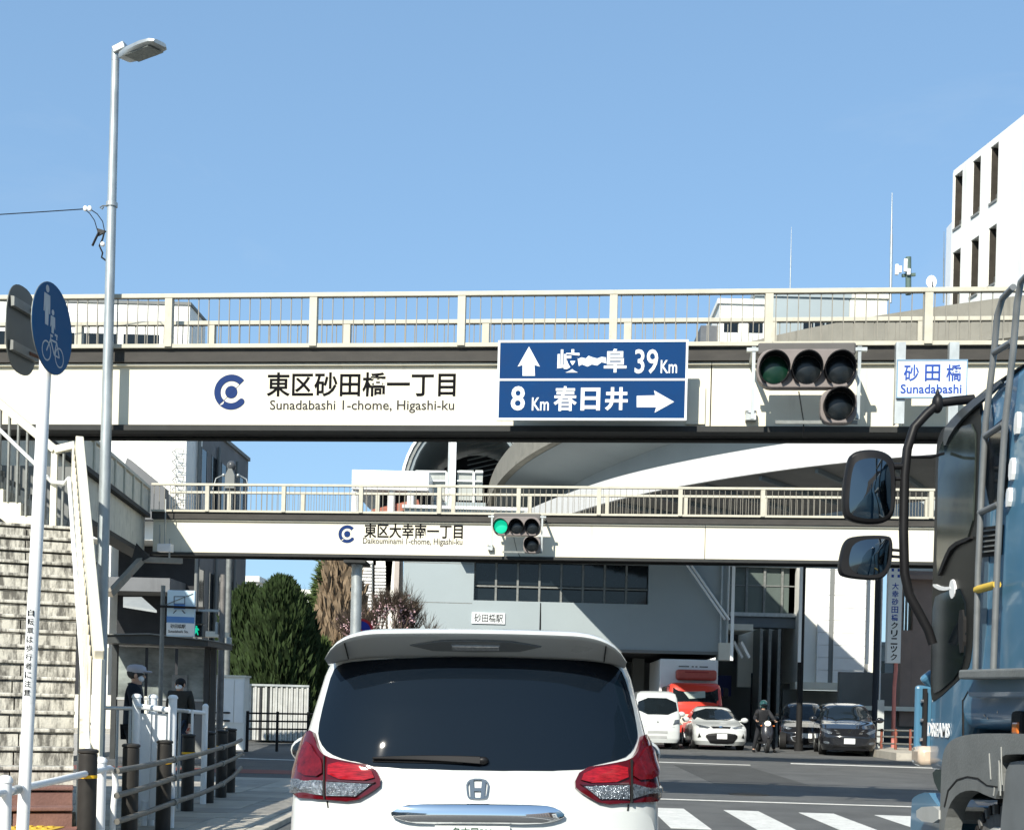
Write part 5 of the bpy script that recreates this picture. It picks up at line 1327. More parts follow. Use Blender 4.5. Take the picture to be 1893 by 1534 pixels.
ww = obj('entrance_wall', MB().prism([(P(1395, 1, HY).x, HY + .1, P(1, 1235, HY).z), (P(1466, 1, HY).x, HY + .1, P(1, 1235, HY).z), (P(1466, 1, HY).x, HY + .1, P(1430, 1163, HY).z), (P(1395, 1, HY).x, HY + .1, P(1430, 1163, HY).z)], (0, .2, 0)), creamwall, t)
for i, px in enumerate((1404, 1420, 1437)):
    p = P(px, 1200, HY - 1.2); obj('fin', MB().box2((p.x - .06, HY - 1.6, 0), (p.x + .06, HY + .08, P(1430, 1166, HY).z)), galv_dark, t)
obj('glass_door', MB().box2((P(1420, 1, HY).x, HY + .05, .1), (P(1475, 1, HY).x, HY + .09, 2.9)), glass_dark, t)
for i in range(2):
    a = P(1356 + i * 13, 1186, HY - 2.5); obj('sloping_brace', MB().beam(a, a + Vector((.4, .3, -.62)), .09, .12), white, t)
obj('blue_panel', MB().box2((P(1348, 1, HY).x, HY + 1, 1.9), (P(1390, 1, HY).x, HY + 1.1, 2.8)), M('deep_blue_panel', (.01, .02, .12), .5), t)
t = T('white_tower', 'white panelled tower with grey vertical strips, right of the glazed hall', 'building', (16, HY - 1, 0))
WY = HY - 1
w0, w1 = P(1512, 1, WY).x, P(1608, 1, WY).x
zb2, zt2 = P(1560, 1262, WY).z, 12.0
ph = .52
strips = [(1511, 1533), (1541, 1600), (1606, 1612)]
for a, b in strips:
    z = zb2
    while z < 9.2:
        obj('panel', MB().box2((P(a, 1150, WY).x + .01, WY, z + .008), (P(b, 1150, WY).x - .01, WY + .12, z + ph - .008)), white, t); z += ph
for a, b in ((1533, 1541), (1600, 1606)): obj('grey_strip', MB().box2((P(a, 1150, WY).x, WY + .05, zb2), (P(b, 1150, WY).x, WY + .2, 9.3)), greywall, t)
obj('core', MB().box2((w0 - .1, WY + .21, zb2), (w1 + .1, WY + 7, 9.3)), whitewall, t)
obj('base_beam', MB().box2((P(1500, 1, WY).x, WY - .2, zb2 - .3), (w1 + .3, WY + 1, zb2 - .003)), creamwall, t)
obj('base_wall', MB().box2((P(1495, 1, WY).x, WY + 2, 0), (w1 + .3, WY + 2.2, zb2 - .31)), greywall, t)
for a, b in ((1518, 1540), (1544, 1570), (1577, 1598), (1603, 1611)):
    obj('pale_window', MB().box2((P(a, 1, WY).x, WY + 1.9, P(1, 1298, WY).z), (P(b, 1, WY).x, WY + 1.99, P(1, 1271, WY).z)), M('pale_blind', (.72, .71, .66), .6, var=.05), t)  # plain pale windows along the foot of the tower
t = T('brown_building', 'brown tiled building with tall windows behind the banner pole at the right', 'building', (19, 47, 0))
BY = 47.0
q0, q1 = P(1668, 1100, BY).x, P(1668, 1100, BY).x + 14
zt3 = P(1690, 1042, BY).z
for a, b in ((q0, P(1697, 1, BY).x), (P(1716, 1, BY).x, q1)):
    obj('wall', MB().box2((a, BY, 0), (b, BY + .4, P(1, 1160, BY).z)) if 0 else MB().box2((a, BY, P(1, 1300, BY).z), (b, BY + .4, zt3)), brownwall, t)
obj('wall', MB().box2((P(1697, 1, BY).x + .003, BY, P(1, 1300, BY).z), (P(1716, 1, BY).x - .003, BY + .4, P(1697, 1165, BY).z)), brownwall, t)
obj('wall', MB().box2((P(1697, 1, BY).x + .003, BY, P(1697, 1088, BY).z), (P(1716, 1, BY).x - .003, BY + .4, zt3)), brownwall, t)
for i in range(3):
    w_ = P(1697, 1, BY).x + .03 + i * .12
    obj('window', MB().box2((w_, BY + .25, P(1697, 1165, BY).z), (w_ + .09, BY + .28, P(1697, 1088, BY).z)), glass_pale if i else glass_dark, t)
for i in range(10): obj('balcony_slab', MB().box2((q0 - .1, BY - .25, 6.2 + i * 2.6), (q1, BY - .003, 6.35 + i * 2.6)) if i < 1 else MB().box2((q0 + 3.3 + (i - 1) * 1.0, BY - .02, 3.9), (q0 + 3.9 + (i - 1) * 1.0, BY - .003, 5.4)), brownwall if i < 1 else glass_dark, t)
obj('ground_floor', MB().box2((P(1618, 1, BY).x, BY + 3.0, 0), (q1, BY + 3.3, P(1, 1300, BY).z + 2)), greywall, t)
obj('ground_floor_ledge', MB().box2((P(1618, 1, BY).x, BY - .4, P(1, 1272, BY).z), (q1, BY + .3, P(1, 1264, BY).z)), creamwall, t)
obj('dark_hedge_wall', MB().box2((P(1640, 1, BY).x, BY - .1, .15), (q1, BY + .2, P(1, 1318, BY).z)), darkwall, t)
obj('low_wall', MB().box2((P(1620, 1, BY).x, BY + .3, P(1, 1318, BY).z), (q1, BY + .5, P(1, 1272, BY).z - .003)), greywall, t)

# --- top right white office block and the roofs beyond
t = T('tall_white_block', 'tall white office block with deep-set windows at the upper right corner', 'building', (18, 55, 0))
NX, NY = 18.55, 51.5
FX, FYY = P(1759, 420, 57).x, 57.0
def wallpt(f_, z, out=0.0):
    p = Vector((NX, NY, 0)).lerp(Vector((FX, FYY, 0)), f_); d = Vector((FX - NX, FYY - NY, 0)).normalized(); n_ = Vector((d.y, -d.x, 0))
    if n_.x > 0: n_ = -n_
    return p + n_ * out + Vector((0, 0, z))
zr = P(1852, 216, NY).z
def pyz(px, py):
    """picture point on that wall -> (f, z)"""
    u, v = uv(px, py); r_ = u / F
    f_ = (r_ * NY - NX) / ((FX - NX) - r_ * (FYY - NY)); p = wallpt(f_, 0)
    return f_, EYE - v * p.y / F
wins = []
for row in (((1841, 262, 350), (1808, 296, 378), (1774, 330, 413)), ((1838, 413, 500), (1804, 442, 526), (1770, 472, 560))):
    for cx_, ya, yb in row:
        f0, za = pyz(cx_ + 5.0, ya); f1, _ = pyz(cx_ - 9.5, ya); _, zb_ = pyz(cx_ + 5.0, yb)
        wins.append((f0, f1, zb_, za))
# wall built as strips around the openings
fs_ = sorted(wins[:3], key=lambda q: q[0])
rows = [(min(w_[2] for w_ in wins[:3]), max(w_[3] for w_ in wins[:3])), (min(w_[2] for w_ in wins[3:]), max(w_[3] for w_ in wins[3:]))]
def wp(f0, f1, z0, z1, mat=None, name='wall', o0=0.0, o1=-.85, par=None):
    return obj(name, MB().prism([wallpt(f0, z0, o0), wallpt(f1, z0, o0), wallpt(f1, z1, o0), wallpt(f0, z1, o0)], wallpt(0, 0, o1) - wallpt(0, 0, o0)), mat or whitewall, par or t)
wp(0, 1, rows[0][1], zr); wp(0, 1, rows[1][1] + .002, rows[0][0] - .002); wp(0, 1, 5, rows[1][0] - .002)
for r_ in rows:
    ed = [0.0]
    for f0, f1, _, _ in fs_: ed += [f0, f1]
    ed.append(1.0)
    for i in range(0, len(ed), 2): wp(ed[i] + .0005, ed[i + 1] - .0005, r_[0], r_[1])
    for f0, f1, _, _ in fs_:
        w_ = wp(f0, f1, r_[0], r_[1], M('window_dark_matte', (.03, .03, .026), .5, var=.4), 'window', -.80, -.84)
        obj('far_reveal', MB().prism([wallpt(f0 + .004, r_[0] + .01, -.04), wallpt(f0 + .004, r_[1] - .01, -.04), wallpt(f0 + .004, r_[1] - .01, -.79), wallpt(f0 + .004, r_[0] + .01, -.79)], (wallpt(.003, 0) - wallpt(0, 0))), M('reveal_dark_brown', (.045, .04, .032), .7, var=.3, scale=3), w_)  # dark brown plates lining both sides of each window opening
        obj('far_reveal', MB().prism([wallpt(f1 - .007, r_[0] + .01, -.04), wallpt(f1 - .007, r_[1] - .01, -.04), wallpt(f1 - .007, r_[1] - .01, -.79), wallpt(f1 - .007, r_[0] + .01, -.79)], (wallpt(.003, 0) - wallpt(0, 0))), MATS['reveal_dark_brown'], w_)
        wp(f0 + .01, f1 - .01, r_[0] + .03, r_[0] + .4, M('balcony_grey', (.12, .12, .11), .7, var=.3), 'planter', -.25, -.5, par=w_)
        wp(f0, f1, r_[0] - .10, r_[0] - .003, greywall, 'sill', .05, -.2, par=w_)
# rounded corner and street front
rings = []
for z in (5, zr - .25, zr - .08, zr):
    ins = 0 if z < zr - .2 else (.12 if z < zr - .01 else .35)
    ring = []
    for i in range(9):
        a = R(180 + 90 * i / 8); ring.append(Vector((NX + 1.2 + (1.2 - ins) * math.cos(a), NY - .0 + (1.2 - ins) * math.sin(a), z)))
    ring += [Vector((NX + 14, NY - 1.2 + ins, z)), Vector((NX + 14, NY + 12, z)), Vector((NX + .7, NY + 12, z)), Vector((NX + .7, NY, z))]
    rings.append(ring)
obj('rounded_front', MB().loft(rings), white, t, smooth=30)
obj('roof', MB().prism([wallpt(0, zr, -.02), wallpt(1, zr, -.02), wallpt(1, zr, -9), wallpt(0, zr, -9)], (0, 0, .1)), whitewall, t)
obj('core', MB().prism([wallpt(0, 5, -.9), wallpt(1, 5, -.9), wallpt(1, 5, -9), wallpt(0, 5, -9)], (0, 0, zr - 5.01)), whitewall, t)
obj('end_wall', MB().prism([wallpt(.995, 5, -.505), wallpt(1, 5, -.505), wallpt(1, 5, -9), wallpt(.995, 5, -9)], (0, 0, zr - 5)), whitewall, t)
def far_block(name, label, px0, px1, ytop, Y, depth, mat, zbase=0.0, wins_=None, **kw):
    a, b = P(px0, ytop, Y), P(px1, ytop, Y)
    t = T(name, label, 'building', ((a.x + b.x) / 2, Y, 0))
    obj('wall', MB().box2((a.x, Y, zbase), (b.x, Y + depth, a.z)), mat, t)
    obj('roof_edge', MB().box2((a.x - .15, Y - .15, a.z + .003), (b.x + .15, Y + depth, a.z + .35)), mat, t)
    if wins_:
        nx, nz, y0, y1 = wins_
        for i in range(nx):
            for j in range(nz):
                xa_ = a.x + (b.x - a.x) * (i + .2) / nx; xb__ = a.x + (b.x - a.x) * (i + .8) / nx
                zc = P(px0, y0 + (y1 - y0) * (j + .5) / nz, Y).z; hh = (P(px0, y0, Y).z - P(px0, y1, Y).z) / nz * .3
                obj('window', MB().box2((xa_, Y - .03, zc - hh), (xb__, Y - .002, zc + hh)), glass_dark, t)
    return t
t = far_block('far_building', 'white stepped building seen through the railings left of the unlit signal', 1330, 1420, 562, 92, 12, whitewall, wins_=(2, 1, 590, 620))
obj('step_block', MB().box2((P(1297, 600, 92).x, 92.5, 0), (P(1330, 600, 92).x - .01, 100, P(1297, 598, 92).z)), M('dark_stair_block', (.12, .13, .14), .7, var=.3, scale=1), t)
t = far_block('far_building', 'pale building with a band of dark windows behind the unlit signal arms', 1396, 1570, 548, 96, 12, bluegrey_wall, wins_=None)
for i in range(4): obj('window', MB().box2((P(1486 + i * 21, 560, 96).x, 95.96, P(1, 577, 96).z), (P(1504 + i * 21, 560, 96).x, 95.99, P(1, 553, 96).z)), glass_dark, t)
far_block('far_building', 'low cream building at the foot of the masts', 1571, 1640, 552, 100, 12, creamwall)
far_block('far_building', 'grey white building behind the platform canopy and viaduct', 880, 1300, 1000, 110, 12, whitewall, wins_=(10, 3, 1010, 1200))
far_block('far_building', 'flat white house roof between the conifer and the bare tree', 505, 572, 1098, 85, 10, whitewall, wins_=(3, 2, 1120, 1200))
far_block('far_building', 'small white gabled block right above the dark conifer', 455, 476, 1075, 80, 10, whitewall)
far_block('far_building', 'long low beige building closing the street behind the trees', 380, 760, 1225, 100, 10, creamwall, wins_=(16, 2, 1235, 1290))
far_block('far_building', 'long grey building closing the street beyond the waiting cars', 1100, 1800, 1180, 120, 10, greywall, wins_=(18, 2, 1200, 1280))
# masts on the roofs
for px, ytop, Y, r_, lab in ((1463, 420, 98, .05, 'thin faint white mast, leftmost of the three by the white block'), (1649, 357, 97, .10, 'tallest white mast, the middle one left of the white block'), (1745, 428, 97, .045, 'thin dark mast close beside the white block')):
    a, b = P(px - (3 if px != 1745 else 1), 560, Y), P(px, ytop, Y)
    t = T('mast', lab, 'mast', a)
    m_ = galv_dark if px == 1745 else galv
    mid = a.lerp(b, .62)
    obj('pole', MB().tube(a, mid, r_, 10), m_, t, smooth=50); obj('pole_top', MB().tube(mid, b, r_ * .75, 10, r_ * .3), m_, t, smooth=50)
q = P(1679, 545, 90)
t = T('antenna_mast', 'green-grey aerial mast with white panel antennas on a roof', 'antenna', q)
obj('pole', MB().tube(q, P(1679, 476, 90), .2, 10), M('green_grey', (.09, .14, .12), .6), t, smooth=50)
for px, ya, yb in ((1684, 482, 506), (1668, 492, 512), (1674, 495, 508), (1690, 500, 512)):
    obj('panel_antenna', MB().box2((P(px - 3.2, 1, 90).x, 89.6, P(px, yb, 90).z), (P(px + 3.2, 1, 90).x, 89.8, P(px, ya, 90).z)), white, t, bevel=.05)
obj('crossbar', MB().beam(P(1667, 510, 90), P(1692, 508, 90), .15, .2), M('green_grey', (.09, .14, .12)), t)
q = P(1721, 522, 90)
t = T('satellite_dish', 'round white dish on the roof left of the white block', 'satellite dish', q)
rings = [[Vector((q.x + r_ * math.cos(2 * math.pi * j / 24), 90 + y_, q.z + r_ * 1.25 * math.sin(2 * math.pi * j / 24))) for j in range(24)] for r_, y_ in ((.36, -.1), (.34, -.08), (.2, .03), (.02, .08), (.2, .08), (.36, -.05))]
obj('dish', MB().loft(rings), white, t, smooth=40); obj('feed_arm', MB().beam((q.x, 89.6, q.z - .1), (q.x + .05, 89.9, q.z - .4), .06, .12), galv_dark, t)
obj('stand', MB().tube((q.x + .1, 90.05, q.z - 1.3), (q.x + .1, 90.05, q.z - .2), .06, 8), galv_dark, t)

# --- buildings and a tree row behind the camera (seen in chrome, glass and mirrors)
for i, (x0, x1, y0, y1, h, m_, lab) in enumerate(((-34, -12, -60, -30, 11, creamwall, 'cream block on the left behind the camera'), (-30, -11, -26, -8, 8, greywall, 'low grey block on the left behind the camera'), (12, 30, -70, -25, 14, brownwall, 'brown block on the right behind the camera'), (12, 28, -22, 2, 9, whitewall, 'white block on the right beside the lorry'))):
    t = T('roadside_building', lab, 'building', ((x0 + x1) / 2, (y0 + y1) / 2, 0))
    obj('wall', MB().box2((x0, y0, 0), (x1, y1, h)), m_, t)
    for j in range(int((y1 - y0) / 4)):
        for k_ in range(int(h / 3.2)):
            xx = x1 if x0 < 0 else x0
            obj('window', MB().box2((xx - .03, y0 + 1 + j * 4, 1.2 + k_ * 3.1), (xx + .03, y0 + 3.2 + j * 4, 2.6 + k_ * 3.1)), glass_dark, t)

# ================================================================== TREES
def blade_crown(seed, c, rx, ry, z0, z1, n, up=.8, size=(.10, .38), shape=None):
    r_ = random.Random(seed); mb = MB(); vs, fs = [], []
    for i in range(n):
        h = r_.random() ** .85; a = r_.uniform(0, 2 * math.pi)
        prof_ = shape(h) if shape else math.sin(math.pi * min(1, h * .85 + .15)) ** .6
        rr = prof_ * (.50 + .50 * r_.random() ** .45) * (1.12 if r_.random() < .12 else 1) * (1 + .12 * math.sin(a * 3 + seed + h * 9))
        p = Vector((c[0] + rx * rr * math.cos(a), c[1] + ry * rr * math.sin(a), z0 + (z1 - z0) * h))
        d = Vector((math.cos(a) * (1 - up) + r_.uniform(-.25, .25), math.sin(a) * (1 - up) + r_.uniform(-.25, .25), up + r_.uniform(-.1, .25))).normalized()
        s_ = r_.uniform(*size); w_ = s_ * r_.uniform(.10, .2); sd_ = d.cross(Vector((r_.uniform(-1, 1), r_.uniform(-1, 1), r_.uniform(-1, 1)))).normalized()
        o = len(vs); vs += [p - sd_ * w_, p + sd_ * w_, p + d * s_ * .6 + sd_ * w_ * .8, p + d * s_, p + d * s_ * .55 - sd_ * w_ * .8]; fs.append((o, o + 1, o + 2, o + 3, o + 4))
    return mb.add(vs, fs)
def conifer(label, px, Y, ytop, ybase, rpx, n, seed, mat=foliage_dark):
    p = P(px, ybase, Y); top = P(px, ytop, Y); r_ = rpx * Y / F
    t = T('conifer', label, 'tree', (p.x, Y, .1))
    obj('trunk', MB().tube((p.x, Y, .1), (p.x, Y, top.z * .8), .12, 8, .04), bark, t, smooth=50)
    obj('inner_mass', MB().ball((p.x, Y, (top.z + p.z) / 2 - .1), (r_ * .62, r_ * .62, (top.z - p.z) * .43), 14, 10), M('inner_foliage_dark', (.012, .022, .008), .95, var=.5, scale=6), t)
    obj('crown', blade_crown(seed, (p.x, Y), r_, r_, p.z, top.z - .15, n, size=(.12, .55), up=.72, shape=lambda h: (min(1, (h + .25) * 2.4) ** .5) * (1 - h ** 3.6) ** .7), mat, t, fixn=False)
    return t
conifer('dense dark green conifer with upswept tips between the bus shelter and the bare tree', 513, 40, 1078, 1366, 64, 26000, 1)
conifer('dark conifer close behind the shelter pole, half hidden by the taller one', 455, 41.5, 1092, 1362, 58, 16000, 2)
conifer('small mid green bush at the foot of the bare tree', 590, 43, 1188, 1350, 26, 3500, 3, foliage_mid)
def bare_tree(label, x, Y, H, spread, seed, mat, depth=5, twigs=True, r0=.16, upb=.75, name='bare_tree', zc=.1):
    r_ = random.Random(seed)
    t = T(name, label, 'tree', (x, Y, zc))
    tr, tw_ = MB(), []
    tips = []
    def grow(p, d, ln, rad, lv):
        q = p + d * ln
        tr.tube(p, q, rad, 5 if lv else 8, rad * .68, cap=False)
        if lv >= depth: tips.append((q, d)); return
        for i in range(3 if lv < 3 else 4):
            nd = (d * upb + Vector((r_.uniform(-1, 1) * spread, r_.uniform(-1, 1) * spread, r_.uniform(0, .5)))).normalized()
            grow(q - d * ln * r_.uniform(0, .35), nd, ln * r_.uniform(.62, .82), rad * .62, lv + 1)
    grow(Vector((x, Y, zc)), Vector((0, 0, 1)), H * .27, r0, 0)
    obj('trunk', tr, mat, t, smooth=60, fixn=False)
    vs, fs = [], []
    if twigs:
        for q, d in tips:
            for k_ in range(6):
                nd = (d + Vector((r_.uniform(-.6, .6), r_.uniform(-.6, .6), r_.uniform(-.1, .7)))).normalized(); L_ = r_.uniform(.25, .6); sd_ = nd.orthogonal().normalized() * .012
                b0_ = q - d * r_.uniform(0, .3)
                o = len(vs); vs += [b0_ - sd_, b0_ + sd_, b0_ + nd * L_]; fs.append((o, o + 1, o + 2))
        obj('twigs', MB().add(vs, fs), mat, t, fixn=False)
    return t, tips, r_
# tall brown winter tree: many upswept dry shoots on a cone
p = P(612, 1250, 46); top = P(612, 1015, 46)
t, tips, r_ = bare_tree('tall brown leafless tree, narrow and brushy, left of the station tower', p.x, 46, top.z - .2, .22, 11, bark, depth=4, upb=1.0)
obj('dry_shoots', blade_crown(21, (p.x + .25, 46), 1.35, 1.2, 1.2, top.z - .1, 9000, up=.80, size=(.2, .85), shape=lambda h: .98 - .78 * h), twig, t, fixn=False)
mbv = MB()
r2_ = random.Random(5)
for i in range(420):
    f_ = r2_.random() ** .8; b = P(572 + 34 * f_ + r2_.uniform(-3, 7), 1160 - 128 * f_, 45.7)
    d = Vector((-.7 + r2_.uniform(-.3, .4), r2_.uniform(-.5, .5), r2_.uniform(-.1, .6))).normalized(); L_ = r2_.uniform(.2, .5); s2 = d.orthogonal().normalized() * L_ * .16
    mbv.add([b - s2, b + s2, b + d * L_], [(0, 1, 2)])
obj('green_tips', mbv, foliage_mid, t, fixn=False)
t, tips, r_ = bare_tree('small blossoming plum tree with dark branches in front of the station tower', P(703, 1200, 44).x, 44, 6.6, .40, 31, bark, depth=5, r0=.09, name='plum_tree')
vs, fs = [], []
for q, d in tips:
    for k_ in range(2):
        c = q - d * r_.uniform(0, .6) + Vector((r_.uniform(-.12, .12), r_.uniform(-.12, .12), r_.uniform(-.12, .12))); s_ = r_.uniform(.028, .055)
        a = Vector((r_.uniform(-1, 1), r_.uniform(-1, 1), r_.uniform(-1, 1))).normalized(); b = a.orthogonal().normalized() * s_; a = a.cross(b.normalized()) * s_
        o = len(vs); vs += [c - a, c + b, c + a, c - b]; fs.append((o, o + 1, o + 2, o + 3))
obj('blossom', MB().add(vs, fs), blossom_p, t, fixn=False)
bare_tree('small bare shrub with thin twigs at the left end of the station block', P(752, 1200, 45).x, 45, 6.2, .6, 33, bark, depth=4, r0=.06, name='bare_shrub')

# ================================================================== STREET FURNITURE ON THE LEFT
# near sign pole with two signs seen obliquely
SPY = 8.6
pb_, pt_ = P(42, 1534, SPY), P(86, 640, SPY)
pt2 = pb_.lerp(pt_, 1.06); pbb = pb_.lerp(pt_, -.22)
sp_ = T('sign_pole', 'leaning white pole with vertical black lettering carrying the blue round sign', 'pole', pbb)
po = obj('pole', MB().tube(pbb, pt2, .040, 20), white, sp_, smooth=50)
obj('cap', MB().ball(pt2, .041, 14, 8), galv, sp_, smooth=50)
for i, ch in enumerate('自転車は歩行者に注意'):
    y = 1133 + i * 16.3
    c = pb_.lerp(pt_, (1534 - y) / (1534 - 640)); f_ = .028
    lettering(ch, ink, po, lambda x, yy, z, c=c: Vector((c.x + x, c.y - .0395 - .0 + yy - .0, c.z + z)), (-.020, -.022), (.020, .022), bold=.01, depth=.002)
lb_ = pb_.lerp(pt_, (1534 - 1212) / 894)
obj('label_band', MB().tube(pb_.lerp(pt_, (1534 - 1300) / 894), pb_.lerp(pt_, (1534 - 1122) / 894), .0408, 20), M('label_white', (.72, .74, .74), .5), po, smooth=50)
def disc_frame(c, ang):
    """sign plane turned by ang from facing the camera; returns f(a, b, out)"""
    nx = Vector((math.sin(ang), -math.cos(ang), 0)); ux_ = Vector((math.cos(ang), math.sin(ang), 0))
    return lambda a, b, o=0.0: c + ux_ * a + Vector((0, 0, b)) + nx * o
c = P(97, 608, SPY - .05); f_ = disc_frame(c, R(86))
rs_ = T('round_sign', 'round blue sign with white adult, child and bicycle on the leaning pole', 'road sign', c)
rad = .297
ringp = [(rad * math.cos(2 * math.pi * i / 40), rad * math.sin(2 * math.pi * i / 40)) for i in range(40)]
obj('plate', MB().loft([[f_(a, b, 0) for a, b in ringp], [f_(a, b, -.004) for a, b in ringp]]), galv_dark, rs_)
face = [(a * .99, b * .99) for a, b in ringp]
obj('face', MB().loft([[f_(a, b, .003) for a, b in face], [f_(a, b, .0005) for a, b in face]]), M('sign_blue_dark', (.004, .075, .19), .6, var=.06, spec=.15), rs_)
def flat(name, polys, o=.0045):
    mb = MB()
    for pl in polys: mb.loft([[f_(a, b, o) for a, b in pl], [f_(a, b, o - .001) for a, b in pl]])
    return obj(name, mb, M('sign_pictogram_white', (.42, .45, .46), .5), rs_)
circ = lambda x, y, r, n=14: [(x + r * math.cos(2 * math.pi * i / n), y + r * math.sin(2 * math.pi * i / n)) for i in range(n)]
def seg(x0, y0, x1, y1, w_):
    dx, dy = x1 - x0, y1 - y0; l_ = math.hypot(dx, dy); nx, ny = -dy / l_ * w_ / 2, dx / l_ * w_ / 2
    return [(x0 + nx, y0 + ny), (x1 + nx, y1 + ny), (x1 - nx, y1 - ny), (x0 - nx, y0 - ny)]
flat('adult_pictogram', [circ(-.09, .235, .024), [(-.135, .20), (-.05, .20), (-.045, .08), (-.06, .08), (-.065, .14), (-.07, -.0), (-.115, -.0), (-.12, .14), (-.125, .08), (-.14, .08)]])
flat('child_pictogram', [circ(-.005, .105, .019), [(-.035, .08), (.028, .08), (.032, .0), (.015, .02), (.012, -.03), (-.02, -.03), (-.022, .02), (-.04, .0)]])
wheelr = []
for cx_ in (-.085, .105):
    for i in range(18):
        a0, a1 = 2 * math.pi * i / 18, 2 * math.pi * (i + 1) / 18
        wheelr.append(seg(cx_ + .062 * math.cos(a0), -.165 + .062 * math.sin(a0), cx_ + .062 * math.cos(a1), -.165 + .062 * math.sin(a1), .009))
flat('bicycle_pictogram', wheelr + [seg(-.085, -.165, -.03, -.08, .012), seg(-.03, -.08, .06, -.075, .012), seg(.06, -.075, .105, -.165, .012), seg(.06, -.06, .06, -.03, .012), seg(.03, -.165, .06, -.075, .012), seg(-.03, -.08, .03, -.165, .012), seg(.03, -.165, .105, -.165, .010), seg(-.035, -.05, -.0, -.05, .014), seg(-.03, -.08, -.025, -.05, .01), seg(.03, -.03, .07, -.03, .014)])
c2 = P(41, 611, SPY + .12); f2 = disc_frame(c2, R(83))
gs = T('road_sign', 'grey back of a rounded sign with two clamp bands, left of the round blue sign', 'road sign', c2)
pl_ = [(.2 * math.copysign(abs(math.cos(t_)) ** .8, math.cos(t_)), .295 * math.copysign(abs(math.sin(t_)) ** .72, math.sin(t_))) for t_ in [2 * math.pi * i / 36 for i in range(36)]]
obj('plate', MB().loft([[f2(a, b, 0) for a, b in pl_], [f2(a, b, -.006) for a, b in pl_]]), M('sign_back_grey', (.10, .11, .105), .45, .3, var=.2, scale=4), gs, smooth=40)
for b in (.15, -.14):
    obj('clamp_band', MB().loft([[f2(a, b + s_, .004) for a, s_ in ((-.16, -.035), (.17, -.035), (.17, .035), (-.16, .035))], [f2(a, b + s_, .03) for a, s_ in ((-.16, -.03), (.17, -.03), (.17, .03), (-.16, .03))]]), galv_dark, gs)
    obj('clamp_bolt', MB().tube(f2(.05, b, .03), f2(.22, b + .01, .03), .012, 8), M('rust', (.12, .06, .04), .8), gs)

# street lamp
LY = 15.70
X0 = P(197, 780, LY).x
lp = T('street_lamp', 'tall grey steel street lamp pole with a flat lamp head', 'street lamp', (X0, LY, 0))
zt_ = P(218, 108, LY).z
obj('pole', MB().path([(X0, LY, .0), (X0, LY, 2.0), (X0, LY, 4.5), (X0, LY, zt_)], .06, 20, rs=[.079, .075, .064, .046]), M('lamp_pole_galvanised', (.38, .42, .43), .45, .4, var=.25, scale=7, stretch=(1, 1, .35)), lp, smooth=50)
obj('joint_band', MB().tube((X0, LY, P(205, 378, LY).z - .03), (X0, LY, P(205, 378, LY).z + .02), .068, 16), galv, lp, smooth=50)
obj('neck', MB().tube((X0, LY, zt_ - .05), (X0 + .0, LY, zt_ + .10), .048, 14).beam((X0 - .01, LY, zt_ + .07), (X0 + .14, LY - .03, zt_ + .13), .13, .09), galv, lp, smooth=40, bevel=.012)
hd = MB(); rings = []
A0, A1 = P(228, 106, LY - .05), P(296, 80, LY - .55)
dd = (A1 - A0); ld = dd.length; dd.normalize(); sdv = dd.cross(Vector((0, 0, 1))).normalized(); upv = sdv.cross(dd)
for s_, wd_, h_ in ((0, .06, .05), (.04, .085, .065), (.3, .125, .07), (.7, .145, .065), (.93, .13, .05), (1.0, .085, .03)):
    c_ = A0 + dd * ld * s_
    rings.append([c_ + sdv * wd_ * a + upv * h_ * b for a, b in ((-1, -.35), (-.85, -.7), (.85, -.7), (1, -.35), (.9, .4), (.5, .75), (-.5, .75), (-.9, .4))])
head = obj('lamp_head', MB().loft(rings), galv, lp, smooth=45)
obj('lamp_glass', MB().loft([[A0 + dd * ld * s_ + sdv * w_ * .105 - upv * .052 for s_, w_ in ((.22, -1), (.9, -1), (.9, 1), (.22, 1))], [A0 + dd * ld * s_ + sdv * w_ * .10 - upv * .06 for s_, w_ in ((.24, -1), (.88, -1), (.88, 1), (.24, 1))]]), M('lamp_cover_glass', (.20, .22, .21), .15, var=.4, scale=30), head)
# wires and fittings on the lamp pole
wq = T('overhead_wire', 'thin black wire with two white insulators running to the lamp pole', 'wire', P(100, 392, LY))
obj('wire', MB().path([P(-260, 412, LY), P(-100, 404, LY), P(0, 397, LY), P(80, 392, LY), P(155, 387, LY)], .006, 6), blackp, wq)
obj('insulator', MB().ball(P(158, 386, LY), (.028, .02, .035), 10, 8), white, wq, smooth=60)
obj('insulator', MB().ball(P(166, 386, LY), (.028, .02, .035), 10, 8), white, wq, smooth=60)
obj('eye_bolt', MB().path([P(200, 381, LY), P(190, 381, LY), P(185, 384, LY), P(189, 387, LY), P(192, 383, LY)], .008, 6), galv_dark, wq)
obj('drop_wire', MB().path([P(158, 388, LY), P(166, 395, LY), P(175, 408, LY), P(180, 425, LY)], .006, 6), blackp, wq)
obj('drop_wire', MB().path([P(168, 388, LY), P(180, 396, LY), P(190, 410, LY), P(194, 430, LY)], .006, 6), blackp, wq)
obj('splice', MB().prism([P(179, 422, LY), P(196, 427, LY), P(189, 432, LY), P(181, 436, LY)], (0, .03, 0)).path([P(183, 430, LY), P(177, 442, LY), P(171, 455, LY)], .014, 6).path([P(193, 430, LY), P(190, 442, LY), P(184, 455, LY), P(190, 468, LY), P(188, 476, LY), P(199, 484, LY)], .011, 6), blackp, wq, smooth=50)
obj('clip', MB().ball(P(190, 452, LY), (.03, .025, .03), 8, 6), white, wq, smooth=60)

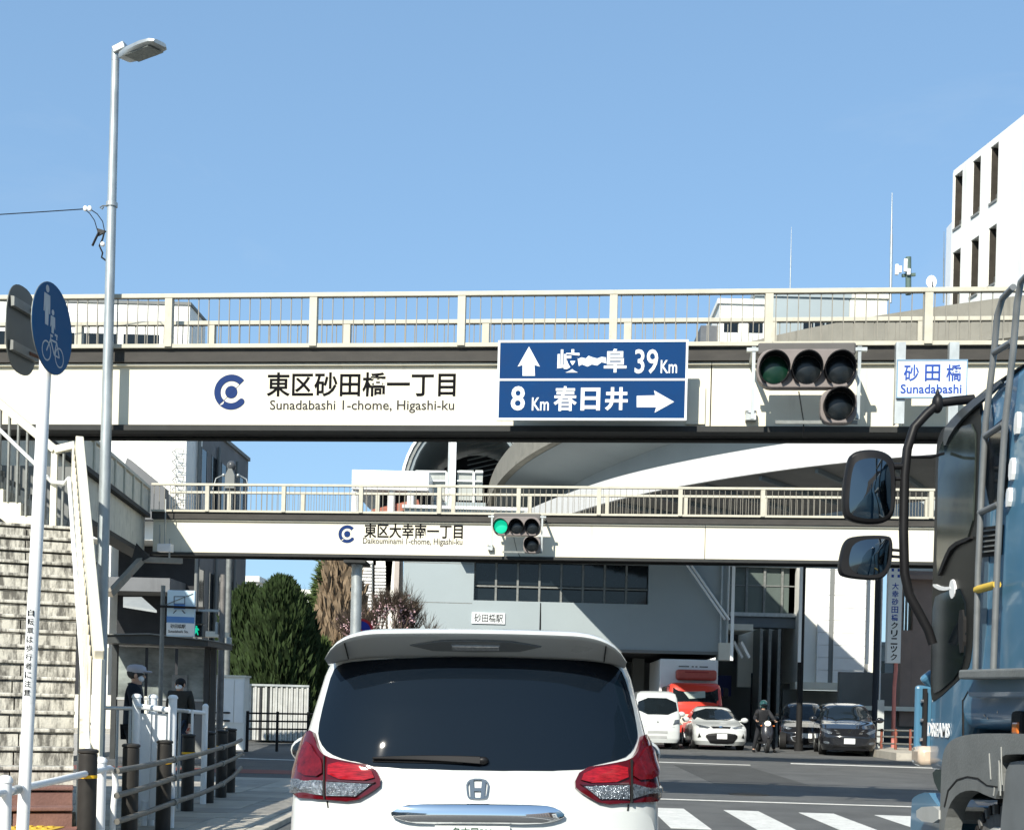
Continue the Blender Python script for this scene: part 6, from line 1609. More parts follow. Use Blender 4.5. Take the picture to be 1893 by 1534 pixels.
# dark bollards with yellow bands
bols = [(162, 10.3), (241, 11.6), (303, 12.7), (347, 14.9), (385, 16.1), (409, 17.0), (425, 17.9)]
proto_b = None; first = None
for i, (px, Y) in enumerate(bols):
    X_ = P(px, 1450, Y).x
    lab = ['dark brown bollard with a yellow band behind the white rail end, nearest of the row', 'second dark bollard from the front, left of the white gate panels', 'third dark bollard, standing before the white gate panels', 'fourth dark bollard of the row, right of the white gate panels', 'fifth dark bollard of the row, its foot visible on the paving', 'sixth dark bollard, close behind the fifth', 'farthest dark bollard, at the free ends of the rails'][i]
    if first is None:
        b = T('bollard', lab, 'bollard', (X_, Y, .04), group='dark bollards along the kerb')
        obj('post', MB().tube((0, 0, 0), (0, 0, .86), .072, 24), bollard_m, b, local=True, smooth=50, bevel=.008)
        obj('cap', MB().loft([[Vector((r_ * math.cos(2 * math.pi * j / 24), r_ * math.sin(2 * math.pi * j / 24), z)) for j in range(24)] for r_, z in ((.072, .862), (.080, .87), (.080, .885), (.066, .895), (.02, .90))]), bollard_m, b, local=True, smooth=35)
        obj('reflective_band', MB().tube((0, 0, .665), (0, 0, .69), .0745, 24), yellowtape, b, local=True, smooth=50)
        first = b
    else:
        b = copy_tree(first, label=lab); b.location = (X_, Y, .04)
# tubular railing: white near part, weathered grey part with three rails
fr = T('pipe_fence', 'white painted pipe railing with round capped posts at the lower left', 'fence', P(100, 1500, 9.5))
a, b = P(-60, 1478, 7.6), P(203, 1419, 11.0)
obj('rail', MB().path([a, P(0, 1465, 8.1), P(100, 1443, 9.4), b, P(212, 1424, 11.15), P(214, 1450, 11.15), P(210, 1490, 11.15), P(207, 1560, 11.15)], .026, 12), white, fr, smooth=60)
for px, y, Y, w_ in ((10, 1437, 8.2, .042), (186, 1402, 10.8, .050)):
    q = P(px, y, Y)
    ps = obj('post', MB().tube((q.x, Y, 0), (q.x, Y, q.z - .02), w_, 18), white, fr, smooth=50)
    obj('post_cap', MB().loft([[Vector((q.x + r_ * math.cos(2 * math.pi * j / 18), Y + r_ * math.sin(2 * math.pi * j / 18), z)) for j in range(18)] for r_, z in ((w_ * 1.12, q.z - .03), (w_ * 1.12, q.z - .01), (w_ * .8, q.z + .01), (w_ * .3, q.z + .018))]), white, ps, smooth=40)
obj('rail_clamp', MB().tube(P(22, 1461, 8.35), P(34, 1458, 8.5), .031, 12), galv, fr, smooth=50)
gf = T('triple_rail_fence', 'weathered grey fence of three pipes curving away past the dark bollards', 'fence', P(330, 1450, 14))
for (y0, y1, y2, ye) in ((1424, 1403, 1381, 1367), (1470, 1437, 1411, 1393), (1518, 1482, 1449, 1418)):
    pts = [P(216, y0, 10.9), P(270, (y0 + y1) / 2 + 1, 11.75), P(322, y1, 12.75), P(370, (y1 + y2) / 2 + 1, 14.2), P(410, y2, 15.9), P(432, (y2 + ye) / 2 + 0, 17.3), P(446, ye, 18.2)]
    obj('rail', MB().path(pts, .026, 12), M('weathered_pipe', (.17, .165, .145), .5, .3, var=.3, scale=14, dirt=((.30, .30, .28), .2, 9, (1, 1, 1))), gf, smooth=60)
    for k_ in (2, 4): obj('clamp', MB().tube(pts[k_] + Vector((0, -.03, -.0)), pts[k_] + Vector((0, .05, 0)), .036, 12), galv_dark, gf, smooth=50)
# white gate of panels between capped posts
GY = 13.05
gt = T('barrier_gate', 'tall white gate of two flat panels between round capped posts behind the bollards', 'gate', P(285, 1500, GY))
gm = M('gate_white', (.74, .77, .78), .35, var=.05)
for px, y, Y in ((253, 1289, GY), (283, 1290, GY + .12), (320, 1291, GY - .05)):
    q = P(px, y, Y)
    ps = obj('post', MB().tube((q.x, Y, .05), (q.x, Y, q.z), .042, 18), gm, gt, smooth=50)
    obj('post_cap', MB().loft([[Vector((q.x + r_ * math.cos(2 * math.pi * j / 18), Y + r_ * math.sin(2 * math.pi * j / 18), z)) for j in range(18)] for r_, z in ((.05, q.z), (.05, q.z + .015), (.035, q.z + .035), (.01, q.z + .04))]), gm, ps, smooth=40)
a, b = P(255, 1305, GY - .02), P(320, 1313, GY - .02)
obj('crossbar', MB().tube(a, b, .03, 12), gm, gt, smooth=50)
for px0, px1 in ((248, 281), (282, 319)):
    q0, q1 = P(px0, 1318, GY + .03), P(px1, 1318, GY + .03)
    zb_ = P(px0, 1498, GY).z
    obj('panel', MB().box2((q0.x + .005, GY + .02, .12), (q1.x - .005, GY + .045, q0.z)), gm, gt, bevel=.005)
obj('foot_rail', MB().tube(P(266, 1525, GY), P(268, 1480, GY), .03, 10), gm, gt, smooth=50)
# low grey railing on both sides of the gate
hr = T('handrail_fence', 'thin grey handrail fence joining the white gate, ending in a white capped post', 'fence', P(360, 1400, 15.2))
for (p0, p1, m_) in ((P(196, 1308, 15.6), P(250, 1309, 15.0), galv), (P(322, 1312, 15.0), P(346, 1314, 15.4), galv), (P(346, 1314, 15.4), P(380, 1317, 15.9), white)):
    obj('rail', MB().tube(p0, p1, .024, 10), m_, hr, smooth=50)
for px in (218, 241, 333, 356):
    q = P(px, 1311, 15.2); obj('baluster', MB().tube((q.x, 15.2, .05), (q.x, 15.2, q.z), .016, 8), white if px == 356 else galv, hr, smooth=50)
q = P(380, 1306, 15.9); obj('post', MB().tube((q.x, 15.9, .05), (q.x, 15.9, q.z), .036, 14).ball((q.x, 15.9, q.z), .04, 12, 8), white, hr, smooth=50)

# bus shelter
BSY = 25.0
sh = T('bus_shelter', 'glazed bus shelter with a flat dark roof behind the fence on the left', 'bus shelter', P(300, 1400, BSY))
zr0 = P(200, 1190, BSY).z
x0, x1 = P(199, 1190, BSY).x, P(402, 1190, BSY).x
xm = P(297, 1172, BSY).x
obj('roof', MB().prism([(x0, BSY - .7, zr0), (x1, BSY - .7, zr0 - .02), (x1, BSY - .7, zr0 + .08), (xm, BSY - .7, zr0 + .17), (x0, BSY - .7, zr0 + .13)], (0, 1.9, 0)), M('shelter_dark_metal', (.045, .05, .05), .45, var=.2), sh)
obj('roof_top_sheet', MB().prism([(x0 - .02, BSY - .75, zr0 + .133), (xm, BSY - .75, zr0 + .173), (x1 + .02, BSY - .75, zr0 + .083), (x1 + .02, BSY - .75, zr0 + .10), (xm, BSY - .75, zr0 + .195), (x0 - .02, BSY - .75, zr0 + .15)], (0, 2.0, 0)), galv_dark, sh)
for px in (203, 376, 388):
    q = P(px, 1190, BSY); obj('post', MB().box2((q.x - .05, BSY + .3, .1), (q.x + .05, BSY + .4, zr0)), MATS['shelter_dark_metal'], sh)
zg = P(300, 1290, BSY).z
fx = [P(v_, 1200, BSY).x for v_ in (207, 262, 318, 372)]
for i in range(3):
    obj('glass_pane', MB().box2((fx[i] + .03, BSY + .33, zg), (fx[i + 1] - .03, BSY + .345, zr0 - .03)), M('shelter_glass', (.30, .34, .32), .12, var=.6, scale=1.6, stretch=(1, 1, 2), spec=.7, alpha=.8), sh)  # pale reflections are put into the pane colour
    obj('lower_panel', MB().box2((fx[i] + .03, BSY + .33, .15), (fx[i + 1] - .03, BSY + .36, zg - .05)), greywall, sh)
obj('sill', MB().box2((fx[0], BSY + .31, zg - .045), (fx[3], BSY + .39, zg - .003)), galv, sh)
obj('poster', MB().box2((P(341, 1, BSY).x, BSY + .30, P(341, 1283, BSY).z), (P(370, 1, BSY).x, BSY + .325, P(341, 1247, BSY).z)), M('poster_grey', (.25, .27, .26), .4, var=.3, scale=12), sh)
obj('poster', MB().box2((P(203, 1, BSY).x, BSY + .30, P(203, 1247, BSY).z), (P(221, 1, BSY).x, BSY + .325, P(203, 1196, BSY).z)), M('poster_pale', (.55, .57, .52), .4, var=.1), sh)
obj('bench', MB().box2((fx[0] + .2, BSY - .2, .5), (fx[3] - .3, BSY + .2, .55)).box2((fx[0] + .4, BSY - .05, .1), (fx[0] + .5, BSY + .05, .499)).box2((fx[3] - .6, BSY - .05, .1), (fx[3] - .5, BSY + .05, .499)), galv_dark, sh)
obj('roof_beam', MB().box2((P(253, 1, BSY).x, BSY + 3, P(253, 1173, BSY + 3).z), (P(372, 1, BSY).x, BSY + 3.5, P(253, 1163, BSY + 3).z)), creamwall, sh)
# stop sign with the train pictogram
TY_ = 22.5
q = P(302, 1082, TY_)
sp_ = T('station_sign', 'pale blue sign with a train pictogram on a slim grey pole before the shelter', 'sign', (P(297, 1400, TY_).x, TY_, 0))
qb = P(296, 1290, TY_)
obj('pole', MB().tube((q.x, TY_, .05), (q.x, TY_, q.z), .037, 14), galv_dark, sp_, smooth=50)
a, b = P(309, 1176, TY_), P(362, 1092, TY_)
pn = obj('panel', MB().box2((a.x, TY_ - .05, a.z), (b.x, TY_ + .03, b.z)), M('sign_panel_pale_blue', (.50, .66, .76), .35, var=.03), sp_, bevel=.01)  # plain pale blue sign panel
fl = lambda pts, m_, nm='pictogram', o=.0: obj(nm, MB().prism([Vector((P(*p_, TY_).x, TY_ - .052 - o, P(*p_, TY_).z)) for p_ in pts], (0, -.003, 0)), m_, pn)
greyink = M('pictogram_grey', (.10, .13, .17), .5)
fl([(310, 1139), (361, 1141), (361, 1152), (310, 1150)], M('sign_mid_blue', (.10, .24, .52), .4), 'blue_band')
fl([(309.5, 1151), (361, 1153), (360, 1175), (309.5, 1173)], signwhite, 'white_field')
def outline_box(x0_, y0_, x1_, y1_, w_):
    fl([(x0_, y0_), (x1_, y0_), (x1_, y0_ + w_), (x0_, y0_ + w_)], greyink); fl([(x0_, y1_ - w_), (x1_, y1_ - w_), (x1_, y1_), (x0_, y1_)], greyink)
    fl([(x0_, y0_), (x0_ + w_, y0_), (x0_ + w_, y1_), (x0_, y1_)], greyink, o=.001); fl([(x1_ - w_, y0_), (x1_, y0_), (x1_, y1_), (x1_ - w_, y1_)], greyink, o=.001)
outline_box(323, 1102, 344, 1117, 1.6); 
fl([(323, 1117), (344, 1117), (344, 1126), (323, 1126)], MATS['sign_mid_blue'])
fl([(326, 1128), (329, 1128), (323, 1134), (321, 1134)], greyink); fl([(337, 1128), (340, 1128), (345, 1134), (342, 1134)], greyink)
def onts(s, x0_, y0_, x1_, y1_):
    A_, B_ = P(x0_, y1_, TY_), P(x1_, y0_, TY_)
    lettering(s, ink, pn, lambda x, y, z: Vector((x, TY_ - .0555 + y, z)), (A_.x, A_.z), (B_.x, B_.z), bold=.01, depth=.002)
onts('砂田橋駅', 317, 1154, 345, 1161); onts('Sunadabashi Sta.', 313, 1165, 350, 1169)
obj('stay_bar', MB().beam(P(290, 1120, TY_ - .1), P(378, 1124, TY_ - .1), .03, .04), rubber, sp_)
obj('diagonal_wire', MB().tube(P(300, 1120, TY_ - .06), P(357, 1097, TY_ - .06), .006, 6), galv_dark, sp_)
# pedestrian signal
PY_ = 27.0
q = P(412, 1100, PY_)
ps_ = T('pedestrian_signal', 'pedestrian signal showing the green walking man, on a steel pole left of the conifer', 'traffic signal', (q.x, PY_, 0))
obj('pole', MB().path([(q.x, PY_, .05), (q.x, PY_, 1.5), (q.x, PY_, 3.3), (q.x, PY_, 3.9)], .07, 12, rs=[.075, .07, .06, .055]), M('pole_rusty_grey', (.19, .18, .17), .6, .3, var=.35, scale=5), ps_, smooth=50)
hz = P(367, 1158, PY_)
for k_, yy in ((0, 1142), (1, 1166)):
    c_ = P(366, yy, PY_)
    cs = obj('lamp_housing', MB().box2((c_.x - .13, PY_ - .12, c_.z - .125), (c_.x + .13, PY_ + .12, c_.z + .125)), M('signal_box_grey', (.10, .11, .11), .5), ps_, bevel=.015)
    obj('hood', MB().box2((c_.x - .13, PY_ - .30, c_.z + .10), (c_.x + .13, PY_ - .122, c_.z + .12)).box2((c_.x - .13, PY_ - .25, c_.z - .10), (c_.x - .115, PY_ - .122, c_.z + .099)), rubber, cs)
    obj('glass', MB().box2((c_.x - .11, PY_ - .13, c_.z - .105), (c_.x + .11, PY_ - .121, c_.z + .098)), lensdark, cs)
    if k_:
        man = [(-.015, .0), (.03, .045), (.045, -.01), (.06, -.005), (.03, .065), (-.02, .065), (-.05, .01), (-.038, .0), (-.02, .03), (-.02, -.01), (-.05, -.085), (-.03, -.09), (.0, -.03), (.035, -.09), (.055, -.08), (.02, -.0)]
        hull = [(-.02, .06), (.028, .06), (.03, -.01), (.05, -.085), (.03, -.09), (.004, -.03), (-.032, -.09), (-.05, -.085), (-.022, -.01)]
        obj('walking_man', MB().prism([Vector((c_.x + a, PY_ - .131, c_.z + b)) for a, b in hull], (0, -.004, 0)).beam((c_.x - .022, PY_ - .133, c_.z + .05), (c_.x - .055, PY_ - .133, c_.z + .0), .004, .02).beam((c_.x + .026, PY_ - .133, c_.z + .05), (c_.x + .055, PY_ - .133, c_.z + .01), .004, .02).disc((c_.x + .003, PY_ - .133, c_.z + .082), .02, (0, 1, 0), 12, .004), greenlight, cs, label='lit green walking man')
obj('bracket', MB().beam((hz.x, PY_, hz.z + .34), (q.x, PY_, hz.z + .34), .05, .05).beam((hz.x, PY_, hz.z - .32), (q.x, PY_, hz.z - .30), .05, .05), galv, ps_)
for px, ya, yb, w_ in ((402, 1150, 1172, .05), (424, 1178, 1197, .09)): 
    c_ = P(px, (ya + yb) / 2, PY_); obj('control_box', MB().box((c_.x, PY_ - .02, c_.z), (w_, .12, (yb - ya) * PY_ / F)), galv, ps_, bevel=.01)
# lamp/utility pole behind the farther bridge
UY = 36.0
q = P(428, 870, UY)
up = T('utility_pole', 'slim pole with a grey equipment box and two small lamps above the farther footbridge', 'utility pole', (q.x, UY, 0))
obj('pole', MB().tube((q.x, UY, .05), (q.x, UY, q.z), .10, 12, .07), galv_dark, up, smooth=50)
obj('equipment_box', MB().box((q.x, UY - .05, P(428, 892, UY).z), (.26, .25, .36)).prism([(q.x - .13, UY - .17, P(428, 880, UY).z), (q.x + .13, UY - .17, P(428, 880, UY).z), (q.x + .05, UY - .17, P(428, 868, UY).z), (q.x - .05, UY - .17, P(428, 868, UY).z)], (0, .22, 0)), greywall, up)
obj('camera_dome', MB().ball((q.x, UY, P(428, 861, UY).z), (.13, .13, .14), 12, 8), M('dome_dark_grey', (.07, .075, .08), .3), up, smooth=60)
for sg in (-1, 1): obj('lamp_arm', MB().path([(q.x, UY, P(1, 868, UY).z - .2), (q.x + sg * .22, UY, P(428, 878, UY).z), (q.x + sg * .42, UY, P(428, 885, UY).z), (q.x + sg * .5, UY, P(428, 905, UY).z)], .018, 6).ball((q.x + sg * .20, UY - .05, P(428, 879, UY).z), .05, 8, 6), galv, up, smooth=60)
# white cabinet, corrugated fence, dark railing
CY_ = 31.0
a, b = P(389, 1345, CY_), P(453, 1252, CY_)
cb = T('cabinet', 'white two door street cabinet in front of the dark conifer', 'cabinet', ((a.x + b.x) / 2, CY_, .1))
obj('body', MB().box2((a.x, CY_, .1), (b.x, CY_ + .5, b.z)), whitewall, cb)
xm = P(433, 1300, CY_).x; xn = P(412, 1300, CY_).x
for u0, u1 in ((a.x + .02, xn - .01), (xn + .01, xm - .01), (xm + .01, b.x - .02)): obj('door', MB().box2((u0, CY_ - .02, .75), (u1, CY_ - .001, b.z - .06)), white, cb)
obj('lid', MB().box2((a.x - .03, CY_ - .04, b.z + .002), (b.x + .03, CY_ + .54, b.z + .05)), creamwall, cb)
WF = 37.0
a, b = P(455, 1342, WF), P(572, 1270, WF)
wf = T('corrugated_fence', 'pale corrugated hoarding below the conifer, right of the white cabinet', 'fence', ((a.x + b.x) / 2, WF, .1))
n_ = 24
for i in range(n_):
    u0 = a.x + (b.x - a.x) * i / n_; u1 = a.x + (b.x - a.x) * (i + 1) / n_
    obj('sheet', MB().box2((u0 + .004, WF - (.04 if i % 2 else 0), .15), (u1 - .012, WF + .03, b.z - (0 if i % 2 else .01))), M('hoarding_pale', (.45, .46, .44), .6, var=.2, scale=4) if i not in (5, 8) else darkwall, wf)
obj('top_bar', MB().box2((a.x, WF - .06, b.z + .003), (b.x, WF + .06, b.z + .06)), galv, wf)
DF = 31.5
df = T('dark_railing', 'low black railing of three bars along the far kerb on the left', 'fence', P(460, 1350, DF))
q0, q1 = P(368, 1316, DF - 1), P(640, 1322, DF + 1.5)
for dz in (0, .19, .38): obj('bar', MB().tube((q0.x, q0.y, q0.z - dz), (q1.x, q1.y, q0.z - dz), .022, 8), rubber, df, smooth=50)
for px in (372, 452, 508, 566):
    f__ = (px - 368) / (640 - 368); c_ = q0.lerp(q1, f__); obj('post', MB().tube((c_.x, c_.y, .05), (c_.x, c_.y, q0.z + .05), .055 if px == 452 else .035, 10), rubber, df, smooth=50)
# no parking sign
NPY = 33.0
c = P(668, 1165, NPY)
npz = T('no_parking_sign', 'round red-rimmed blue sign showing beside the round bridge column', 'road sign', c)
obj('pole', MB().tube((c.x - .02, NPY + .03, .1), (c.x - .02, NPY + .03, c.z + .3), .03, 10), galv, npz, smooth=50)
obj('rim', MB().disc((c.x, NPY, c.z), .30, (0, 1, 0), 32, .01), M('sign_red', (.45, .02, .035), .4), npz)
obj('face', MB().disc((c.x, NPY - .008, c.z), .235, (0, 1, 0), 32, .006), M('sign_blue_violet', (.02, .03, .32), .4), npz)
obj('slash', MB().beam((c.x - .17, NPY - .014, c.z + .17), (c.x + .17, NPY - .014, c.z - .17), .005, .05), MATS['sign_red'], npz)
# flats on the far right: black pole, grey pole, banner, red railing
def simple_pole(name, label, cat, px0, y0, px1, y1, Y, r, m_):
    a, b = P(px0, y0, Y), P(px1, y1, Y); t = T(name, label, cat, (a.x, Y, 0))
    obj('shaft', MB().tube((a.x, Y, .0), (a.x, Y, b.z), r, 14), m_, t, smooth=50)
    obj('base', MB().tube((a.x, Y, .0), (a.x, Y, .25), r * 1.5, 14), m_, t, smooth=50)
    return t
simple_pole('utility_pole', 'tall black pole in front of the glazed hall, right of centre', 'pole', 1478, 1300, 1480, 950, 44, .10, rubber)
simple_pole('utility_pole', 'dark pole along the right edge of the white tower', 'pole', 1617, 1330, 1622, 960, 45, .11, M('pole_black_blue', (.02, .025, .035), .5))
simple_pole('utility_pole', 'thin white conduit pole beside the dark pole at the white tower', 'pole', 1624, 1330, 1627, 960, 45.2, .035, white)
NY_ = 43.0
q = P(1650, 1395, NY_)
bn = T('banner_sign', 'tall narrow white banner sign with vertical blue writing on a salmon pole', 'sign', (q.x, NY_, .2))
obj('pole', MB().path([(q.x, NY_, .2), (q.x, NY_, 2.2), (q.x + .04, NY_, 2.8), (q.x + .02, NY_, 3.2)], .065, 12), M('salmon_pole', (.55, .20, .17), .5, var=.15), bn, smooth=50)
a, b = P(1637, 1225, NY_), P(1667, 1046, NY_)
bp_ = obj('panel', MB().box2((a.x, NY_ - .12, a.z), (b.x, NY_ + .12, b.z)), signwhite, bn, bevel=.01)
cxm = (a.x + b.x) / 2; hh = (b.z - a.z - .55) / 13
for i, ch in enumerate('大幸砂田橋クリニック'):
    zc = b.z - .55 - (i + .5) * (b.z - a.z - .62) / 10
    lettering(ch, signink if i < 5 else ink, bp_, lambda x, y, z: Vector((x, NY_ - .121 + y, z)), (cxm - .11, zc - .11), (cxm + .11, zc + .11), bold=.02, depth=.003)
for i in range(2):
    for j in range(2): obj('mark', MB().box((cxm - .1 + .2 * i, NY_ - .123, b.z - .15 - .2 * j), (.08, .004, .09)), signink, bp_)
rf = T('red_railing', 'rusty red and grey railing on the traffic island behind the kerb at the right', 'fence', P(1680, 1390, 41))
q0, q1 = P(1622, 1349, 41.5), P(1760, 1352, 39)
rust = M('rust_red_paint', (.22, .07, .045), .7, var=.3, scale=6)
for dz in (0, .2, .42): obj('bar', MB().tube(q0 - Vector((0, 0, dz)), q1 - Vector((0, 0, dz)), .03, 8), galv_dark, rf, smooth=50)
for i in range(5):
    c_ = q0.lerp(q1, (i + .3) / 5); obj('post', MB().tube((c_.x, c_.y, .2), (c_.x, c_.y, c_.z + .05), .045, 10), rust, rf, smooth=50)
q = P(1627, 1330, 42)
bs = T('board', 'small white notice board by the dark pole above the black people carrier', 'sign', (q.x, 42, .1))
obj('panel', MB().box2((q.x - .09, 42, P(1, 1345, 42).z), (q.x + .12, 42.04, P(1627, 1293, 42).z)), M('board_pale', (.45, .48, .47), .5), bs); obj('pole', MB().tube((q.x, 42.05, .1), (q.x, 42.05, P(1, 1345, 42).z + .3), .03, 8), galv, bs)

# ================================================================== PEOPLE
def skin_mesh(name, nodes, edges, mat, parent, sub=2):
    """nodes: {key: ((x, y, z), (rx, ry))}; the first is the root"""
    keys = list(nodes); me = bpy.data.meshes.new(name)
    me.from_pydata([nodes[k_][0] for k_ in keys], [(keys.index(a), keys.index(b)) for a, b in edges], [])
    o = bpy.data.objects.new(name, me); col.objects.link(o); o.parent = parent
    m_ = o.modifiers.new('skin', 'SKIN'); m_.use_smooth_shade = True
    for i, k_ in enumerate(keys):
        r_ = nodes[k_][1]; me.skin_vertices[0].data[i].radius = r_ if hasattr(r_, '__len__') else (r_, r_)
    me.skin_vertices[0].data[0].use_root = True
    s_ = o.modifiers.new('sub', 'SUBSURF'); s_.levels = sub; s_.render_levels = sub
    me.materials.append(mat)
    return o
def person(label, loc, rz, J, coat, trousers, hair=None, cap=None, mask=False, helmet=None, shoes=None, coat_len=.78, group=None):
    t = T('person', label, 'person', loc, rz)
    D = dict(pelvis=(0, 0, .93), spine=(0, .0, 1.13), chest=(0, .01, 1.33), neck=(0, .01, 1.455), jaw=(0, .035, 1.515), head=(0, .02, 1.585),
             shL=(-.17, 0, 1.42), shR=(.17, 0, 1.42), elL=(-.225, -.03, 1.11), elR=(.225, -.03, 1.11), wrL=(-.22, .07, .88), wrR=(.22, .07, .88),
             hiL=(-.085, 0, .88), hiR=(.085, 0, .88), knL=(-.10, .03, .48), knR=(.10, .03, .48), anL=(-.10, -.02, .08), anR=(.10, -.02, .08), toL=(-.115, .13, .035), toR=(.115, .13, .035))
    D.update(J)
    V = {k_: Vector(v) for k_, v in D.items()}
    RR = dict(pelvis=(.15, .10), spine=(.125, .09), chest=(.155, .10), neck=.052, jaw=(.060, .068), head=(.075, .090), shL=.055, shR=.055, elL=.038, elR=.038, wrL=.026, wrR=.026, hiL=.085, hiR=.085, knL=.055, knR=.055, anL=.038, anR=.038, toL=.030, toR=.030)
    N = {k_: (V[k_], RR[k_]) for k_ in V}
    E = [('pelvis', 'spine'), ('spine', 'chest'), ('chest', 'neck'), ('neck', 'jaw'), ('jaw', 'head')]
    for s_ in 'LR': E += [('chest', 'sh' + s_), ('sh' + s_, 'el' + s_), ('el' + s_, 'wr' + s_), ('pelvis', 'hi' + s_), ('hi' + s_, 'kn' + s_), ('kn' + s_, 'an' + s_), ('an' + s_, 'to' + s_)]
    for s_ in 'LR':                                          # palm, four fingers and a thumb
        d = (V['wr' + s_] - V['el' + s_]).normalized(); sd_ = d.cross(Vector((0, 1, .3))).normalized()
        pm = V['wr' + s_] + d * .06; N['palm' + s_] = (pm, (.030, .016)); E.append(('wr' + s_, 'palm' + s_))
        for i in range(4):
            b0 = pm + d * .035 + sd_ * (i - 1.5) * .019; L_ = (.055, .066, .062, .048)[i]
            N['f%s%da' % (s_, i)] = (b0, .009); N['f%s%db' % (s_, i)] = (b0 + d * L_ * .6 + Vector((0, .012, 0)), .008); N['f%s%dc' % (s_, i)] = (b0 + d * L_ + Vector((0, .03, 0)), .007)
            E += [('palm' + s_, 'f%s%da' % (s_, i)), ('f%s%da' % (s_, i), 'f%s%db' % (s_, i)), ('f%s%db' % (s_, i), 'f%s%dc' % (s_, i))]
        N['t%sa' % s_] = (pm + sd_ * -.032 + Vector((0, .015, 0)), .010); N['t%sb' % s_] = (pm + sd_ * -.042 + d * .035 + Vector((0, .03, 0)), .009)
        E += [('palm' + s_, 't%sa' % s_), ('t%sa' % s_, 't%sb' % s_)]
    body = skin_mesh('body', N, E, skin, t)
    H = V['head'] + Vector((0, 0, .02)); fz = (V['jaw'] - V['neck']); 
    obj('nose', MB().ball(H + Vector((0, .098, -.028)), (.014, .02, .022), 8, 6), skin, t, local=True, smooth=70)
    for sg in (-1, 1):
        obj('eye', MB().ball(H + Vector((sg * .032, .083, .0)), (.013, .008, .008), 8, 6), ink, t, local=True, smooth=70)
        obj('ear', MB().ball(H + Vector((sg * .083, .0, -.02)), (.012, .022, .034), 8, 6), skin, t, local=True, smooth=70)
    if not mask: obj('mouth', MB().ball(H + Vector((0, .088, -.068)), (.024, .008, .006), 8, 6), redlens_dark, t, local=True)
    if mask: obj('face_mask', MB().ball(H + Vector((0, .050, -.058)), (.060, .050, .044), 14, 10), M('mask_white', (.72, .74, .74), .7), t, local=True, smooth=70)
    if hair: obj('hair', MB().ball(H + Vector((0, -.022, .02)), (.093, .098, .088), 16, 10), hair, t, local=True, smooth=70)
    if cap:
        mb = MB(); rings = []
        for s_, z_, oy in ((.098, .02, 0), (.112, .055, .0), (.105, .095, .0), (.07, .122, -.01), (.01, .13, -.012)):
            rings.append([H + Vector((s_ * .95 * math.cos(2 * math.pi * j / 20), oy + s_ * 1.12 * math.sin(2 * math.pi * j / 20), z_)) for j in range(20)])
        c_ = obj('cap', mb.loft(rings), cap, t, local=True, smooth=60)
        obj('cap_brim', MB().ball(H + Vector((0, .125, .035)), (.075, .075, .016), 14, 8), cap, c_, local=True, smooth=60)
    if helmet:
        h_ = obj('helmet', MB().ball(H + Vector((0, -.01, .01)), (.135, .15, .145), 20, 14), helmet, t, local=True, smooth=60)
        obj('visor', MB().ball(H + Vector((0, .045, -.01)), (.11, .11, .075), 16, 10), glass_dark, h_, local=True, smooth=60)
    CN = {k_: (V[k_], r_) for k_, r_ in (('chest', (.20, .150)), ('spine', (.18, .14)), ('pelvis', (.195, .15)), ('neck', .085), ('shL', .092), ('shR', .092), ('elL', .062), ('elR', .062), ('wrL', .045), ('wrR', .045))}
    CE = [('chest', 'spine'), ('spine', 'pelvis'), ('chest', 'neck')] + [e for s_ in 'LR' for e in (('chest', 'sh' + s_), ('sh' + s_, 'el' + s_), ('el' + s_, 'wr' + s_))]
    if coat_len: 
        CN['hem'] = (V['pelvis'].lerp((V['knL'] + V['knR']) / 2, .35), (.19, .15)); CE.append(('pelvis', 'hem'))
    skin_mesh('coat', CN, CE, coat, t)
    TN = {'pelvis': (V['pelvis'] + Vector((0, 0, -.01)), (.15, .11))}; TE = []
    for s_ in 'LR':
        TN['hi' + s_] = (V['hi' + s_], .10); TN['kn' + s_] = (V['kn' + s_], .072); TN['an' + s_] = (V['an' + s_] + Vector((0, 0, .02)), .058); TE += [('pelvis', 'hi' + s_), ('hi' + s_, 'kn' + s_), ('kn' + s_, 'an' + s_)]
        d = (V['to' + s_] - V['an' + s_])
        obj('shoe', MB().ball(V['an' + s_].lerp(V['to' + s_], .5) + Vector((0, 0, -.012)), (.05, .13, .045), 12, 8), shoes or rubber, t, local=True, smooth=60)
    skin_mesh('trousers', TN, TE, trousers, t)
    return t
coat_navy = M('coat_dark_navy', (.012, .02, .03), .85, var=.3, scale=12)
coat_olive = M('coat_dark_olive', (.03, .03, .026), .85, var=.3, scale=12)
jeans = M('trousers_dark_blue', (.02, .035, .06), .9, var=.2)
p = P(248, 1300, 16.6)
man = person('person in a pale flat cap, mask and dark coat, side on behind the white gate', (p.x, 16.6, .04), R(-78), dict(elR=(.20, .05, 1.10), wrR=(.14, .24, 1.0)), coat_navy, M('trousers_black', (.015, .016, .018), .9), cap=M('cap_pale_grey', (.42, .42, .46), .8, var=.1), mask=True, hair=M('hair_grey', (.05, .05, .05), .8))
man.scale = (.99, .99, .99)
p = P(333, 1300, 22.0)
q = person('person in a dark olive jacket and white mask, waiting with a red bag', (p.x, 22.0, .05), R(172), dict(), coat_olive, jeans, hair=M('hair_black', (.012, .012, .012), .7), mask=True)
q.scale = (.945, .945, .945)
bg_ = T('bag', 'small red bag held by the person in the dark olive jacket', 'bag', (p.x + .20, 21.9, .50))
obj('body', MB().box((p.x + .22, 21.85, .58), (.14, .12, .24)), M('bag_red', (.42, .035, .025), .6), bg_, bevel=.02)
obj('strap', MB().path([(p.x + .16, 21.85, .70), (p.x + .19, 21.85, .82), (p.x + .25, 21.85, .82), (p.x + .28, 21.85, .70)], .008, 6), MATS['bag_red'], bg_)
p = P(222, 1420, 15.2)
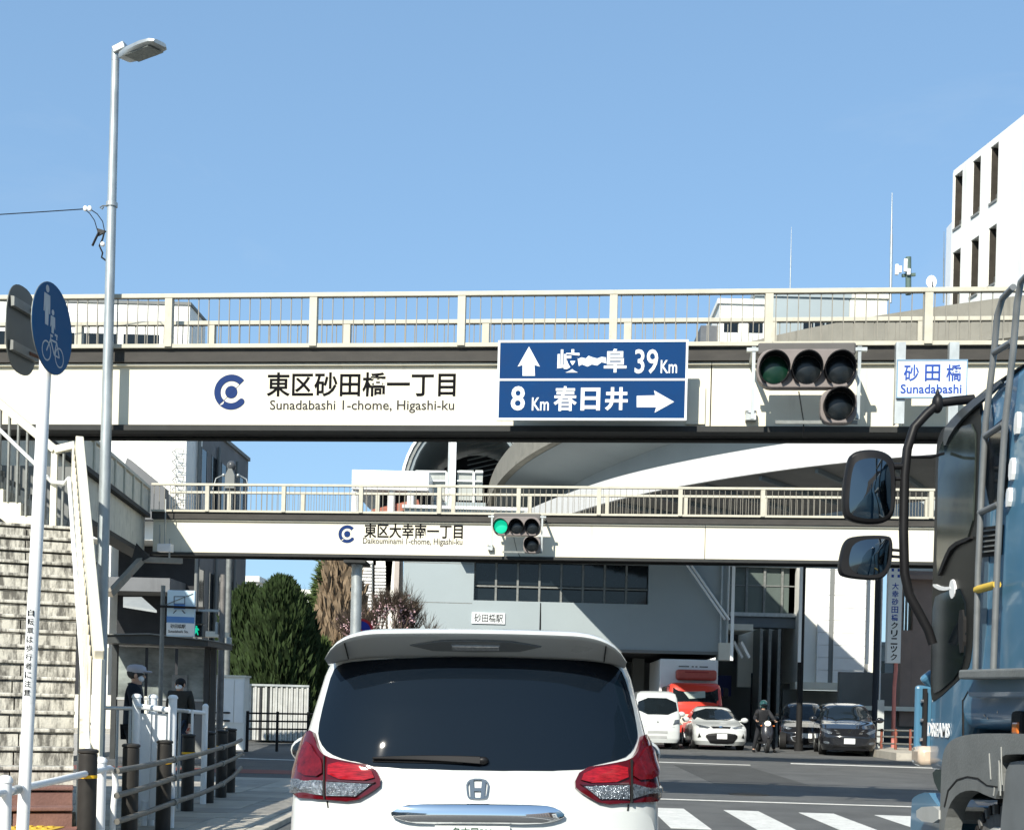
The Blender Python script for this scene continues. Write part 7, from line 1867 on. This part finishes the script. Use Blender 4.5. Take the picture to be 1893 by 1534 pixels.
sc_ = T('suitcase', 'dark trolley suitcase with a pale handle beside the person in the flat cap', 'suitcase', (p.x, 15.9, .05))
obj('case', MB().box((p.x, 15.9, .45), (.34, .22, .62)), coat_navy, sc_, bevel=.04); obj('handle', MB().path([(p.x - .1, 15.85, .76), (p.x - .1, 15.85, .93), (p.x + .1, 15.85, .93), (p.x + .1, 15.85, .76)], .012, 6), galv, sc_)

def scooter(label, plabel, px, Y, yaw, bodym, coat, helm, lampcol):
    p = P(px, 1392, Y)
    t = T('motor_scooter', label, 'scooter', (p.x, Y, 0), math.pi + yaw)
    for y_ in (.0, -1.25):
        w_ = obj('wheel', MB().tube((-.05, y_, .26), (.05, y_, .26), .26, 24), rubber, t, local=True, bevel=.02)
        obj('rim', MB().tube((-.055, y_, .26), (.055, y_, .26), .15, 18), silver, w_, local=True)
    rings = []
    for z, wd, y_ in ((.30, .10, .05), (.45, .16, .12), (.65, .19, .10), (.85, .17, .02), (.98, .13, -.04)):
        rings.append([Vector((a * wd, y_ - .02 + b * .10, z)) for a, b in ((-1, -1), (-1, .3), (-.55, 1), (.55, 1), (1, .3), (1, -1))])
    obj('front_fairing', MB().loft(rings), bodym, t, local=True, smooth=50)
    obj('front_mudguard', MB().ball((0, .02, .50), (.08, .24, .06), 14, 8), bodym, t, local=True, smooth=60)
    obj('fork', MB().tube((-.08, 0, .26), (-.08, -.12, .85), .02, 8).tube((.08, 0, .26), (.08, -.12, .85), .02, 8), silver, t, local=True)
    obj('headlamp', MB().ball((0, .06, .93), (.10, .06, .09), 16, 10), lampcol, t, local=True, smooth=60)
    obj('handlebar', MB().path([(-.34, -.18, 1.0), (-.15, -.1, 1.03), (.15, -.1, 1.03), (.34, -.18, 1.0)], .016, 8), rubber, t, local=True, smooth=60)
    for sg in (-1, 1):
        obj('mirror', MB().ball((sg * .34, -.1, 1.22), (.06, .02, .045), 10, 8).tube((sg * .24, -.14, 1.02), (sg * .33, -.1, 1.2), .007, 6), rubber, t, local=True, smooth=60)
        obj('indicator', MB().ball((sg * .20, .05, .86), (.035, .03, .025), 8, 6), orange, t, local=True, smooth=60)
    obj('floor_board', MB().box2((-.15, -.75, .28), (.15, -.05, .34)), rubber, t, local=True)
    obj('rear_body', MB().ball((0, -1.0, .58), (.16, .42, .2), 14, 8), bodym, t, local=True, smooth=60)
    obj('seat', MB().ball((0, -.92, .76), (.14, .38, .06), 14, 8), rubber, t, local=True, smooth=60)
    r_ = person(plabel, (p.x, Y, 0), math.pi + yaw, dict(pelvis=(0, -.78, .86), spine=(0, -.74, 1.04), chest=(0, -.66, 1.22), neck=(0, -.62, 1.37), jaw=(0, -.59, 1.44), head=(0, -.60, 1.51),
        shL=(-.18, -.66, 1.30), shR=(.18, -.66, 1.30), elL=(-.30, -.48, 1.08), elR=(.30, -.48, 1.08), wrL=(-.30, -.24, 1.02), wrR=(.30, -.24, 1.02),
        hiL=(-.10, -.74, .82), hiR=(.10, -.74, .82), knL=(-.26, -.38, .50), knR=(.26, -.38, .50), anL=(-.33, -.42, .08), anR=(.33, -.42, .08), toL=(-.34, -.28, .035), toR=(.34, -.28, .035)),
        coat, M('rider_trousers', (.014, .015, .018), .8), helmet=helm, coat_len=0)
    return t
scooter('dark scooter with a bright round headlamp beside the white saloon', 'person in dark riding clothes and a shiny teal-black helmet astride the scooter', 1417, 41.2, .05, M('scooter_dark', (.03, .03, .035), .3, coat=.6), M('jacket_black', (.02, .021, .024), .7, var=.4, scale=15), M('helmet_dark_teal', (.02, .07, .07), .08, coat=1), M('headlamp_lit', (.8, .75, .6), .2, emit=((1, .93, .75), 1.2)))
